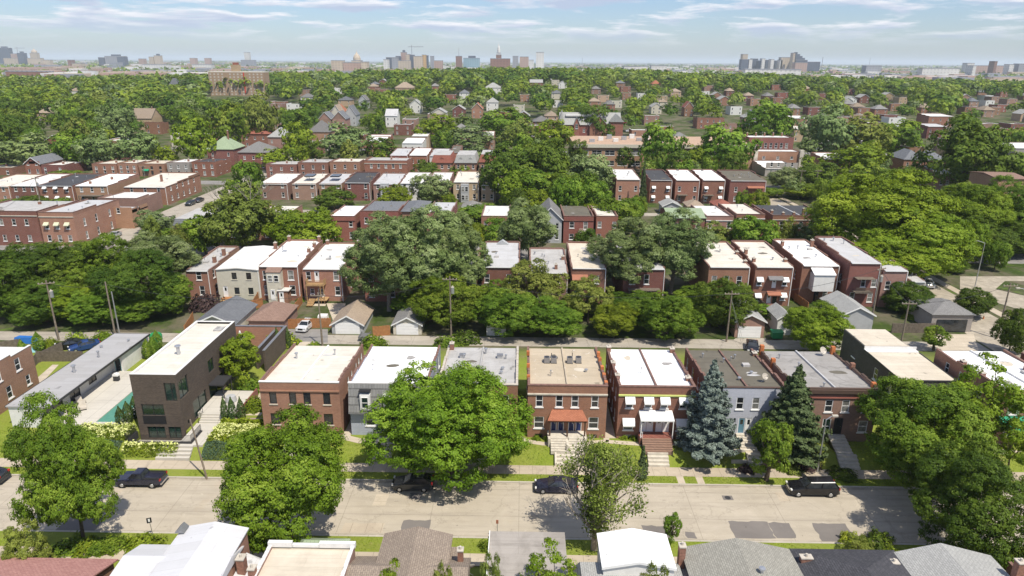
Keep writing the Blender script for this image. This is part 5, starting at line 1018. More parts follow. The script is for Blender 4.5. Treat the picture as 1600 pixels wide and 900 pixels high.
# walled brick garage court of the modern house
a=X(344,503,97); b=X(428,503,97)
e=empty('garage',(a,97,1.25),'flat walled red-brown brick garage court behind the dark modern house','garage','garages on the alley')
MB().box(0,4.0,-.3,b-a,4.3,3.4).box(0,-.0,-.3,.3,4.0,3.4).build('wall',MT['brick_orange'],e); MB().box(b-a-1.6,-4.5,-.3,b-a-1.3,4.0,2.9).box(b-a,-5.5,-.3,b-a+.3,4.3,3.4).build('side_wall',MT['brick_smoke'],e)
MB().box(-.05,3.95,3.41,b-a,4.35,3.5).box(b-a-.05,-5.55,3.41,b-a+.35,4.35,3.5).box(b-a-1.65,-4.55,2.91,b-a-1.25,3.9,3.0).build('coping',MT['grey_metal'],e)
e=empty('garden_fountain',(X(374,515,99.5),99.5,3.3),'small white statue fountain seen above the modern house roof','fountain'); MB().lathe((0,0,-2.05),[(.7,0),(.25,.2),(.2,1.6),(.9,1.9),(.95,2.05),(.1,2.0)],14).build('basin',MT['grey_metal'],e); MB().lathe((0,0,0),[(.22,0),(.18,.4),(.25,.7),(.12,.95),(.14,1.1),(.0,1.25)],10).build('statue',MT['white_paint'],e)
# fences
def fz(label,pix,h=1.8,mat='wood_orange'):
    return fence(label,[tuple(at_z(px,py,.8)[:2]) for px,py in pix],h,mat)
fz('orange wooden fence climbing from the brown hipped garage to the beige house',[(411,521),(411,480)][::-1][:1]+[(378,489)],1.8)
fz('orange wooden fence between the beige house and the red brick house',[(383,507),(405,470)])
fz('orange wooden fence between the house with the pale porch and the one with the balcony',[(448,510),(473,474)])
fz('orange wooden fence behind the white parked car',[(447,512),(518,510)])
fz('short orange fence left of the white garage door under the tall tree',[(583,524),(610,522)])
fz('long grey weathered fence left of the pool house',[(36,600),(60,572),(100,553)],1.6,'wood_grey')
fz('grey weathered fence across the end of the striped lawn beside the pool house',[(60,569),(133,569)],1.7,'wood_grey')
fz('grey board fence left of the carport',[(1393,519),(1459,519)],1.8,'wood_grey')
fz('grey board fence climbing from the carport towards the huge tree',[(1458,514),(1395,470)],1.7,'wood_grey')
fz('grey board fence left of the light grey garage',[(1310,500),(1255,462)],1.6,'wood_grey')
fz('brown board fence beside the house with small white awnings',[(1262,486),(1240,470)],1.6,'wood_orange')
fz('dark fence along the yard of the house with the ivory roof',[(1215,505),(1178,472)],1.5,'wood_grey')
fz('grey fence far left beyond the weathered yard fence',[(0,553),(36,548)],1.6,'wood_grey')
fz('orange board fence by the plum coloured bush',[(290,520),(303,500)],1.6,'wood_orange')
# bare pads and yards
def pad(name,pix,mat,dz=.02,z0=.9):
    P=[at_z(px,py,z0) for px,py in pix]; 
    m=MB(); m.quad(*[(p_.x,p_.y,hgt(p_.x,p_.y)+dz) for p_ in P]); return struct(name,m,MT[mat],recalc=False)
pad('parking_pad',[(430,533),(512,533),(512,512),(447,512)],'asphalt_grey'); pad('patio',[(428,499),(449,503),(463,478),(440,475)],'walk_concrete',.025); pad('patio',[(478,505),(497,505),(510,474),(488,474)],'walk_concrete',.025); pad('patio',[(520,500),(535,500),(540,474),(510,474)],'walk_concrete',.02)
pad('driveway',[(512,533),(570,533),(566,524),(519,524)],'alley_concrete'); pad('driveway',[(607,533),(662,533),(657,525),(612,525)],'alley_concrete'); pad('driveway',[(1140,533),(1200,533),(1197,526),(1150,526)],'alley_concrete'); pad('driveway',[(1440,545),(1530,545),(1522,520),(1458,520)],'walk_concrete')
pad('footpath',[(46,601),(63,601),(92,570),(82,570)],'walk_concrete',.02,1.25)
pad('traffic_island',[(1556,452),(1600,462),(1640,470),(1640,445),(1600,440),(1570,440)],'ground',.12)
pad('plaza',[(1500,452),(1560,474),(1600,486),(1640,486),(1640,432),(1500,432)],'street_concrete',.035)
# ================================================================ ROWS C, D, E
def fitY(p0,p1,yt,Y,h=7.2):
    if Y<290: return Y
    a=260.0; b=1300.0
    for _ in range(40):
        m_=(a+b)/2; q=at_y((p0+p1)/2,yt,m_)
        if q.z-hgt(q.x,m_)>h: a=m_
        else: b=m_
    return a
def front(label,p0,p1,yt,Y,D=17,wall='brick_red',roof='roof_white',n=3,floors=2,sty='w',**k):
    Y=fitY(p0,p1,yt,Y); a,b,z=bx(p0,p1,yt,Y); zg=hgt((a+b)/2,Y); H=z-zg; W=b-a; wn=k.pop('wins',None) or grid(W,H,n,floors,sty,.95,1.6,max(.8,W*.16),None,(H-.6)/floors*.28,(H-.6)/floors)
    return flat(label,a,b,Y,D,H,wall,roof,zg=zg,wins=wn,steps=2,drop=k.pop('drop',.5),**k)+(a,b)
def back(label,p0,p1,yt,Y,D=17,wall='brick_red',roof='roof_white',n=3,**k):
    Y=fitY(p0,p1,yt,Y); a,b,z=bx(p0,p1,yt,Y); zg=hgt((a+b)/2,Y); H=z-zg; W=b-a; wn=k.pop('wins',None) or grid(W,H,n,2,'w',.95,1.6,max(.8,W*.18),k.pop('awn',None),.9,3.1); k.pop('awn',None)
    return rear(label,a,b,Y,D,H,wall,roof,zg=zg,wins=wn,rise=.8,**k)+(a,b)
def peak(label,p0,p1,yt,yr,Y,D,wall,roof,kind='hip',n=2,floors=2,**k):
    Y=fitY(p0,p1,yt,Y); a,b,z=bx(p0,p1,yt,Y); zg=hgt((a+b)/2,Y); H=z-zg; zr=at_y((p0+p1)/2,yr,Y+D/2).z; W=b-a
    return roofed(label,a,b,Y,D,H,max(.8,zr-z),wall,roof,kind,zg=zg,wins=grid(W,H,n,floors,'w',.9,1.5,W*.2,None,.9,max(2.3,(H-.5)/floors)),**k)
# row C
front('wide red brick flats cut by the left edge with a small gabled parapet',-60,56,330,164,wall='brick_dark',roof='roof_pale_grey',n=5,cornice='limestone',chimneys=[(2,12,.7)])
front('red brick corner flats with three cream awnings on the upper windows',59,113,332,164,20,wall='brick_tan_red',roof='roof_lead',rw=[(y,z,.9,1.9,'w') for y in (4,9,15) for z in (4.4,1.0)],wins=[(q,4.4,.95,1.6,'w','awning_cream') for q in (1.6,4.2,6.8)]+[(q,1.2,1.0,1.6,'w') for q in (1.6,4.2,6.8)],cornice='limestone')
front('small tan brick two-storey building with an outside stair beside the side street',160,206,328,181,8,'brick_orange','roof_lead',1,wins=[(1.3,3.9,.9,2.0,'w'),(4.3,4.2,.95,1.5,'w')],rw=[(3,3.9,.9,1.7,'w')],front_par=False)
front('low brown brick building with a white roof behind the outside stair',152,213,310,195,14,'brick_brown','roof_white',3,1)
peak('dark brick house with a black mansard roof and round dormers at the side street corner',273,330,352,334,170,13,'brick_dark','shingle_slate','mansard',3,2,dormers=())
front('brick house behind the pale dead branches with a white roof, left one',338,384,338,170,wall='brick_dark',n=3); front('brick house behind the pale dead branches with a white roof, right one',388,440,338,170,wall='brick_tan_red',roof='roof_ivory',n=3)
front('red brick house with a white roof left of the tall silvery tree, facing its street',512,554,338,170,wall='brick_crimson',roof='roof_bright',n=2,cornice='brick_dark')
front('red brick house with a mossy grey roof above the tall silvery tree',562,622,330,170,wall='brick_crimson',roof='shingle_slate',n=3); peak('house with a slate grey hip roof above the tall silvery tree',628,662,330,321,170,13,'brick_red','shingle_slate'); front('house with a plain grey roof above the tall silvery tree',666,705,332,170,wall='brick_dark',roof='roof_lead')
peak('grey gabled house with a white timber bay next to the maroon house',842,878,343,316,170,13,'siding_grey','shingle_mid','gabley',2,2)
e,sl,a,b=front('maroon brick house with an olive roof and a small upstairs balcony',881,928,338,170,wall='brick_crimson',roof='roof_tar',wins=[(2.1,4.0,1.2,1.6,'w'),(5.6,3.6,1.1,2.0,'wb'),(2.1,1.0,1.2,1.5,'w'),(5.6,.5,1.4,2.1,'gls')],cornice='brick_dark'); bl=MB().box(.1,-1.4,3.1,3.4,-.01,3.3).box(3.2,-1.35,0,3.35,-1.2,3.1).box(.15,-1.35,0,.3,-1.2,3.1); rails(bl,.15,3.3,-1.35,-1.35,3.3,.9,.2,.06); bl.build('balcony',MT['limestone'],e)
front('maroon brick house with a white roof right of the olive roofed one',932,966,338,170,wall='brick_crimson',roof='roof_ivory',n=2)
front('brick house with a white roof hidden left of the big double silvery tree',752,796,338,170,wall='brick_red',n=2)
peak('low house with a faded green shingled roof beside the big double silvery tree',1046,1102,340,325,170,12,'brick_dark','tile_green','gablex',2,2)
front('brick house with a white roof and white cornice, left of the leafy gap',1104,1147,338,170,wall='brick_brown',n=2,cornice='white_coping'); front('brick house with a white roof and white cornice, in the leafy gap',1151,1196,335,170,wall='brick_red',roof='roof_ivory',n=2,cornice='white_coping')
e,sl,a,b=front('wide red brick flats with a dark roof, many chimneys and a pale cornice',1208,1298,337,170,wall='brick_red',roof='roof_black',n=5,cornice='limestone',divider='white_coping',chimneys=[(-4,2,.7),(-1.2,2.2,.7),(1.5,3,1.6),(2.9,2.4,.7),(-5.8,5,.7)])
# row D, left block
YD=213
for p0,p1,yt,wl_,rf,lb,kw in ((-40,14,292,'brick_tan_red','roof_ivory','brick house with an ivory roof cut by the left edge, yard side',{}),(16,57,291,'brick_dark','roof_white','dark brick house with a white roof, second from left in the back porch row',{}),
    (60,113,291,'brick_red','roof_black','brick house with a black roof and two white back awnings',{'awn':'white_paint'}),(117,168,291,'brick_tan_red','roof_bright','brick house with a white roof and grey back porch, beside the black roofed one',{'chimneys':[(-2,3,.8),(1,10,.8)]}),
    (193,259,293,'brick_red','roof_ivory','red brick corner building with an ivory roof and a tall tan chimney',{'rw':[(y,z,.9,1.6,'w') for y in (3,7,11,15,19) for z in (4.2,1.0)],'D':24,'chimneys':[(1,9,2.2)]})):
    e,sl,a,b=back(lb,p0,p1,yt,YD,kw.pop('D',19),wl_,rf,**kw)
    if 'grey back' in lb: MB().box(-3.5,-2,2.9,3.5,-.01,3.1).box(-3.5,-2,0,-3.3,-1.8,2.9).box(3.3,-2,0,3.5,-1.8,2.9).build('porch',MT['wood_grey'],e)
# row D, centre and right
YD=223
for p0,p1,yt,wl_,rf,lb,kw in ((404,449,288,'brick_brown','roof_white','brick house with a white roof by the side street, yard side',{}),(456,494,288,'brick_brown','roof_ivory','brick house with dark skylight panels on its white roof',{}),
    (498,534,288,'brick_tan_red','roof_lead','brick house with a light grey roof, second after the skylight roof',{}),(538,578,286,'brick_dark','roof_black','brick house with a black roof below the grey peaked one',{}),(583,623,288,'brick_brown','roof_lead','house with a grey roof and a glassed-in back porch',{}),
    (625,664,287,'siding_white','roof_white','white house with a white roof and an arched upstairs door',{}),(668,702,286,'brick_brown','roof_white','brick house with a white roof hidden behind the round tree',{}),(708,748,285,'brick_buff','roof_ivory','tan brick house with a cream roof and a two-level glass back porch',{}),
    (752,772,290,'brick_buff','roof_tar','narrow tan brick house beside the big dark trees',{}),(963,1001,281,'brick_tan_red','roof_white','brick house with a white roof left of the lone spruce',{}),(1016,1051,282,'brick_dark','roof_black','dark brick house with a black roof right of the lone spruce',{'awn':'white_paint'}),
    (1056,1094,282,'brick_red','roof_bright','red brick house with a white roof, first of the pair with grey gables',{}),(1098,1134,282,'brick_red','roof_bright','red brick house with a white roof, second of the pair with grey gables',{'awn':'white_paint'}),(1141,1198,283,'brick_dark','roof_tar','wide brown brick house with an olive roof dotted with vents',{'vents':[(-3,6),(0,8),(2,5),(3,10)]})):
    e,sl,a,b=back(lb,p0,p1,yt,YD,17,wl_,rf,n=2,**kw)
    if 'grey gables' in lb: MB().prism([(-2.2,6.9),(2.2,6.9),(0,8.8)],'y',15.5,16.8).build('gable',MT['shingle_mid'],e); MB().box(-3.2,-1.6,2.8,0,-.01,3).box(-3.2,-1.6,0,-3.05,-1.45,2.8).build('porch',MT['wood_grey'],e)
    if 'glass' in lb: pb=MB().box(-1.6,-1.5,0,1.0,-.01,5.9).build('back_porch',MT['siding_grey'],e); [window(pb,xx,-1.63,zz,1.0,1.6,'w',sill=False) for xx in (-.9,.3) for zz in (.8,3.6)]
    if 'skylight' in lb: MB().hexa([(-1,4,7.0),(2,4,7.0),(2,8,7.1),(-1,8,7.1)],[(-1,4,7.35),(2,4,7.35),(2,8,7.5),(-1,8,7.5)]).build('skylight',MT['glass_dark'],e)
    if 'rust' in lb or 'olive roof dotted' in lb: awning(e,2.5,0,5.9,5.5,.4,1.2,'awning_rust')
peak('small grey gabled garage behind the maroon house, left of the tan one',1036,1064,322,312,205,6,'siding_grey','shingle_silver','gabley',1,1,name='garage',cat='garage'); peak('tan roofed garage between the grey and the red roofed garages',1075,1100,322,312,205,6,'brick_brown','shingle_tan','hip',1,1,name='garage',cat='garage'); peak('garage with a red hipped roof',1118,1144,321,311,205,6,'brick_dark','tile_red','hip',1,1,name='garage',cat='garage')
for i,(p0,p1) in enumerate(((596,620),(722,750))): peak(('grey','dark')[i]+(' gabled garage left of the round tree' if i==0 else ' roofed garage below the two-level glass porch'),p0,p1,324,316,205,6,'siding_grey','shingle_mid','gabley',1,1,name='garage',cat='garage')
# row E
YE=268
E=((-30,18,262,'brick_red','roof_ivory','brick house cut by the left edge in the row facing us below the dark woods',3),(64,98,258,'brick_dark','roof_white','dark brick house half behind the bushy tree, left of the long red row',2),
 (143,181,256,'brick_red','roof_ivory','red brick house with three white windows, first of the long red row',3),(183,213,255,'brick_tan_red','roof_ivory','red brick house second in the long red row',3),(216,256,256,'brick_orange','roof_cream','orange-red brick house with dark windows and a green door awning',3),
 (260,295,254,'brick_grey','roof_white','grey-brown stone fronted house in the long red row',3),(299,336,253,'brick_crimson','roof_black','crimson brick corner house with a dark roof ending the long red row',3),
 (415,463,257,'brick_dark','roof_pale_grey','brown brick house with a small stepped gable right of the side street',3),(465,512,254,'brick_red','roof_pale_grey','red brick house with three white windows, beside the stepped gable house',3),(515,562,253,'brick_red','roof_ivory','red brick house with paired arched windows in the middle row',3),(569,636,251,'brick_crimson','roof_pale_grey','wide red brick house with a white cornice in the middle row',5))
for p0,p1,yt,wl_,rf,lb,n in E:
    e,sl,a,b=front(lb,p0,p1,yt,YE,15,wl_,rf,n,2,'w' if 'dark windows' not in lb else 'd',chimneys=[((p0%3)-1.,7,.9)],cornice='limestone' if 'cornice' in lb else None)
    if 'corner house' in lb: [window(e,(b-a)/2,y,z,.9,1.5,'w',R_(90)) for y in (4,10) for z in (4,1)]
    if 'green door' in lb: awning(e,-2.2,0,2.9,2.2,.5,.9,'awning_green')
a,b,z=bx(38,62,256,YE); roofed('narrow red house with a steep white-trimmed gable below the dark woods',a,b,YE,14,z-1,2.6,'brick_crimson','shingle_slate','gabley',wins=grid(b-a,6,2,2,'w',.9,1.5,1.4))
for p0,p1,yt,rf,lb in ((675,706,254,'tile_red','brick house with a red mansard roof and one white dormer'),(711,744,254,'shingle_silver','brick house with a grey mansard roof and two dormers'),(749,771,253,'tile_red','brick house with a red mansard roof at the edge of the big dark trees')):
    a,b,z=bx(p0,p1,yt,YE); W=b-a; roofed(lb,a,b,YE,14,z-1,2.8,'brick_tan_red',rf,'mansard',wins=grid(W,6,3,2,'w',.9,1.5,1.2),dormers=[(0,.25,z-.75,1.4)] if 'one' in lb or 'edge' in lb else [(-1.9,.25,z-.75,1.3),(1.9,.25,z-.75,1.3)])
# ================================================================ beyond: named houses and buildings
for args in (('house with a red tiled hip roof and two dormers beside the woods',376,419,209,197,330,14,'brick_red','tile_red','hip',3),('house with a pale green hipped roof and a brick chimney',323,364,233,213,292,13,'brick_dark','tile_green','hip',2),
  ('brown brick house with a grey hipped roof right of the pale green roof',372,418,238,221,290,14,'brick_dark','shingle_mid','hip',3),('grey hipped house above the pale roofed one, behind the bright tree',418,448,214,199,330,12,'brick_brown','shingle_silver','hip',2),
  ('house with a grey hipped roof left of the twin tudor gables',482,514,206,188,345,13,'brick_tan_red','shingle_mid','hip',2),('house with a tan gabled front among the grey gables',515,535,182,163,400,12,'siding_beige','shingle_tan','gabley',2),('house with an orange peaked gable behind the dark timbered gables',516,537,174,163,430,12,'brick_orange','tile_orange','gabley',2),
  ('dark slate gabled house right of the orange peak',538,556,180,164,400,12,'siding_grey','shingle_slate','gabley',2),('timbered house with steep dark gables, left one',498,517,186,174,375,12,'brick_brown','shingle_slate','gabley',2),('timbered house with steep dark gables, right one',519,540,186,173,375,12,'brick_brown','shingle_slate','gabley',2),
  ('white two-dormer house standing above the low flat roofs',602,620,181,170,420,12,'siding_white','roof_lead','gablex',2),('pale orange peaked house between dark trees right of centre',737,754,170,160,470,12,'brick_orange','tile_orange','gabley',2),('white hipped house below the large pale one',760,778,160,152,520,14,'siding_white','shingle_silver','hip',2),
  ('large pale grey hipped house on the rise right of centre',757,783,137,129,760,18,'siding_white','shingle_silver','hip',3),('broad tan roofed house on the rise left of centre',617,645,137,128,760,18,'brick_buff','shingle_tan','hip',3),('white house front left of the orange peak',640,657,163,155,500,12,'siding_white','shingle_silver','gabley',2),
  ('grey peaked house in the trees near the centre',560,573,157,148,560,13,'siding_grey','shingle_mid','gabley',2),('brown brick gabled house at the right edge',1560,1606,279,270,214,14,'brick_tan_red','shingle_russet','gablex',3),
  ('left one of the twin grey hipped brick houses',1413,1445,249,233,285,13,'brick_red','shingle_slate','hip',3),('right one of the twin grey hipped brick houses',1447,1482,250,236,285,13,'brick_red','shingle_slate','hip',3),
  ('house with a brown red roof streak right of the school woods',1070,1084,168,158,470,11,'brick_red','tile_red','gabley',2),('brick house with a pale gable and small tower left of the school woods',828,848,129,124,760,16,'brick_red','shingle_silver','gablex',2),('brick house with an orange hipped roof in the distant trees',1019,1032,131,125,760,14,'brick_orange','tile_orange','hip',2)):
    lb,p0,p1,yt,yr,Y,D,wl_,rf,kd,n=args; peak(lb,p0,p1,yt,yr,Y,D,wl_,rf,kd,n,2,chimneys=[(1.5,D*.5,5.5,(at_y(p0,yr,Y).z+1.2-hgt(0,Y)))] if 'chimney' in lb else ())
for args in (('white flat roofed brick house, lower one of the stacked pair right of the round tree',639,668,243,330,17,'brick_crimson','roof_bright'),('tan flat roofed house above the stacked white roofs',643,669,213,360,14,'brick_buff','roof_white'),('brick house with a pale roof left of the stacked white roofs',609,637,243,330,17,'brick_crimson','roof_lead'),
  ('house with a white wall and weathered grey roof right of the stacked white roofs',671,698,244,330,16,'brick_white_paint','roof_lead'),('narrow house with a dark roof beside the tall dark tree',703,718,238,330,16,'brick_tan_red','roof_tar'),('white roofed house in front of the centre houses',575,600,222,350,16,'brick_tan_red','roof_bright'),
  ('long white roofed house with pale walls right of the centre',628,660,224,370,14,'siding_white','roof_bright'),('wide brick house with a pale flat roof below the grey roof',571,606,218,365,14,'brick_crimson','roof_white'),('white roofed brick house right of the tall dark tree',752,772,212,365,14,'brick_tan_red','roof_white'),
  ('brick house with a white roof far right of the brown brick hall',1288,1330,249,290,14,'brick_red','roof_white'),('brick house with a white roof below the twin hipped houses',1468,1498,272,240,14,'brick_brown','roof_white'),('brown brick flats with a white roof in the trees at the right',1452,1490,182,400,16,'brick_red','roof_white'),('dark brick flats left of the white roofed flats at the right',1450,1480,198,360,12,'brick_dark','roof_lead'),
  ('tall grey brick building cut by the right edge',1586,1640,232,290,16,'brick_grey','roof_white'),('white roofed house far right of the school',1238,1262,185,400,14,'brick_tan_red','roof_white'),('house with a pale roof below the far white roof',1242,1260,202,350,12,'brick_buff','roof_ivory')):
    lb,p0,p1,yt,Y,D,wl_,rf=args; back(lb,p0,p1,yt,Y,D,wl_,rf,n=3 if p1-p0>26 else 2)
# brown brick apartment block
a,b,z=bx(325,411,113,800); zg=hgt(a,800)-1; H=z-zg; W=b-a
e=empty('apartment_block',((a+b)/2,800,zg),'long tan brick apartment block of many storeys rising from the woods','apartment building')
WN=[(W*(i+.5)/14,2+3.1*f,2.0,1.8) for i in range(14) for f in range(int(H/3.1)) if not (i in(4,9))][-98:]
m_=MB(); panel(m_,(-W/2,0,0),(1,0,0),W,H,holes_of(WN,W),.4); panel(m_,(W/2,0,0),(0,1,0),18,H); panel(m_,(-W/2,18,0),(0,-1,0),18,H); m_.build('wall',MT['brick_umber'],e,recalc=False)
wm_=MB().box(-.95,.0,0,.95,.1,1.85).mesh('window',MT['stone'])
for q in WN: put('window',wm_,e,(-W/2+q[0],.1,q[1]))
MB().box(-W/2,0,H,W/2,18,H+.9).build('roof',MT['roof_ivory'],e); MB().box(-W*.1,4,H+.9,W*.02,13,H+8).build('lift_house',MT['brick_umber'],e); MB().box(-W*.07,5,H+8,W*.0,12,H+10.5).build('roof_cap',MT['tile_red'],e); MB().box(W*.135,-.5,4,W*.15,-.02,H).build('stair_stripe',MT['plastic_red'],e)
# brick school with steep roofs
a,b,z=bx(876,970,191,400); zg=hgt(30,400); H=z-zg; W=b-a
e=empty('school_building',((a+b)/2,400,zg),'red brick school with steep grey roofs, cross gables and white arched windows','school')
body(e,W,14,H-1.5,H-1.5,'brick_crimson',wins=grid(W,H,9,2,'w',1.2,2.0,2.5,None,1.2,4.2)); z1=H+5.0
MB().prism([(-.5,H-1.5),(14.5,H-1.5),(7,z1)],'x',-W/2-.5,W/2+.5).build('roof',MT['shingle_silver'],e)
for cx,wd,hh in ((4.5,10,z1-1.2),(-8,3,H+2.8)):
    g_=MB().prism([(cx-wd/2,-1),(cx+wd/2,-1),(cx+wd/2,H-1.5),(cx,hh),(cx-wd/2,H-1.5)],'y',-1.6,7).build('cross_gable',MT['brick_crimson'],e)
    for s in (-1,1): MB().hexa([(cx,-2,hh-.1),(cx+s*(wd/2+.5),-2,H-2.0),(cx+s*(wd/2+.5),7,H-2.0),(cx,7,hh-.1)],[(cx,-2,hh+.2),(cx+s*(wd/2+.5),-2,H-1.7),(cx+s*(wd/2+.5),7,H-1.7),(cx,7,hh+.2)]).build('gable_roof',MT['shingle_silver'],g_)
    window(g_,cx,-1.75,H-3.5,1.5,2.6,'w')
MB().box(-W/2+3,3,z1-2,-W/2+22,6,z1-1).build('roof_monitor',MT['roof_white'],e); MB().box(W/2-6,-3,0,W/2+1,9,H+.5).build('tower',MT['brick_crimson'],e); MB().prism([(W/2-6.6,H+.5),(W/2+1.6,H+.5),(W/2-2.5,H+4.5)],'y',-3.6,9.6).build('tower_roof',MT['shingle_silver'],e); chimney(e,4.5,6,z1-1,z1+1.8,2,2); MB().tube((-W/2+.5,0,H),(-W/2+.5,0,H+7),2.2,.05,6).build('spire',MT['shingle_silver'],e)
# long low school wing
a,b,z=bx(898,1178,228,298); zg=1.0; H=z-zg; W=b-a
e=empty('school_wing',((a+b)/2,298,zg),'long flat school wing with bands of white windows and a rust coloured roof','school')
WN=[(4+5.6*i,1.4+4.4*f,4.2,2.1,'w') for i in range(int((W-6)/5.6)) for f in range(2)]
body(e,W,34,H,H,'brick_tan_red',wins=WN); MB().box(-W/2-.4,-.4,H+.003,W/2+.4,34.4,H+.5).build('roof',MT['roof_rust'],e); MB().box(-W/2-.5,-.7,H-.9,W/2+.5,-.41,H+.52).build('roof_edge',MT['siding_beige'],e)
for i in range(9): tag(MB().box(0,0,0,2.2,1.8,1.3+.3*(i%3)).build('rooftop_unit',MT['siding_white' if i%2 else 'galvanised'],None,loc=(a+7+i*3.6+(i%3),305+(i*7)%18,zg+H+.5)),'%s rooftop machine, %s from the left on the rust coloured school roof'%(('grey','white')[i%2],'first second third fourth fifth sixth seventh eighth ninth'.split()[i]),'rooftop unit','machines on the school roof') 
# brown brick hall
a,b,z=bx(1180,1253,237,300); flat('brown brick hall with pale corner piers and three small windows, behind the low white roof',a,b,300,10,z-1,'brick_orange','roof_white',zg=1,wins=grid(b-a,8,3,1,'w',1.2,1.2,4,None,z-4.2),steps=1,drop=.1); MB().box(-(b-a)/2-.6,-1,0,-(b-a)/2+1,.5,z-.2).box((b-a)/2-1,-1,0,(b-a)/2+.6,.5,z-.2).build('pier',MT['limestone'],C.objects['row_house.%03d'%max(int(o.name[-3:]) for o in C.objects if o.name.startswith('row_house.'))])
back('low hall with a broad white roof in front of the brown brick hall',1196,1246,264,281,17,'brick_grey','roof_bright',n=4)
a,b,z=bx(1171,1241,215,316); flat('dark brick building with many chimneys and arched windows behind the brown hall',a,b,316,12,z-1,'brick_dark','roof_white',zg=1,wins=grid(b-a,9,7,2,'w',1.2,2.2,3,None,z-10,4.4),steps=1,drop=.1,chimneys=[(x,10,1.5) for x in (-8,-4,0,4,8)])
# church like hall in the woods, tan roof
peak('tan roofed church hall in the woods left of the red tiled roof',202,236,185,169,380,14,'brick_buff','shingle_tan','gablex',2,1,chimneys=[(5,7,6,14)])
peak('dark brick house with a pointed slate turret roof near the apartment block',264,279,133,122,620,9,'brick_crimson','shingle_slate','hip',2,2)
front('low house with a white roof under the trees near the tan church hall',226,250,191,350,10,wall='brick_red',roof='roof_bright',n=2); front('dark porch roofed house in the gap of the woods',157,183,232,300,10,wall='brick_dark',roof='roof_lead',n=2)
front('white modern looking house in front of the hospital block',531,546,112,860,14,wall='siding_white',roof='roof_bright',n=2)
front('brick house with a long white roof under the dark tree right of the school',1090,1132,184,400,12,wall='brick_red',roof='roof_bright',n=4); front('tan flat roofed house right of the long white roof',1124,1160,193,385,14,wall='brick_brown',roof='shingle_tan',n=3)
front('white roofed houses beyond the school car park, nearest one',1142,1160,166,470,14,wall='siding_white',roof='roof_bright',n=2)
# ================================================================ TREES IN PLACE
TP=[]   # trees placed: x,y,R
def tr(cx,yt,wpx,Y,key,label,group=None,H=None,name='tree',hs=1.0,trunkx=None,mat=None):
    top=at_y(cx,yt,Y); x=top.x; z0=hgt(x,Y); h=(top.z-z0)*hs; depth=proj((x,Y,z0+h*.6))[2]; R=wpx*depth/1066.7/2
    TP.append((x,Y,R,z0+h)); return place_tree(x,Y,key,R*(1.04 if Y>100 else 1.0)*(1.06 if key[:3] in('sil','den','map') else 1),h*1.0,label,group,name=name,mat=mat)
tr(82,632,140,55.2,'maple_c','big leafy street tree on the near side at the left, above the black pickup',mat='leaf_maple')
tr(434,652,196,54.9,'maple_b','big bright green street tree on the near side, left of the cream flat roof',mat='leaf_fresh')
tr(702,574,208,66.9,'maple_a','huge spreading street tree in front of the pale grey patched roof',mat='leaf_fresh')
tr(1458,594,188,67.0,'maple_b','wide bright street tree hiding the charcoal house front at the right',mat='leaf_maple')
tr(1557,548,132,71.5,'airy_b','thin airy tree rising over the bright white roof at the right edge')
tr(1545,708,184,55.4,'maple_a','dense dark green street tree in the lower right corner',mat='leaf_deep')
tr(1608,620,90,68,'airy_b','airy tree at the right edge in front of the green porch awning')
tr(1118,562,104,71.6,'spruce_a','tall blue spruce in front of the tar roofed house',name='spruce'); tr(1250,572,116,71.6,'spruce_b','tall dark green spruce left of the brown brick house',name='spruce')
tr(1211,657,62,67.2,'small_a','young full street tree in front of the green spruce, left of the black SUV')
tr(1006,698,24,67.2,'young_fir','small dark fir in the grass strip right of the half-dead tree',name='fir')
tr(1051,803,26,55.9,'small_a','skinny sapling by the kerb behind the white gabled roof',name='sapling')
tr(371,517,58,87,'oval_a','bright yellow-green oval tree beside the dark modern house',mat='leaf_chartreuse' if False else None)
tr(22,818,84,49,'airy_a','olive tree at the bottom left above the rose red roof'); 
tr(608,868,84,41,'airy_b','leafy treetop at the bottom edge in front of the brown shingled roof, left one'); tr(695,884,60,41,'airy_a','leafy treetop at the bottom edge in front of the brown shingled roof, right one')
tr(770,866,56,42,'airy_a','small treetop in front of the weathered plank coloured roof'); tr(862,842,120,43.5,'airy_b','broad pale treetop between the weathered roof and the white gabled roof'); tr(1030,884,80,41,'airy_a','sprig of treetop in front of the white gabled roof')
tr(1345,838,50,54.5,'airy_a','weedy bush tree by the near kerb behind the nearly black roof')
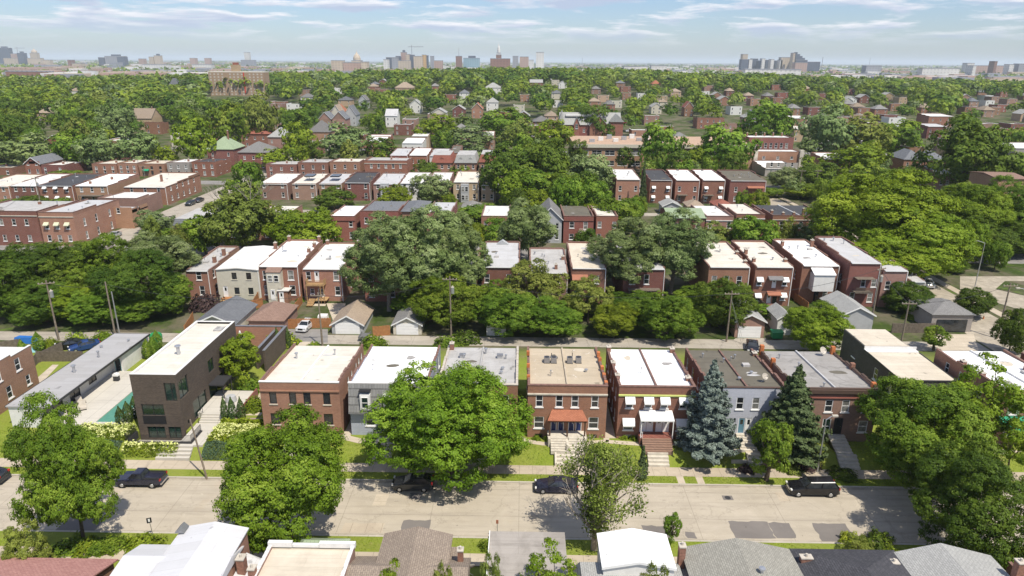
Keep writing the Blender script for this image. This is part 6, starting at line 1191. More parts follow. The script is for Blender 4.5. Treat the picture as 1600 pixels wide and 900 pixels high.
# alley and yards
for a in ((28,377,124,119,'dense_a','dark tree at the left edge behind the weathered fence'),(92,374,112,122,'dense_a','dark tree with a lit crown, second from the left behind the alley poles'),(150,372,90,120,'maple_c','yellow-green tree between the two dark trees behind the alley poles'),(205,388,116,115,'dense_a','dark green tree above the far end of the pool house'),
 (245,362,100,126,'silver_b','silvery topped tree left of the narrow brick house'),(262,430,60,116,'maple_a','green tree at the foot of the silvery topped one'),(60,440,90,112,'dense_a','low dark tree over the left end of the alley'),(150,450,80,111,'maple_a','low green tree between the two alley poles at left'),(-15,390,100,114,'dense_a','dark tree cut by the left edge above the alley'),
 (600,326,128,119,'silver_a','tall silvery tree with a dark trunk, left crown of the tall group'),(660,320,122,121,'silver_b','tall silvery tree, middle crown of the tall group'),(714,328,92,123,'silver_a','tall silvery tree, right crown of the tall group'),(690,432,104,113,'maple_a','round green tree at the foot of the tall silvery group'),
 (828,312,84,150,'silver_b','silvery tree on the far street left of the grey gabled house'),(833,406,110,119,'airy_a','loose olive tree in the yards right of the small white gabled roof'),(796,456,92,108.5,'maple_a','rounded green tree by the alley behind the sand coloured roof, left one'),(866,470,84,108,'maple_c','rounded green tree by the alley behind the sand coloured roof, right one'),
 (922,432,90,114,'airy_a','pale olive tree below the wide tan roof'),(962,474,70,108,'maple_b','bright green tree by the alley behind the white roof'),(1046,460,92,108,'maple_a','wide green tree by the alley left of the bare pole'),(984,338,112,129,'silver_a','big silvery tree, left half of the double crown'),(1058,330,112,131,'silver_b','big silvery tree, right half of the double crown'),
 (1138,432,84,113,'dense_a','dark round tree right of the double silvery crown'),(1284,476,98,103,'maple_b','bright round tree behind the cracked grey roof'),(1385,264,205,152,'maple_b','huge bright green tree, main crown left of the cross street'),(1446,322,160,141,'maple_b','huge bright green tree, lower right crown over the cross street'),(1392,372,130,134,'maple_b','lower crown of the huge green tree over the shaded yards'),
 (1526,284,104,172,'maple_b','bright tree across the cross street, right of the huge one'),(1590,282,90,176,'maple_c','green tree at the right edge beyond the cross street'),(1530,338,90,160,'dense_a','dark tree shading the cross street'),(1590,345,80,165,'dense_a','dark tree shading the cross street at the right edge'),(1480,400,60,150,'dense_a','small dark tree by the cream house at the cross street'),
 (1529,449,50,119,'dense_a','round dark tree on the corner behind the carport'),(1594,480,46,103,'dense_a','round dark tree at the right edge beside the cross street'),(1466,512,36,104,'small_a','shrubby young tree in front of the open carport')):
    tr(*a)
for a in ((775,442,66,117,'maple_a','green tree behind the alley trees, below the small white gabled roof'),(905,462,60,118,'maple_c','green tree in the yard below the wide tan roof, left of the pale olive one'),(1000,458,84,118,'dense_a','dark tree in the yards below the left half of the double silvery crown'),(1086,452,76,119,'maple_a','green tree in the yards below the right half of the double silvery crown'),(640,455,56,117,'maple_c','small green tree at the dark trunk of the tall silvery group'),(748,452,60,118,'dense_a','dark tree right of the round green one by the alley pole'),(1205,480,44,116,'small_a','small yard tree behind the green dumpster'),(205,455,84,113,'maple_c','green tree by the slim pole pair'),(100,445,84,113,'maple_b','bright low tree behind the transformer pole at left'),(1425,440,60,121,'dense_a','dark yard tree behind the carport fence')): tr(*a)
tr(748,318,70,190,'mid_0','green tree between the tall silvery group and the far garages')
M=[(368,292,112,160,'mid_2','olive tree with pale dead limbs left of the lime tree on the second street'),(312,330,60,158,'mid_0','small green tree beside the black mansard roof'),(470,326,110,156,'mid_3','wide yellow-green tree above the bright white roofs'),(425,318,60,164,'mid_2','olive tree between the dead-limbed one and the wide yellow-green one'),
 (238,328,52,176,'mid_4','loose silvery tree beside the side street stair'),(265,355,36,168,'mid_0','small tree by the side street corner'),(520,292,58,208,'mid_1','dark round tree below the light grey roofs'),(615,290,54,208,'mid_3','bright round tree below the glassed-in back porch'),(676,270,64,212,'mid_4','silvery round tree in front of the hidden white roof'),(638,345,50,160,'mid_0','green tree on the far street behind the tall silvery group'),
 (790,335,70,160,'mid_0','green tree on the second street left of the silvery one'),(740,350,50,160,'mid_3','small lime tree on the second street behind the silvery group'),(968,304,72,182,'mid_0','green tree left of the double silvery crown on the second street'),(930,318,44,186,'mid_3','small lime tree behind the maroon houses'),(1182,332,72,160,'mid_0','green tree in front of the wide red flats'),(1262,348,40,162,'mid_4','small pale tree in front of the wide red flats, right part'),(1232,342,34,162,'mid_2','small olive tree in front of the wide red flats, left part'),(1120,350,60,161,'mid_2','olive tree in the leafy gap on the second street'),
 (790,222,84,226,'mid_1','big dark tree, leftmost of the dark group in the centre'),(852,216,92,230,'mid_1','big dark tree, middle of the dark group in the centre'),(915,238,90,226,'mid_4','big silvery tree, right end of the dark group in the centre'),(828,258,80,216,'mid_0','lower green tree in front of the dark group in the centre'),(880,262,70,216,'mid_0','lower green tree at the right foot of the dark group in the centre'),
 (1034,192,66,284,'far_0','tall green tree in front of the long school wing, left one'),(1136,196,84,284,'far_0','tall green tree in front of the long school wing, right one'),(1092,226,50,284,'far_3','lower bright tree between the two in front of the school wing'),(978,232,26,290,'far_1','small dark tree in front of the school windows'),(950,196,22,370,'far_1','dark egg-shaped tree before the steep roofed school'),
 (864,186,66,335,'far_3','bright yellow-green tree left of the long school wing'),(1230,262,56,250,'mid_4','pale silvery tree below the brown brick hall'),(1284,252,66,252,'mid_1','dark tree right of the low hall'),(1255,285,60,235,'mid_3','light green tree below the dark one near the low hall'),(1204,292,40,236,'mid_0','small tree beside the olive roof dotted with vents'),(1524,182,118,243,'mid_1','very large dark tree right of the twin hipped houses'),
 (1298,172,78,330,'far_4','large silvery tree right of the brown brick hall'),(1352,182,84,330,'far_2','large olive tree above the huge green one'),(1345,228,90,275,'far_3','bright tree between the hall and the twin houses'),(1408,188,70,335,'far_0','green tree behind the twin hipped houses'),(1202,160,78,380,'far_0','broad green tree above the brown brick hall'),
 (300,182,60,300,'far_3','tall bright tree left of the pale green roof'),(348,162,60,340,'far_0','tall tree above the pale green roof'),(402,148,56,370,'far_2','tall tree in front of the apartment block, right one'),(462,190,50,300,'far_3','bright tall tree right of the grey hipped house'),(536,198,72,310,'far_4','silvery tree left of the centre houses'),(485,222,36,300,'far_1','dark tree between the bright tree and the silvery one'),(596,218,50,310,'far_1','dark round tree below the wide brick house'),
 (664,250,40,262,'mid_1','dark round tree beside the red mansard roof'),(686,178,64,370,'far_3','bright lime tree above the stacked white roofs'),(258,228,34,290,'far_3','small golden green tree by the pale green roof'),(205,205,60,290,'far_4','silvery tree left of the golden green one'),(150,210,60,285,'far_4','silvery tree above the long red row'),(110,205,60,290,'far_0','green tree above the narrow red gable'),(40,215,80,285,'far_4','silvery tree above the left end of the red row'),(100,265,48,258,'mid_0','bushy tree in the gap of the red row'),(20,310,40,208,'mid_0','small tree in the yards at the left edge'),(48,305,40,208,'mid_1','dark small tree in the yards at the left'),(92,308,30,208,'mid_0','round small tree before the black roofed house'),(430,232,50,285,'far_3','bright bushy tree beside the far side street'),(730,200,70,360,'far_4','silvery tree right of the centre houses'),(790,170,80,400,'far_0','big green tree above the dark group'),(745,230,36,300,'far_4','narrow tree beside the red and grey mansards'),(812,190,60,350,'far_2','olive tree above the dark group')]
for a in M: tr(*a)
tr(1008,250,15,218,'spruce_b','lone narrow spruce beside the black roof',name='spruce')
# half-dead tree: bare pale limbs with patches of leaves
def dead_tree():
    p0=at_y(938,700,55.2); x=at_z(926,846,0).x; h=12.2
    e=empty('tree',(x,55.2,.1),'half-dead street tree with bare pale limbs beside the dark sedan','tree'); r=random.Random(5); m=MB(); tips=[]
    def grow(p,d,L_,rad,dep,dead):
        n=3
        for i in range(n):
            q=p+d*L_/n; m.tube(p,q,rad*(1-.25*i/n),rad*(1-.25*(i+1)/n),6 if dep<2 else 4,False); p=q; d=(d+Vector((r.uniform(-.16,.16),r.uniform(-.16,.16),r.uniform(-.04,.10)))).normalized()
        if dep>=5 or rad<.014: tips.append((p,dead)); return
        for k in range(r.choice((2,3,3)) if dep<5 else 2):
            a=r.uniform(0,6.28); s=r.uniform(.45,.85); o=d.orthogonal().normalized(); o2=d.cross(o)
            dd=(d+(o*math.cos(a)+o2*math.sin(a))*s+Vector((0,0,.22))).normalized()
            grow(p,dd,L_*r.uniform(.62,.82),rad*r.uniform(.5,.66),dep+1,dead or r.random()<.13)
        tips.append((p,dead)) if dep>2 else None
    root=Vector((0,0,0)); m.tube((0,0,-.3),(0,0,2.0),.34,.27,9,False)
    for dv,dead,L_ in (((-.35,.1,1.1),False,3.2),((.45,.2,1),False,3.0),((0,.1,1.2),False,3.9),((-.9,.45,.9),True,3.6),((.95,.1,.75),False,2.9),((.2,-.5,1),False,2.6),((-.2,.5,1.1),False,3.0),((-.75,-.2,.7),True,2.2),((.15,0,1),False,3.0),((-.1,-.2,.8),False,2.2)):
        grow(Vector((0,0,r.uniform(1.6,3.4))),Vector((dv[0]*.8,dv[1],dv[2])).normalized(),L_*.86,.17,1,dead)
    m.build('trunk',MT['deadwood'],e,recalc=False)
    rs=np.random.RandomState(3); P=[]
    for p,dead in tips:
        if dead or rs.rand()<.16: continue
        n=rs.randint(14,34); P.append(np.array(p)+rs.normal(size=(n,3))*np.array([.36,.36,.32]))
    for k in range(74):
        zz=rs.uniform(1.8,11.3); w_=1.9*math.sin(min(1,zz/7)*1.57)*(1.1-zz/14); c0=np.array([rs.normal()*w_*.6+.2,rs.normal()*w_*.5,zz]); n=rs.randint(50,110); P.append(c0+rs.normal(size=(n,3))*np.array([.42,.42,.40]))
    P=np.concatenate(P); Nn=unit(rs.normal(size=P.shape)+np.array([0,-.1,.6])); put('crown',leafmesh('crown_half_dead',P,Nn,.24,.45+.2*np.sin(P[:,0]*1.3)+rs.uniform(-.25,.25,len(P)),MT['leaf_olive'],rs=rs),e)
    TP.append((x,55.2,3,12))
dead_tree()
# pale dead limbs through the olive tree on the second street
def limbs(px,py,Y,h,seed,label):
    q=at_y(px,py,Y); e=empty('dead_limbs',(q.x,Y,hgt(q.x,Y)),label,'tree'); r=random.Random(seed); m=MB()
    def grow(p,d,L_,rad,dep):
        q=p+d*L_; m.tube(p,q,rad,rad*.7,5,False)
        if dep>4: return
        for k in range(2 if dep else 3):
            dd=(d+Vector((r.uniform(-.7,.7),r.uniform(-.4,.4),r.uniform(-.1,.4)))).normalized(); grow(q,dd,L_*.74,rad*.64,dep+1)
    grow(Vector((0,0,0)),Vector((0,0,1)),h*.36,.34,0); m.build('trunk',MT['bark_pale'],e,recalc=False)
limbs(376,300,159,17,4,'bare pale dead tree standing through the olive crown on the second street')
# columns, shrubs, hedges
for i,(x,y) in enumerate(((-49.9,75.0),(-49.7,76.3),(-49.5,77.6),(-49.3,78.9),(-49.1,80.2))):
    shrub(x,y,'column',.62,3.0,('nearest','second','third','fourth','farthest')[i]+' narrow cypress in the row between pool and dark modern house','cypresses by the pool',name='cypress',cat='cypress')
for i,px in enumerate((353,365,379)):
    q=at_z(px,661,1.25); shrub(q.x,q.y,'column',.55,3.7,('left','middle','right')[i]+' one of three narrow dark cypresses before the low planter wall','cypresses before the planter wall',name='cypress',cat='cypress')
for i,px in enumerate((435,444,452)):
    q=at_z(px,548,.7); shrub(q.x,q.y,'column',.5,3.6,('left','middle','right')[i]+' one of three narrow cypresses by the alley behind the brick house','cypresses by the alley',name='cypress',cat='cypress')
for i,(px,py) in enumerate(((232,560),(241,556),(247,545),(38,560),(62,548))):
    q=at_z(px,py,1.25); shrub(q.x,q.y,'column_b',.8,3.2,('cone shaped shrub behind the pool house, left of the white roof','cone shaped shrub squeezed against the dark modern house','small cone shrub by the alley left of the modern roof','yellow-green cone shrub at the weathered fence corner','bright cone shrub behind the weathered fence')[i],name='conifer_shrub',cat='shrub')
S_=[(440,541,'bush_5',2.6,2.4,'big chartreuse shrub by the alley behind the brick house with black windows'),(583,541,'bush_1',2.2,2.0,'bright shrub by the alley between the two front roofs'),(392,612,'bush_0',1.6,2.2,'green shrub in the gangway left of the brick house with black windows'),(398,640,'bush_1',1.4,2.0,'shrub against the left wall of the brick house with black windows'),
 (120,536,'bush_5',1.6,1.8,'bright weeds behind the weathered fence by the parked cars'),(160,531,'bush_1',1.9,1.7,'bright weeds beside the far end of the pool house roof'),(80,545,'bush_1',1.3,1.5,'bright shrub left of the dark parked car'),(321,482,'bush_4',3.0,3.0,'plum coloured bush below the narrow brick house'),
 (700,538,'bush_0',2.0,1.8,'low green shrub in front of the alley pole'),(728,532,'bush_2',2.2,1.9,'dark shrub right of the alley pole'),(838,686,'bush_1',.55,.5,'low shrub at the left corner of the navy door house'),(855,686,'bush_5',.5,.45,'small bright shrub left of the steps of the navy door house'),(921,683,'bush_3',.5,.7,'wispy shrub right of the steps of the navy door house'),
 (975,684,'bush_1',.6,.6,'green shrub under the white awnings, left one'),(988,684,'bush_1',.7,.6,'green shrub under the white awnings, right one'),(1168,722,'bush_4',1.0,.9,'plum coloured shrub at the foot of the blue spruce'),(1262,715,'bush_4',1.6,1.2,'russet brown shrub at the foot of the green spruce'),(1240,722,'bush_3',1.3,1.1,'tan shrub beside the russet one under the green spruce'),
 (116,858,'bush_0',1.6,1.3,'hedge bush by the near sidewalk, leftmost'),(138,858,'bush_1',1.5,1.2,'hedge bush by the near sidewalk, second from the left'),(158,857,'bush_0',1.5,1.2,'hedge bush by the near sidewalk, third from the left'),(180,856,'bush_0',1.4,1.3,'dark hedge bush by the near sidewalk path'),(222,856,'bush_1',1.6,1.4,'leafy shrub right of the near garden path'),(240,868,'bush_1',1.5,1.2,'leafy shrub left of the white metal roof'),(225,885,'bush_5',1.5,.9,'low bright plants along the near garden path'),
 (60,880,'bush_3',1.5,1.2,'olive shrub under the olive tree at the bottom left'),(95,862,'bush_2',1.2,1.0,'dark shrub in the shade of the left street tree'),(1328,846,'bush_5',1.1,1.0,'bright weeds by the near kerb behind the nearly black roof'),(1372,850,'bush_2',1.5,1.3,'dark weeds by the near kerb under the big right street tree'),(1395,872,'bush_1',1.2,.9,'bright low plants beside the silver grey roof'),(690,850,'bush_1',.8,1.0,'small bush beside the brown shingled chimney'),(762,858,'bush_0',.8,1.2,'small bush left of the weathered roof'),
 (1425,497,'bush_1',1.8,1.0,'bright shrub in the shaded yard left of the carport'),(1248,492,'bush_0',1.5,1.3,'shrub in the yard behind the little grey shed'),(470,470,'bush_0',1.0,.7,'small shrubs by the beige house'),(490,545,'bush_1',1.1,1.0,'weeds at the foot of the alley pole'),(1320,730,'bush_2',1.6,1.0,'dark shrub beside the shaded limestone steps')]
for px,py,k,R,H,l in S_:
    z=0 if py>740 else (1.25 if py>545 else .8); q=at_z(px,py,z); shrub(q.x,q.y,k,R,H,l)
def bed(name,label,cat,poly,h,mat,ls,dens,seed,mound=.25,kind=None,flowers=False,zb=None):
    """foliage massed over a quadrilateral patch of ground"""
    rs=np.random.RandomState(seed); A,B,Cc,D_=[np.array(p_,float) for p_ in poly]; area=np.linalg.norm(B-A)*np.linalg.norm(D_-A); n=int(area*dens); u=rs.rand(n,1); v=rs.rand(n,1)
    xy=A*(1-u)*(1-v)+B*u*(1-v)+Cc*u*v+D_*(1-u)*v; zz=np.array([hgt(a,b) if zb is None else zb for a,b in xy]); e_=np.minimum(np.minimum(u,1-u)*np.linalg.norm(B-A),np.minimum(v,1-v)*np.linalg.norm(D_-A))[:,0]
    top=h*np.clip(e_/.35,.25,1)**.5+mound*np.sin(xy[:,0]*2.3+seed)*np.cos(xy[:,1]*2.9)*.5
    if flowers:
        z=top+.02+rs.rand(n)*.08; k=7; P=np.repeat(np.stack([xy[:,0],xy[:,1],zz+z],1),k,0)+rs.normal(size=(n*k,3))*.085; Nn=unit(rs.normal(size=P.shape)+np.array([0,0,.8])); T=np.repeat(rs.rand(n),k)*.6+.3
    else:
        P=np.stack([xy[:,0],xy[:,1],zz+top*(.35+.65*rs.rand(n)**.4)],1); Nn=unit(rs.normal(size=P.shape)*.7+np.array([0,-.1,.7])); T=.5+.2*np.sin(xy[:,0]*1.7)*np.cos(xy[:,1]*2.1)+rs.uniform(-.3,.3,n)
    o=put(name,leafmesh(name,P,Nn,ls,T,MT[mat],rs=rs)); tag(o,label,cat,kind=kind); return o
XR=XM1
for sd,(x0_,x1_,y0_,y1_,w_) in enumerate(((XM0-7.5,PIT[0]-.3,71.6,74.6,'left'),(XR+3.7,XR+9.5,71.6,74.9,'right'))):
    bed('hydrangea_bed','pale flowering hydrangea bushes massed %s of the dark modern house entrance'%w_,'flower bed',((x0_,y0_),(x1_,y0_),(x1_,y1_),(x0_,y1_)),.9,'leaf_lime',.2,190,sd+1,kind='stuff')
    bed('hydrangea_blossom','creamy yellow hydrangea blossoms %s of the dark modern house entrance'%w_,'flowers',((x0_+.1,y0_),(x1_-.1,y0_),(x1_-.1,y1_),(x0_+.1,y1_)),.95,'petal_cream',.20,12,sd+5,kind='stuff',flowers=True)
    bed('juniper_hedge','grey-green juniper ground cover along the sidewalk %s of the modern house steps'%w_,'hedge',((x0_,69.75),(x1_-(0 if sd else 0.2),69.75),(x1_-(0 if sd else .2),71.6),(x0_,71.6)),.55,'leaf_juniper',.16,330,sd+9,kind='stuff')
bed('hydrangea_bed','pale flowering hydrangea bushes in front of the sunken court','flower bed',((PIT[0],69.9),(PIT[1]-1.2,69.9),(PIT[1]-1.2,71.2),(PIT[0],71.2)),.7,'leaf_lime',.2,190,21,kind='stuff'); bed('hydrangea_blossom','creamy yellow blossoms in front of the sunken court','flowers',((PIT[0],70.4),(PIT[1]-1.2,70.4),(PIT[1]-1.2,71.2),(PIT[0],71.2)),.75,'petal_cream',.24,16,22,kind='stuff',flowers=True)
bed('ornamental_grass','feathery light green grasses behind the right hand hydrangeas','grasses',((XR+3.8,75.0),(XR+9.6,75.0),(XR+9.6,76.1),(XR+3.8,76.1)),1.1,'leaf_grass',.3,160,31,kind='stuff')
# lawn blades so the near grass has a nap
def nap(x0,x1,y0,y1,n,seed):
    rs=np.random.RandomState(seed); xy=np.stack([rs.uniform(x0,x1,n),rs.uniform(y0,y1,n)],1)
    ok=[not any(b[0]-.2<a<b[1]+.2 and b[2]<c<b[3] for b in BL) and not (PIT[0]-.5<a<XR+3.6 and c<77) and noise_ok(a,c) for a,c in xy]; xy=xy[np.array(ok)]
    z=np.array([hgt(a,c) for a,c in xy])+.05; P=np.column_stack([xy,z+rs.rand(len(xy))*.05]); Nn=unit(rs.normal(size=P.shape)+np.array([0,0,.9])); return P,Nn
import mathutils
def noise_ok(a,c): return mathutils.noise.noise((a*.35,c*.35,1.0))>-.28
WK=[(o_.location.x+min(v[0] for v in o_.bound_box)-.1,o_.location.x+max(v[0] for v in o_.bound_box)+.1,o_.location.y+min(v[1] for v in o_.bound_box)-.1,o_.location.y+max(v[1] for v in o_.bound_box)+.1) for o_ in C.objects if o_.type=='MESH' and o_.parent is None and o_.name.split('.')[0] in ('footpath','gangway','pool_deck','court_floor','entry_terrace','garden_wall','sidewalk','street')]
WK+=[(e_.location.x-2.2,e_.location.x+2.2,e_.location.y,e_.location.y+1.7) for e_ in C.objects if e_.name.startswith('terrace_steps')]
Ps=[nap(-70,75,69.8,73.9,26000,1),nap(-95,80,KF+.3,67.7,15000,2),nap(-60,60,54.35,56.4,9000,3)]
P=np.concatenate([a for a,_ in Ps]); Nn=np.concatenate([b for _,b in Ps]); ok=np.ones(len(P),bool)
for a,b,c,d in WK:
    if b-a<30: ok&=~((P[:,0]>a)&(P[:,0]<b)&(P[:,1]>c)&(P[:,1]<d))
P=P[ok];Nn=Nn[ok]; P[:,2]=np.where(P[:,1]<68,.17,P[:,2]); rs=np.random.RandomState(4)
tag(put('grass',leafmesh('grass',P,Nn,.14,rs.rand(len(P)),MT['leaf_grass'],asp=.35,rs=rs)),'short uneven lawn grass along the street and the front yards','grass',kind='stuff')
# ================================================================ WOODS BEYOND
def clear(px,Y): return 1
BX=[]
for a,b,c,d,zg,zt in BL:
    if c<150: continue
    q=[proj((x,c,z)) for x in (a,b) for z in (zt,zg+(zt-zg)*.35)]+[proj((x,min(d,c+12),zt)) for x in (a,b)]
    BX.append((min(u[0] for u in q),max(u[0] for u in q),min(u[1] for u in q),max(u[1] for u in q),c))
for p_ in ((325,411,106,172,797),(876,972,172,232,395),(898,1000,212,262,296),(1172,1256,215,262,286),(517,572,92,103,1500),(600,667,80,95,1500),(766,797,85,99,1500)): BX.append(p_)
def lim(px):    # where the woods give way to the open city
    return float(np.interp(px,[-100,0,200,330,480,620,900,1050,1200,1500,1700],[1000,1020,1040,1080,1120,1150,1180,1100,1080,1080,1050]))
sx_=[(-109.5,-100.5),(77.5,87.5),(258,266),(-290,-282)]; sy_=[(251,259),(352,360),(447,454),(545,552),(640,646)]
cand=[]; r=random.Random(42); Y=148.0
while Y<1250:
    hw=Y*.80+30; x=-hw+r.random()*6; st_=11.5 if Y>420 else 10.5
    while x<hw:
        X_=x+r.uniform(-3.2,3.2); Yv=Y+r.uniform(-3.5,3.5); R=r.choice((4.6,5.4,6.2,7.0,8.2)) if Y>300 else r.choice((2.6,3.4,4.2,5.0)); h=min(R*r.uniform(1.6,2.2)+3.5,19.0); x+=st_*(R/5.2)
        if r.random()<(.15 if (300<Y<560 and proj((X_,Yv,8))[0]>330) else .08 if Y>330 else .22): continue
        if Yv<300 and any(a-1.5<X_<b+1.5 for a,b in sx_[:2]) : continue
        if any(a-2<X_<b+2 for a,b in sx_) and r.random()<.85: continue
        if any(a-R*.4<Yv<b+R*.4 for a,b in sy_) and Yv<460: continue
        if any(b[0]-R*.75<X_<b[1]+R*.75 and b[2]-R*.75<Yv<b[3]+R*.75 for b in BL): continue
        if any((X_-t_[0])**2+(Yv-t_[1])**2<(t_[2]*.62+R*.62)**2 for t_ in TP[-130:]) and Yv<460: continue
        z0=hgt(X_,Yv); c_=proj((X_,Yv,z0+h)); g_=proj((X_,Yv,z0+h*.2)); w_=R*1066.7/c_[2]
        if c_[0]<-60 or c_[0]>1660: continue
        if Yv>lim(c_[0])+r.uniform(-60,60): continue
        bad=False
        for a,b,t0,t1,yy in BX:
            if Yv<yy+2 and c_[0]+w_*.8>a and c_[0]-w_*.8<b and g_[1]>t0 and c_[1]<t0+(t1-t0)*.7: bad=True; break
        if bad: continue
        cand.append((X_,Yv,R,h,c_,w_))
    Y+=st_*.92 if Y<420 else 11.0
# roofs glimpsed between the distant trees
hs=[]; rfs=['shingle_mid','shingle_slate','shingle_tan','roof_white','roof_bright','roof_lead','shingle_silver','roof_ivory']; RN={'shingle_mid':'grey hipped','shingle_slate':'slate grey hipped','shingle_tan':'tan hipped','roof_white':'white flat','roof_bright':'bright white flat','roof_lead':'pale grey flat','shingle_silver':'light grey gabled','roof_ivory':'cream flat'}
WN_={'brick_red':'red brick','brick_tan_red':'rusty red brick','brick_dark':'dark brick','brick_brown':'brown brick','brick_buff':'tan brick','siding_white':'white sided','siding_beige':'beige sided','brick_crimson':'crimson brick'}
for k in range(4200):
    Yv=300+640*r.random()**1.7; Yv=min(sy_+[(735,742),(832,838),(930,936)],key=lambda s_:abs(s_[0]-Yv))[0]+r.choice((-20,12,-44)); px=r.uniform(-20,1620); c0=at_y(px,140,Yv); X_=c0.x
    if Yv<318 or Yv>lim(px)-30 or (px<320 and r.random()<.8) or (420<px<1000 and Yv>620 and r.random()<.35): continue
    if any(b[0]-10<X_<b[1]+10 and b[2]-16<Yv<b[3]+16 for b in BL) or any(abs(X_-a)<11.5 and abs(Yv-b)<14 for a,b in hs): continue
    c_=proj((X_,Yv,hgt(X_,Yv)+7))
    if any(a-14<c_[0]<b+14 and ((Yv<yy and t0-2<c_[1]<t1+4) or abs(c_[1]-(t0+t1)/2)<14) for a,b,t0,t1,yy in BX): continue
    hs.append((X_,Yv))
    if len(hs)>=135: break
from collections import defaultdict
_o1='first second third fourth fifth sixth seventh eighth ninth tenth eleventh twelfth thirteenth fourteenth fifteenth sixteenth seventeenth eighteenth nineteenth'.split()
ORD=list(_o1)
for t_ in ('twent','thirt','fort','fift'): ORD+=[t_+'ieth']+[t_+'y-'+q for q in _o1[:9]]
def zone(px,Y):
    c_=('under left skyline','around apartment block','below the hospital','below central towers','behind the school','right of school','below stepped tower','above twin houses')[min(7,max(0,int(px/200)))]
    return c_+', '+('near','middle','far')[0 if Y<400 else (1 if Y<620 else 2)]+' part'
spec=[]; zd=defaultdict(list)
for X_,Yv in hs:
    c_=proj((X_,Yv,8)); rf=r.choice(['roof_white','roof_bright','roof_lead','roof_ivory','roof_white','shingle_mid'] if (Yv<500 and c_[0]>330) else rfs); wl_=r.choice(list(WN_)); spec.append([X_,Yv,rf,wl_,c_[0]]); zd[zone(c_[0],Yv)].append(spec[-1])
for z_,lst in zd.items():
    lst.sort(key=lambda s_:s_[4])
    for i,s_ in enumerate(lst): s_.append('%s house, %s roof, %s from left, %s'%(WN_[s_[3]],RN[s_[2]],ORD[i],z_))
for X_,Yv,rf,wl_,px,lb in spec:
    W_=r.uniform(8.5,12); zg=hgt(X_,Yv); D=r.uniform(10,14); H=6.6
    if rf.startswith('roof'): flat(lb,X_-W_/2,X_+W_/2,Yv,D,H,wl_,rf,wins=grid(W_,H,2,2,'w',1.0,1.6,2,None,.9,3),drop=.4,steps=1,coping='white_coping',group='houses among the distant trees')
    else: roofed(lb,X_-W_/2,X_+W_/2,Yv,D,H-.8,3.2,wl_,rf,'hip' if 'hipped' in RN[rf] else 'gabley',wins=grid(W_,H,2,2,'w',1.0,1.5,2,None,.8,2.7),group='houses among the distant trees')
    q=proj((X_,Yv,zg+H+2)); g_=proj((X_,Yv,zg+3)); w2_=W_/2*1066.7/q[2]; BX.append((q[0]-w2_,q[0]+w2_,q[1],g_[1],Yv))
NB=len(hs)
def keep(c):
    X_,Yv,R,h,c_,w_=c
    if any(b[0]-R*.8<X_<b[1]+R*.8 and b[2]-R*.8<Yv<b[3]+R*.8 for b in BL[-NB:]): return False
    g1=proj((X_,Yv,hgt(X_,Yv)+h*.2))[1]
    for a,b,t0,t1,yy in BX[-NB:]:
        if Yv<yy and c_[0]+w_*.7>a and c_[0]-w_*.7<b and g1>t0 and c_[1]<t0+(t1-t0)*.55: return False
    return True
cand=[c for c in cand if keep(c)]
cand.sort(key=lambda c:-c[5]*c[3]/c[2])
NI=300-len(TP)-2
SPN=[('0','mid green'),('1','dark green'),('2','olive green'),('3','yellow-green'),('4','silvery green'),('0','mid green'),('0','mid green')]
ind=cand[:NI]; rest=cand[NI:]; zd=defaultdict(list)
for c in ind:
    i=r.choice((0,0,1,1,2,3,4,5)) ; sz='tall broad' if c[2]>6 else ('full round' if c[2]>4.4 else 'small round'); zd[zone(c[4][0],c[1])].append((c,i,sz))
def zone2(px,Y): return zone(px,Y)
for z_,lst in zd.items():
    lst.sort(key=lambda s_:s_[0][4][0])
    for n_,(c,i,sz) in enumerate(lst):
        key=('mid_%d' if c[1]<205 else 'far_%d')%(i if i<6 else 0)
        place_tree(c[0],c[1],key,c[2],c[3],'%s %s tree, %s from left, %s'%(sz,SPN[i][1],ORD[n_] if n_<len(ORD) else 'one of many',z_),group='trees of the distant neighbourhood')
# everything smaller reads as one wood: one mesh of sprays per foliage colour
base=[]
for k in range(8):
    P,Nn,T,_=crown_pts(200+k,1.0,1.7,14,0.40,5,0.24,5,zmin=-0.15,taper=.1*(k%3),drop=0.05,radial=.7); base.append((P,Nn,T))
rs=np.random.RandomState(11); groups=defaultdict(lambda:[[],[],[],[]])
for X_,Yv,R,h,c_,w_ in rest:
    P,Nn,T=base[rs.randint(8)]; n=len(P); k=n if Yv<550 else int(n*.55) if Yv<800 else int(n*.34)
    idx=rs.permutation(n)[:k]; a=rs.rand()*6.28; ca,sa=math.cos(a),math.sin(a); M_=np.array([[ca,-sa,0],[sa,ca,0],[0,0,1]])
    p_=(P[idx]@M_.T)*np.array([R,R,h*.42])+np.array([X_,Yv,hgt(X_,Yv)+h*.60]); sp=rs.choice([0,0,0,1,1,2,3,4]); g_=groups[sp]
    g_[0].append(p_); g_[1].append(Nn[idx]@M_.T); g_[2].append(T[idx]+rs.uniform(-.18,.18)); g_[3].append(np.full(k,R*(.30 if Yv<550 else .40 if Yv<800 else .5)))
WM={0:('leaf_maple','mid green'),1:('leaf_deep','dark green'),2:('leaf_olive','olive'),3:('leaf_lime','yellow-green'),4:('leaf_silver','silvery')}
for sp,g_ in groups.items():
    P=np.concatenate(g_[0]);Nn=np.concatenate(g_[1]);T=np.concatenate(g_[2]);sz=np.concatenate(g_[3])
    tag(put('distant_woods',leafmesh('distant_woods',P,Nn,sz,T,MT[WM[sp][0]],rs=rs)),'%s crowns of the far wooded neighbourhood reaching to the city'%WM[sp][1],'woods',kind='stuff')
print('TREES',len(TP),len(ind),len(rest),'houses',len(BL))
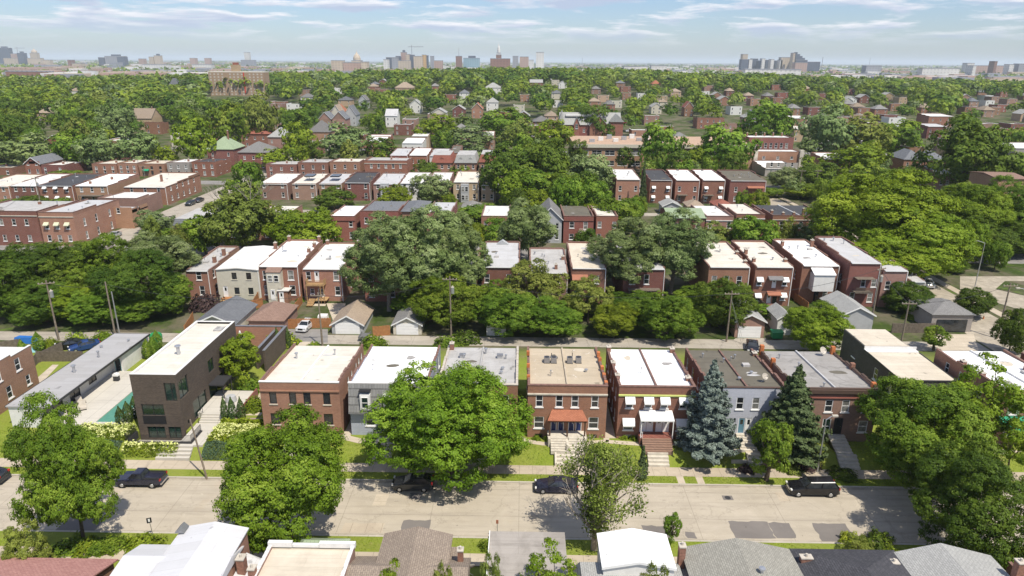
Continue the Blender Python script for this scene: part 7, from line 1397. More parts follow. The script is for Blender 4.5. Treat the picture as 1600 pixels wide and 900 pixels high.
# ================================================================ VEHICLES
def wheel(par,x,y,r=.33,w=.22,rim='galvanised'):
    t_=MB().tube((x,y-w/2,r),(x,y+w/2,r),r,r,16).build('wheel',MT['rubber'],par); s=1 if y>0 else -1
    MB().tube((x,y+s*(w/2-.02),r),(x,y+s*(w/2+.012),r),r*.62,r*.55,12).build('rim',MT[rim],t_)
def car(label,x,y,kind='sedan',paint='paint_black',rz=0,L_=4.6,cat='car',z=None,name='parked_car',group=None):
    """nose towards local -x"""
    e=empty(name,(x,y,hgt(x,y)+.02 if z is None else z),label,cat,group,rz=rz); W=1.84; h=L_/2
    G={'sedan':dict(b=[(-h,.35),(-h+.02,.62),(-h+.25,.74),(-h*.42,.93),(h*.55,1.0),(h-.12,.98),(h,.80),(h,.35),(h-.2,.22),(-h+.2,.22)],c=[(-h*.42,.92),(-h*.10,1.42),(h*.28,1.46),(h*.72,1.0)],sh=.94),
       'suv':dict(b=[(-h,.42),(-h+.03,.80),(-h+.2,.98),(-h*.46,1.12),(h-.08,1.18),(h,.95),(h,.42),(h-.2,.30),(-h+.2,.30)],c=[(-h*.46,1.10),(-h*.20,1.72),(h*.80,1.78),(h-.10,1.16)],sh=1.1),
       'hatch':dict(b=[(-h,.38),(-h+.03,.70),(-h+.25,.84),(-h*.44,1.0),(h-.06,1.05),(h,.85),(h,.38),(h-.2,.25),(-h+.2,.25)],c=[(-h*.44,.99),(-h*.12,1.52),(h*.6,1.56),(h-.10,1.04)],sh=1.0),
       'pickup':dict(b=[(-h,.48),(-h+.03,.86),(-h+.2,1.0),(-h*.42,1.10),(h*.22,1.12),(h*.22,1.12),(h,1.12),(h,.50),(h-.2,.42),(-h+.2,.42)],c=[(-h*.42,1.08),(-h*.20,1.68),(h*.16,1.70),(h*.24,1.1)],sh=1.1)}[kind]
    wx=(-h+.85,h-.95)
    # body lofted across the width so that sides tuck in
    bm=bmesh.new(); secs=[]
    for yy,sc,dz in ((-W/2,.94,.04),(-W/2+.10,1,0),(-.2,1.012,.02),(.2,1.012,.02),(W/2-.10,1,0),(W/2,.94,.04)):
        secs.append([bm.verts.new((px*sc,yy,.22+(pz-.22)*(1 if sc>=1 else .93)+dz)) for px,pz in G['b']])
    for a,b in zip(secs,secs[1:]):
        for i in range(len(a)): j=(i+1)%len(a); bm.faces.new((a[i],a[j],b[j],b[i]))
    bm.faces.new(secs[0]); bm.faces.new(secs[-1][::-1]); bmesh.ops.remove_doubles(bm,verts=bm.verts,dist=.0005); bmesh.ops.recalc_face_normals(bm,faces=bm.faces); me=bpy.data.meshes.new('body'); bm.to_mesh(me); bm.free(); me.materials.append(MT[paint]); body_=put('body',me,e)
    c=G['c']; yb,yt=W/2-.09,W/2-.30; cb=MB(); n=len(c)
    lo=[c[0],c[3]]; hi=[c[1],c[2]]
    cb.hexa([(c[0][0],-yb,c[0][1]),(c[3][0],-yb,c[3][1]),(c[3][0],yb,c[3][1]),(c[0][0],yb,c[0][1])],[(c[1][0],-yt,c[1][1]-.05),(c[2][0],-yt,c[2][1]-.05),(c[2][0],yt,c[2][1]-.05),(c[1][0],yt,c[1][1]-.05)]); cb.build('windows',MT['glass_dark'],e)
    rt=MB().hexa([(c[1][0]-.02,-yt-.03,c[1][1]-.05),(c[2][0]+.02,-yt-.03,c[2][1]-.05),(c[2][0]+.02,yt+.03,c[2][1]-.05),(c[1][0]-.02,yt+.03,c[1][1]-.05)],[(c[1][0]+.06,-yt+.05,c[1][1]+.015),(c[2][0]-.06,-yt+.05,c[2][1]+.015),(c[2][0]-.06,yt-.05,c[2][1]+.015),(c[1][0]+.06,yt-.05,c[1][1]+.015)])
    for s in (-1,1):   # pillars
        for (ax,az),(bx_,bz) in ((c[0],c[1]),(c[3],c[2]),(((c[0][0]+c[3][0])/2-.05,c[0][1]),((c[1][0]+c[2][0])/2,c[1][1]))):
            rt.tube((ax,s*(yb+.005),az),(bx_,s*(yt+.015),bz-.04),.045 if kind!='suv' else .08,.035 if kind!='suv' else .06,4,False)
    rt.build('roof',MT[paint],e)
    if kind=='pickup':
        MB().box(h*.27,-W/2+.16,1.125,h-.12,W/2-.16,1.13).build('bed_liner',MT['rubber'],e); MB().box(h*.24,-W/2+.03,1.12,h-.02,-W/2+.12,1.17).box(h*.24,W/2-.12,1.12,h-.02,W/2-.03,1.17).box(h-.1,-W/2+.12,1.12,h-.02,W/2-.12,1.17).build('bed_rail',MT['rubber'],e); MB().box(h,-.85,.45,h+.12,.85,.62).build('bumper',MT['chrome'],e)
    else: MB().box(h-.04,-.8,.36,h+.07,.8,.58).build('bumper',MT[paint],e)
    MB().box(-h-.06,-.82,.36,-h+.05,.82,.56).build('bumper',MT[paint],e); MB().box(-h-.02,-.45,.58,-h+.06,.45,.74 if kind=='sedan' else .86).build('grille',MT['chrome' if kind=='suv' else 'rubber'],e)
    zl=.62 if kind=='sedan' else .80
    for s in (-1,1):
        MB().box(-h-.01,s*.55,zl,-h+.16,s*.86,zl+.14).build('headlight',MT['head_lens'],e); MB().box(h-.14,s*.62,zl+.12,h+.015,s*.87,zl+.34).build('taillight',MT['red_lens'],e)
        MB().box(c[0][0]+.18,s*(W/2-.02),c[0][1]-.02,c[0][0]+.36,s*(W/2+.16),c[0][1]+.14).build('mirror',MT[paint],e)
        for a in wx:
            wheel(e,a,s*(W/2-.10),.36 if kind in('suv','pickup') else .32)
            MB().tube((a,s*(W/2-.26),.36),(a,s*(W/2-.015),.36),.44 if kind in('suv','pickup') else .39,None,14).build('wheel_arch',MT['rubber'],e)
    m=MB()
    for s in (-1,1):
        for xx in (c[0][0]+.12,(c[0][0]+c[3][0])/2-.05,c[3][0]-.05): m.box(xx-.008,s*(W/2-.045),.45,xx+.008,s*(W/2-.006),.95)
    m.build('door_seam',MT['rubber'],body_)
    if kind=='suv':
        m=MB(); [m.tube((c[1][0]+.2,s*(yt-.02),c[1][1]+.06),(c[2][0]-.1,s*(yt-.02),c[2][1]+.06),.014,.014,5) for s in (-1,1)]; m.build('roof_rail',MT['grey_metal'],e)
    return e
def cpx(px,Y): return at_z(px,757,0).x if Y is None else at_y(px,755,Y).x
yc=65.0; xx=lambda px:(at_z(px,757,.6).x)
car('black pickup truck with an empty bed parked at the far kerb',xx(213),yc,'pickup','paint_navy',0,5.15,'pickup truck'); car('charcoal crossover parked half in the shade of the huge spreading tree',xx(645),yc,'hatch','paint_charcoal',0,4.5,'car')
car('dark navy sedan parked beside the half-dead tree',xx(869),yc,'sedan','paint_navy',0,4.7,'car'); car('large glossy black SUV with chrome trim parked at the far kerb at the right',xx(1265),yc+.1,'suv','paint_black',0,5.3,'SUV'); car('dark car cut by the left edge at the far kerb',xx(-38),yc,'hatch','paint_charcoal',0,4.5,'car')
q=at_z(478,513,.7); car('white hatchback parked nose out on the pad off the alley',q.x,q.y,'hatch','paint_white',R_(82),4.3,'car')
q=at_z(107,546,1.2); car('black car parked behind the weathered fence',q.x,q.y+.5,'sedan','paint_black',R_(20),4.5); q=at_z(130,548,1.2); car('blue car parked beside the black one behind the weathered fence',q.x,q.y+.5,'sedan','paint_blue',R_(40),4.4)
q=at_z(298,321,.9); car('dark car parked along the side street beyond the corner building',q.x,q.y,'hatch','paint_charcoal',R_(90),4.4); q=at_z(311,316,.9); car('second dark car parked along the far side street',q.x,q.y,'sedan','paint_black',R_(90),4.4)
q=at_z(1447,447,.9); car('white car parked by the small cream house at the cross street',q.x,q.y,'suv','paint_white',R_(80),4.6); q=at_z(180,371,.9); car('silver car parked on the side street near the outside stair',q.x,q.y,'sedan','paint_silver',R_(95),4.4)
q=at_z(1175,546,.7); car('dark car parked in the alley behind the brown tar roof',q.x,q.y,'sedan','paint_black',R_(75),4.4); q=at_z(743,222,1); car('blue car in the street gap among the centre houses',q.x,q.y,'hatch','paint_blue',0,4.4)
for i,(px,py,pt,l) in enumerate(((966,213,'paint_blue','blue car in the school car park'),(982,208,'paint_white','white car in the school car park'),(974,196,'paint_red','red car behind the school car park'))):
    q=at_z(px,py,1); car(l,q.x,q.y,'hatch',pt,.3*i,4.4)
# utility trailer, bins, dumpster, cone
q=at_z(570,529,.7); e=empty('utility_trailer',(q.x,q.y,.7),'small open utility trailer between the white garage door and the orange fence','trailer',rz=R_(88)); MB().box(-1.3,-.75,.45,1.3,.75,.5).box(-1.3,-.75,.5,1.3,-.7,.85).box(-1.3,.7,.5,1.3,.75,.85).box(-1.3,-.7,.5,-1.25,.7,.85).tube((-2.3,0,.45),(-1.3,0,.45),.04,.04,5).build('bed',MT['grey_metal'],e); wheel(e,.1,-.86,.3,.16); wheel(e,.1,.86,.3,.16)
q=at_z(1213,528,.75); e=empty('dumpster',(q.x,q.y,.7),'green metal dumpster with a slanted lid on the alley','dumpster'); MB().hexa([(-.8,-.5,.12),(.8,-.5,.12),(.8,.5,.12),(-.8,.5,.12)],[(-.95,-.6,1.15),(.95,-.6,1.15),(.95,.6,1.35),(-.95,.6,1.35)]).build('container',MT['plastic_green'],e); MB().hexa([(-1,-.65,1.16),(1,-.65,1.16),(1,.65,1.36),(-1,.65,1.36)],[(-1,-.65,1.22),(1,-.65,1.22),(1,.65,1.42),(-1,.65,1.42)]).build('dumpster_lid',MT['plastic_green'],e)
for s in (-.6,.6): MB().box(s-.06,-.4,0,s+.06,.4,.12).build('skid',MT['dark_metal'],e)
q=at_z(244,531,.7); tag(MB().lathe((q.x,q.y,.6),[(1.0,0),(1.02,.9),(.8,1.25),(.3,1.45),(0,1.5)],9).build('covered_pile',MT['plastic_green']),'rounded heap under a green tarpaulin by the alley','tarpaulin heap')
q=at_z(41,536,.8); tag(MB().hexa([(q.x-1.6,q.y-.8,.7),(q.x+1.6,q.y-.8,.7),(q.x+1.6,q.y+.8,.7),(q.x-1.6,q.y+.8,.7)],[(q.x-1.3,q.y-.6,2.0),(q.x+1.3,q.y-.6,2.0),(q.x+1.4,q.y+.6,1.8),(q.x-1.3,q.y+.6,1.9)]).build('tarpaulin',MT['tarp_blue']),'blue tarpaulin over stored things beyond the weathered fence','tarpaulin')
q=at_z(54,553,.9); tag(MB().hexa([(q.x-.5,q.y-.5,.9),(q.x+.5,q.y-.5,.9),(q.x+.5,q.y+1,.9),(q.x-.5,q.y+1,.9)],[(q.x-.4,q.y+.6,2.3),(q.x+.4,q.y+.6,2.3),(q.x+.4,q.y+1,2.3),(q.x-.4,q.y+1,2.3)]).build('play_slide',MT['door_teal']),'turquoise children slide between two cone shrubs','slide')
q=at_z(1536,500,.7); e=empty('traffic_cone',(q.x,q.y,.7),'orange traffic cone beside the carport','cone'); MB().lathe((0,0,.04),[(.2,0),(.05,.8),(0,.8)],10).build('cone_body',MT['tile_orange_cap'],e); MB().box(-.25,-.25,0,.25,.25,.05).build('base',MT['rubber'],e)
for i,(px,py,mt,l) in enumerate(((429,500,'plastic_black','black round barbecue by the white back doors'),(505,500,'siding_white','white plastic storage box behind the orange fence'),(663,498,'awning_rust','orange play frame under the tall silvery tree'),(1224,470,'tarp_blue','blue covered furniture behind the house with small white awnings'))):
    q=at_z(px,py,.9); e=empty('yard_item',(q.x,q.y,.9),l,l.split()[1] if i<2 else 'yard furniture')
    if i==0: MB().lathe((0,0,.5),[(.1,0),(.35,.12),(.42,.4),(.3,.62),(0,.7)],12).build('kettle',MT[mt],e); MB().tube((-.3,0,0),(0,0,.55),.03,.03,4).tube((.3,-.1,0),(0,0,.55),.03,.03,4).tube((0,.3,0),(0,0,.55),.03,.03,4).build('leg',MT['dark_metal'],e)
    elif i==2: MB().box(-1.2,-.8,1.1,1.2,.8,1.25).hexa([(1.2,-.3,1.1),(2.8,-.3,0),(2.8,.3,0),(1.2,.3,1.1)],[(1.2,-.3,1.3),(2.8,-.3,.2),(2.8,.3,.2),(1.2,.3,1.3)]).build('platform',MT[mt],e); m=MB(); [m.box(a,b,0,a+.12,b+.12,2.4) for a in (-1.2,1.08) for b in (-.8,.68)]; m.build('frame_post',MT['wood_orange'],e)
    else: MB().hexa([(-.9,-.6,0),(.9,-.6,0),(.9,.6,0),(-.9,.6,0)],[(-.8,-.5,.9),(.8,-.5,.9),(.8,.5,1.05),(-.8,.5,1.05)]).build('box',MT[mt],e); MB().box(-.95,-.65,.0,.95,.65,.08).build('base',MT['dark_metal'],e)
# ================================================================ POLES, LAMPS, SIGN, CABLES
PT={}
def pole(px,pyb,H,label,arms=1,trans=False,lean=(0,0),z=.7,key=None,rz=0,twin=False,r=.17):
    q=at_z(px,pyb,z); z=hgt(q.x,q.y); e=empty('utility_pole',(q.x,q.y,z),label,'utility pole','wooden utility poles',rz=R_(rz)); tp=Vector((lean[0],lean[1],H))
    MB().tube((0,0,-.5),tp,r,r*.62,9).build('pole',MT['wood_pole'],e)
    for i in range(arms):
        zz=H-.5-1.1*i; c=MB().box(-1.2+lean[0],-.07+lean[1]-.12,zz-.07,1.2+lean[0],.07+lean[1]-.12,zz+.07).build('crossarm',MT['wood_pole'],e)
        for xx in (-1.1,-.55,.55,1.1): MB().lathe((xx+lean[0],lean[1]-.12,zz+.07),[(.05,0),(.07,.08),(.03,.16),(0,.17)],6).build('insulator',MT['stone'],c)
    if trans:
        t_=MB().tube((.42+lean[0],-.1,H-2.9),(.42+lean[0],-.1,H-1.8),.28,.28,12).build('transformer',MT['galvanised'],e); MB().lathe((.42+lean[0],-.1,H-1.8),[(.28,0),(.1,.08),(.08,.25),(0,.26)],8).build('bushing',MT['stone'],t_)
    if twin: MB().tube((.55,.3,-.4),(.55,.3,H-1.8),.12,.09,8).build('stub_pole',MT['galvanised'],e)
    PT[key]=Vector((q.x+lean[0],q.y+lean[1],z+H)); return e
pole(92,531,10.5,'utility pole with a grey transformer standing by the weathered fence',1,True,key='a',rz=20); pole(181,528,10.0,'pair of slim poles behind the far end of the pool house roof',0,key='b',twin=True); pole(504,541,9.2,'utility pole standing before the white parked car',1,False,key='c'); pole(705,528,11,'utility pole with a transformer beside the round green tree',1,True,key='d')
pole(1135,533,9.0,'dark utility pole with guy wires left of the green dumpster',1,False,key='e'); pole(1362,500,10.0,'pale utility pole with a transformer behind the light grey gabled garage',1,True,key='f',rz=30); pole(1406,545,8.5,'thin dark utility pole left of the carport',1,False,key='g'); pole(1558,528,10,'dark utility pole beside the cross street, right of the carport',1,False,key='h')
pole(324,747,7.6,'leaning bare wooden pole on the grass strip left of the bright street tree',0,False,(-.9,.0),z=.13,key='s',r=.12)
pole(12,382,9.5,'thin pole in front of the brick flats at the left edge',1,key='k'); pole(65,325,9.5,'utility pole with a crossarm before the black roofed house',1,True,key='l'); pole(230,300,9,'utility pole beside the brick corner building roof',1,key='m'); pole(1053,314,9,'utility pole with a transformer before the pair with grey gables',1,True,key='n'); pole(774,318,12,'tall brown utility pole beside the narrow tan house',1,False,key='o'); pole(1272,312,10,'utility pole behind the wide red flats, right of two',1,key='p'); pole(1247,312,10,'utility pole behind the wide red flats, left of two',1,key='q'); pole(581,318,9,'thin utility pole in the yards below the black roof',1,key='r')
pole(1150,312,8.5,'grey utility pole before the olive roof dotted with vents',1,key='t')
m=MB(); z=PT['c']; 
def cable(a,b,sag,label,dz=0,off=0):
    p=PT[a]+Vector((off,0,dz-.45)); q=PT[b]+Vector((off,0,dz-.45)); m=MB(); n=14; pr=None
    for i in range(n+1):
        t=i/n; v=p.lerp(q,t)-Vector((0,0,sag*4*t*(1-t)))
        if pr is not None: m.tube(pr,v,.03,.03,4,False)
        pr=v
    tag(m.build('overhead_cable',MT['dark_metal']),label,'cable','cables strung between the alley poles')
NM={'a':'the weathered fence pole','b':'the slim pole pair','c':'the pole by the white car','d':'the round tree pole','e':'the guyed pole','f':'the pale pole','g':'the thin carport pole','h':'the cross street pole','n':'the gabled pair pole','t':'the vent roof pole','p':'the right flats pole','q':'the left flats pole','k':'the left edge pole','l':'the black roof pole'}
for a,b,s in (('a','b',.6),('b','c',1.6),('c','d',1.2),('d','e',1.8),('e','f',1.2),('f','g',.5),('g','h',.8),('n','t',.9),('t','q',1.0),('q','p',.3),('k','l',1.2)): cable(a,b,s,'thin overhead cable from %s to %s'%(NM[a],NM[b]))
for i,(a,b) in enumerate((((0,0,0),(3.0,.8,0)),((0,0,0),(2.3,-.6,0)))):
    p=PT['e']; g_=MB().tube((p.x,p.y,p.z-1.2),(p.x+b[0],p.y+b[1],.6),.025,.025,4,False); tag(g_.build('guy_wire',MT['galvanised']),('guy wire running down right from the dark pole by the dumpster, outer one','guy wire running down from the dark pole by the dumpster, inner one')[i],'wire')
def lamp(px,py,H,label,arm=(1.6,0),z=.14,mat='galvanised'):
    q=at_z(px,py,z); e=empty('street_lamp',(q.x,q.y,hgt(q.x,q.y)),label,'street lamp','street lamps'); m=MB().tube((0,0,-.2),(0,0,H),.11,.07,9); pr=Vector((0,0,H))
    for i in range(1,6):
        t=i/5; v=Vector((arm[0]*t,arm[1]*t,H+.55*math.sin(t*math.pi/2))); m.tube(pr,v,.055,.045,6,False); pr=v
    m.build('pole',MT[mat],e); d=Vector((arm[0],arm[1],0)).normalized(); l=MB().box(pr.x-.3,pr.y-.14,pr.z-.10,pr.x+.35,pr.y+.14,pr.z+.08).build('lamp_head',MT['stone'],e); MB().box(pr.x-.2,pr.y-.1,pr.z-.14,pr.x+.25,pr.y+.1,pr.z-.101).build('lamp_lens',MT['head_lens'],l)
lamp(1277,737,6.9,'grey street lamp leaning over the sidewalk beside the black SUV',(.9,0)); lamp(1523,449,9.5,'curved arm street lamp on the cross street behind the small dark tree',(-2.2,0),.9); lamp(1588,533,9,'street lamp at the right edge beside the cross street',(-2,0),.7); lamp(84,182,12,'pale street lamp above the dark woods at the left',(2,0),1.0)
q=at_z(240,839,.13); e=empty('street_sign',(q.x,q.y,.12),'small dark street sign on a thin post by the near kerb','sign',rz=R_(25)); MB().tube((0,0,-.2),(-.12,0,2.25),.035,.03,6).build('post',MT['grey_metal'],e); s=MB().box(-.34,-.03,1.72,.10,-.005,2.30).build('sign_plate',MT['black_frame'],e); MB().box(-.2,-.04,1.86,-.04,-.031,2.2).build('sign_mark',MT['white_paint'],s)
q=at_z(777,843,.13); e=empty('street_sign',(q.x,q.y,.12),'reddish brown street sign edge beside the weathered roof','sign'); MB().tube((0,0,-.2),(0,0,2.2),.035,.03,6).build('post',MT['grey_metal'],e); MB().hexa([(-.12,-.03,1.9),(.12,-.03,1.9),(.12,.03,1.9),(-.12,.03,1.9)],[(-.12,-.03,2.3),(.12,-.03,2.3),(.12,.03,2.3),(-.12,.03,2.3)]).build('sign_plate',MT['awning_rust'],e)
# ================================================================ THE FAR CITY
def facade(name,c,c2,sx=3.6,sz=3.5,k=.5):
    m,t,b,o=newmat(name); p=pos(t); s=N(t,'ShaderNodeSeparateXYZ'); t.links.new(p,s.inputs[0])
    u=mathn(t,'LESS_THAN',mathn(t,'FRACT',mathn(t,'MULTIPLY',mathn(t,'ADD',s.outputs[0],s.outputs[1]),1/sx)),.45); v=mathn(t,'LESS_THAN',mathn(t,'FRACT',mathn(t,'MULTIPLY',s.outputs[2],1/sz)),.5)
    col=mixc(t,mathn(t,'MULTIPLY',mathn(t,'MULTIPLY',u,v),k),c,c2); col=mixc(t,mathn(t,'MULTIPLY',noise(t,p,.02,3,.6,.3,.7),.3),col,c2); t.links.new(col,b.inputs['Base Color']); b.inputs['Roughness'].default_value=.7
facade('far_slate',(.10,.12,.16),(.05,.06,.09),9,7); facade('far_grey',(.30,.31,.34),(.15,.16,.18),9,7); facade('far_tan',(.50,.42,.32),(.26,.21,.17),9,7); facade('far_pink',(.42,.30,.25),(.22,.15,.13),9,7); facade('far_white',(.62,.61,.58),(.34,.34,.34),9,7)
facade('far_brown',(.24,.14,.11),(.12,.07,.06),9,7); facade('far_glass',(.24,.36,.42),(.12,.2,.25),9,7); facade('far_ochre',(.55,.36,.16),(.35,.22,.1),9,7); facade('far_green',(.25,.42,.33),(.16,.30,.24),9,7)
CN={'far_slate':'dark slate blue','far_grey':'grey','far_tan':'tan','far_pink':'pinkish brown','far_white':'off-white','far_brown':'dark brown','far_glass':'blue glass','far_ochre':'ochre','far_green':'pale green'}
def tower(px0,px1,yt,Y,mat,label,cap=None,D=40,name='tower_block',cat='tower block'):
    a=at_y(px0,yt,Y); b=at_y(px1,yt,Y); x0,x1=min(a.x,b.x),max(a.x,b.x); z=(a.z+b.z)/2; W=x1-x0; cx=(x0+x1)/2
    zg=hgt(cx,Y)-2; e=empty(name,(cx,Y,zg),label,cat); H=z-zg
    MB().box(-W/2,0,0,W/2,D,H).build('wall',MT[mat],e); MB().box(-W/2-.5,-.5,H,W/2+.5,D+.5,H+1.5).build('roof',MT['far_grey'],e)
    if cap=='mast': MB().tube((0,D/2,H),(0,D/2,H+30),1.0,.5,5).build('mast',MT['far_grey'],e)
    elif cap=='dome': MB().lathe((0,D/2,H+1.5),[(W*.42,0),(W*.42,6),(W*.33,13),(W*.15,18),(.5,24),(0,30)],12).build('dome',MT['far_green' if mat=='far_tan' and W>40 else mat],e)
    elif cap=='box': MB().box(-W*.2,D*.3,H+1.5,W*.25,D*.7,H+9).build('lift_house',MT['far_slate'],e)
    elif cap=='steps':
        for i in range(4): MB().box(-W/2+W*.0,2,H+1.5+i*7,W/2-W*.22*(i+1),D-2,H+8.5+i*7).build('setback',MT[mat],e)
    return e
T_=[(-6,13,75,4200,'far_slate','box','broad dark tower block at the left edge of the skyline'),(16,25,84,4100,'far_pink',None,'low brownish block right of the edge tower'),(26,36,83,4000,'far_slate','box','dark block with rough top beside the crane'),(5,21,91,3900,'far_tan',None,'tan block in front of the edge tower'),(46,56,83,4200,'far_tan','dome','tan tower with a rounded top at the left'),(42,63,91,4000,'far_tan',None,'wide tan base of the round topped tower'),(66,77,94,3900,'far_tan',None,'plain tan block right of the round topped tower'),
 (105,110,94,3000,'far_brown',None,'slim brown tower left of the slate office blocks'),(112,126,99,3000,'far_tan',None,'low tan blocks beside the slim brown tower'),(153,162,90,3600,'far_slate',None,'dark left end of the slate office blocks'),(163,193,88,3600,'far_grey','box','wide grey office block with a small roof house'),(182,194,89,3500,'far_slate',None,'dark right end of the slate office blocks'),(170,186,98,3300,'far_grey',None,'low grey block before the slate offices'),
 (216,224,92,3800,'far_pink',None,'faint brownish block left of the twin tan towers'),(232,239,89,3700,'far_tan',None,'left one of the twin tan towers'),(240,249,87,3700,'far_tan','box','right one of the twin tan towers, the taller'),(296,305,91,4200,'far_pink',None,'faint brown block right of the twin tan towers'),(319,327,91,4200,'far_pink',None,'faint brown block above the apartment block'),(381,388,82,4000,'far_white',None,'slim pale tower above the apartment block end'),(376,397,94,3900,'far_grey',None,'grey base block of the slim pale tower'),
 (517,535,95,2100,'far_tan',None,'left wing of the long tan hospital'),(536,566,98,2100,'far_pink',None,'long middle wing of the tan hospital'),(549,563,95,2130,'far_tan','dome','raised part of the hospital with a pale green dome'),(564,573,97,2080,'far_tan',None,'right end wing of the tan hospital'),
 (599,606,93,2600,'far_white',None,'small white block at the left of the central towers'),(603,612,90,2700,'far_slate',None,'dark block behind the small white one'),(612,621,90,2650,'far_grey',None,'grey block second in the central towers'),(618,625,88,2700,'far_slate',None,'narrow dark block in the central towers'),(626,634,82,2750,'far_pink','box','pinkish brown tower, highest of the central ones'),(634,640,85,2700,'far_tan',None,'tan shoulder of the highest central tower'),(640,646,86,2700,'far_slate',None,'dark block beside the crane mast'),(646,659,88,2650,'far_tan',None,'wide tan block right of the crane'),(659,665,86,2700,'far_ochre',None,'ochre topped block in the central towers'),(664,668,87,2720,'far_slate',None,'slim dark block at the right of the central towers'),(622,640,95,2500,'far_tan',None,'low tan block in front of the central towers'),(672,677,88,2900,'far_grey',None,'small grey block right of the central towers'),(678,691,95,2700,'far_pink',None,'low pinkish block right of the central towers'),
 (712,721,88,2700,'far_brown','mast','red-brown block with a tall thin mast'),(724,749,91,2800,'far_glass','box','wide blue glass office block'),(766,797,92,2000,'far_brown',None,'dark brown building under the white domed tower'),(775,783,86,2010,'far_brown',None,'brown stem of the white domed tower'),(776,782,83,2015,'far_white','dome','white domed tower top on the dark brown building'),(801,810,88,2600,'far_grey',None,'grey block right of the domed tower'),(812,826,89,2600,'far_pink',None,'pale red and white block right of the domed tower'),(826,834,94,2500,'far_white',None,'low pale block left of the grey slab tower'),(838,850,82,2500,'far_white',None,'plain pale grey slab tower right of centre'),
 (1161,1169,85,2900,'far_tan',None,'tan tower at the left end of the stepped complex'),(1159,1170,93,2850,'far_slate',None,'dark base of the tan tower'),(1171,1176,93,2850,'far_white',None,'first pale stair tower of the dark complex'),(1176,1185,92,2900,'far_slate',None,'dark curved block, second in the complex'),(1186,1191,95,2860,'far_slate',None,'dark block between pale stair towers'),(1191,1196,92,2850,'far_white',None,'second pale stair tower of the dark complex'),(1197,1204,94,2900,'far_slate',None,'third dark block in the complex'),(1205,1210,93,2850,'far_white',None,'third pale stair tower of the dark complex'),(1211,1218,95,2900,'far_slate',None,'fourth dark block in the complex'),(1219,1223,94,2850,'far_white',None,'fourth pale stair tower of the dark complex'),
 (1221,1240,90,2850,'far_tan',None,'wide tan block of the stepped complex'),(1240,1243,83,2800,'far_tan',None,'thin tan lift shaft of the stepped tower'),(1243,1262,94,2820,'far_slate','steps','dark stepped tower, highest on the right skyline'),(1262,1282,97,2800,'far_slate',None,'dark block right of the stepped tower'),(1243,1262,98,2700,'far_pink',None,'pinkish block before the stepped tower'),
 (1512,1523,99,2600,'far_white',None,'pale low block on the right skyline'),(1555,1559,96,2400,'far_brown',None,'slim brown tower at the far right'),(1522,1600,103,2600,'far_pink',None,'long reddish industrial hall at the far right'),(1578,1585,101,2500,'far_white',None,'pale silo at the far right'),(1593,1606,100,2500,'far_grey',None,'grey block at the right edge of the skyline'),(1521,1526,103,1900,'far_white',None,'pale water tower stem in the right distance'),(1354,1378,103,2300,'far_grey',None,'grey hall in the right distance')]
for px0,px1,yt,Y,mt,cap,lb in T_: tower(px0,px1,yt,Y,mt,lb,cap,D=30)
for px,y0,Y,l in ((26,73,4050,'faint tower crane among the left towers'),(643,70,2750,'thin tower crane over the central towers'),(1286,89,2900,'thin radio mast right of the stepped tower'),(910,90,5000,'faint thin mast right of the slab tower'),(1360,90,5000,'faint thin mast on the right horizon')):
    a=at_y(px,y0,Y); e=empty('mast' if 'mast' in l else 'tower_crane',(a.x,Y,0),l,'mast' if 'mast' in l else 'crane'); MB().tube((0,0,0),(0,0,a.z),1.2,1.0,5).build('mast_shaft',MT['far_grey'],e)
    if 'crane' in l: MB().box(-14,-.8,a.z-8,45,.8,a.z-6).build('jib',MT['far_grey'],e)
# church belfry and red hall in the left distance
tower(65,74,116,1250,'far_tan','cream stone belfry rising from the left woods',None,12,'belfry','belfry'); tower(8,73,112,1300,'far_brown','long dark red brick hall behind the cream belfry',None,20,'hall','hall')
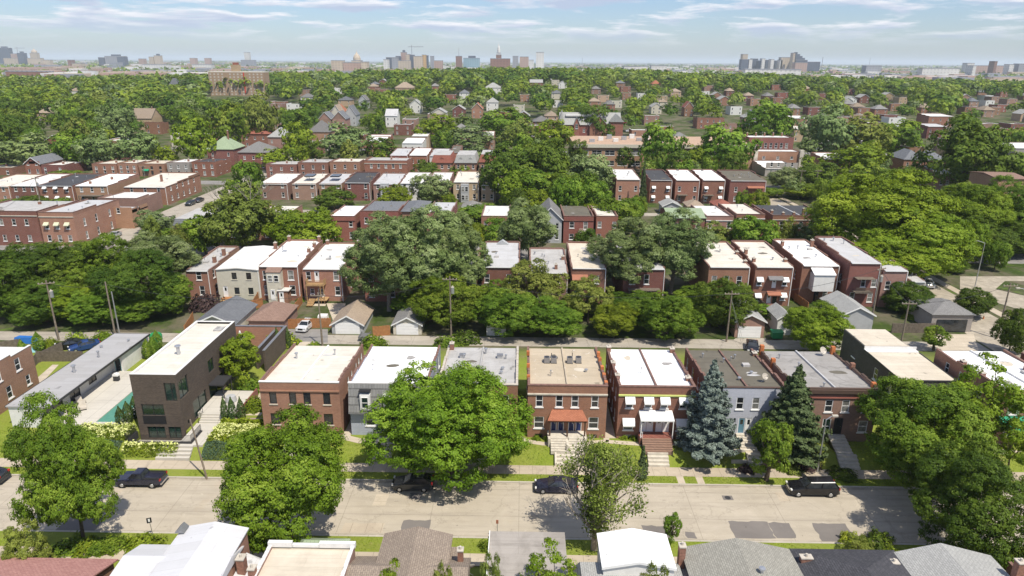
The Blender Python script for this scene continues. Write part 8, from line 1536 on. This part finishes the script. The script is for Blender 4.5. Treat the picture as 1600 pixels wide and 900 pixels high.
# low city: roofs and halls too small and many to count, and the tree cover between them
rs=np.random.RandomState(77); cols=[('roof_white','white flat roofs'),('far_white','pale walls'),('far_pink','brick red walls'),('far_tan','tan walls'),('far_grey','grey walls')]; bb=[MB() for _ in cols]
for i in range(9000):
    Y=1150/(1-rs.rand()*.88); px=rs.uniform(-60,1660); X_=at_y(px,100,Y).x
    if Y<lim(px)+120 : continue
    w=rs.uniform(14,60)*(1+.35*(Y>2500)); 
    if rs.rand()<.07: w*=2.4
    d=rs.uniform(12,35); h=rs.choice([6,8,10,12,18],p=[.34,.3,.2,.12,.04]); z=hgt(X_,Y); j=rs.choice(5,p=[.16,.16,.26,.14,.28]); bb[j].box(X_-w/2,Y,z-1,X_+w/2,Y+d,z+h)
for (mt,l),m in zip(cols,bb):
    tag(m.build('distant_buildings',MT[mt],recalc=False),'countless small buildings with %s spread to the horizon'%l,'buildings',kind='stuff')
for px0,px1,yt,Y,l in ((1165,1252,109,1420,'very long white roofed hall below the stepped complex'),(975,1012,104,1700,'long white roof beyond the trees right of the slab tower'),(1442,1500,107,1900,'long white roofed warehouse in the right distance'),(222,262,101,2600,'long pale hall right of the slate offices'),(300,330,101,2500,'pale roofed hall left of the slim pale tower'),(1018,1042,103,2000,'smaller white roof right of the long one')):
    tower(px0,px1,yt,Y,'far_white',l,None,25,'warehouse','warehouse')
P=[];Nn=[];T=[];SZ=[]
n=9000; Y=1080/(1-rs.rand(n)*.9); px=rs.uniform(-60,1660,n); X_=np.array([at_y(a,100,b).x for a,b in zip(px,Y)]); k=7
Rr=rs.uniform(5,11,n)*(1+Y/4500); zg=np.array([hgt(a,b) for a,b in zip(X_,Y)])
c_=np.stack([X_,Y,zg+6],1); P=np.repeat(c_,k,0)+rs.normal(size=(n*k,3))*np.repeat(np.stack([Rr*.8,Rr*.8,np.full(n,3.0)],1),k,0); Nn=unit(rs.normal(size=P.shape)*.7+np.array([0,-.4,.7])); T=np.repeat(rs.rand(n),k)*.7+.1
tag(put('distant_woods',leafmesh('distant_woods',P,Nn,np.repeat(Rr,k)*1.1,T,MT['leaf_maple'],rs=rs)),'hazy tree cover between the far city buildings up to the horizon','woods',kind='stuff')
# ---------------------------------------------------------------- air
m=bpy.data.materials.new('haze'); m.use_nodes=True; t=m.node_tree; t.nodes.clear(); o=N(t,'ShaderNodeOutputMaterial'); v=N(t,'ShaderNodeVolumePrincipled'); v.inputs['Color'].default_value=(.80,.90,1.0,1); v.inputs['Density'].default_value=HAZE; v.inputs['Anisotropy'].default_value=0.0; t.links.new(v.outputs[0],o.inputs['Volume'])
hz=MB().box(-61000,-70,-3.5,61000,61000,175).build('haze',m); tag(hz,'pale blue haze lying over the whole city','haze',kind='stuff')
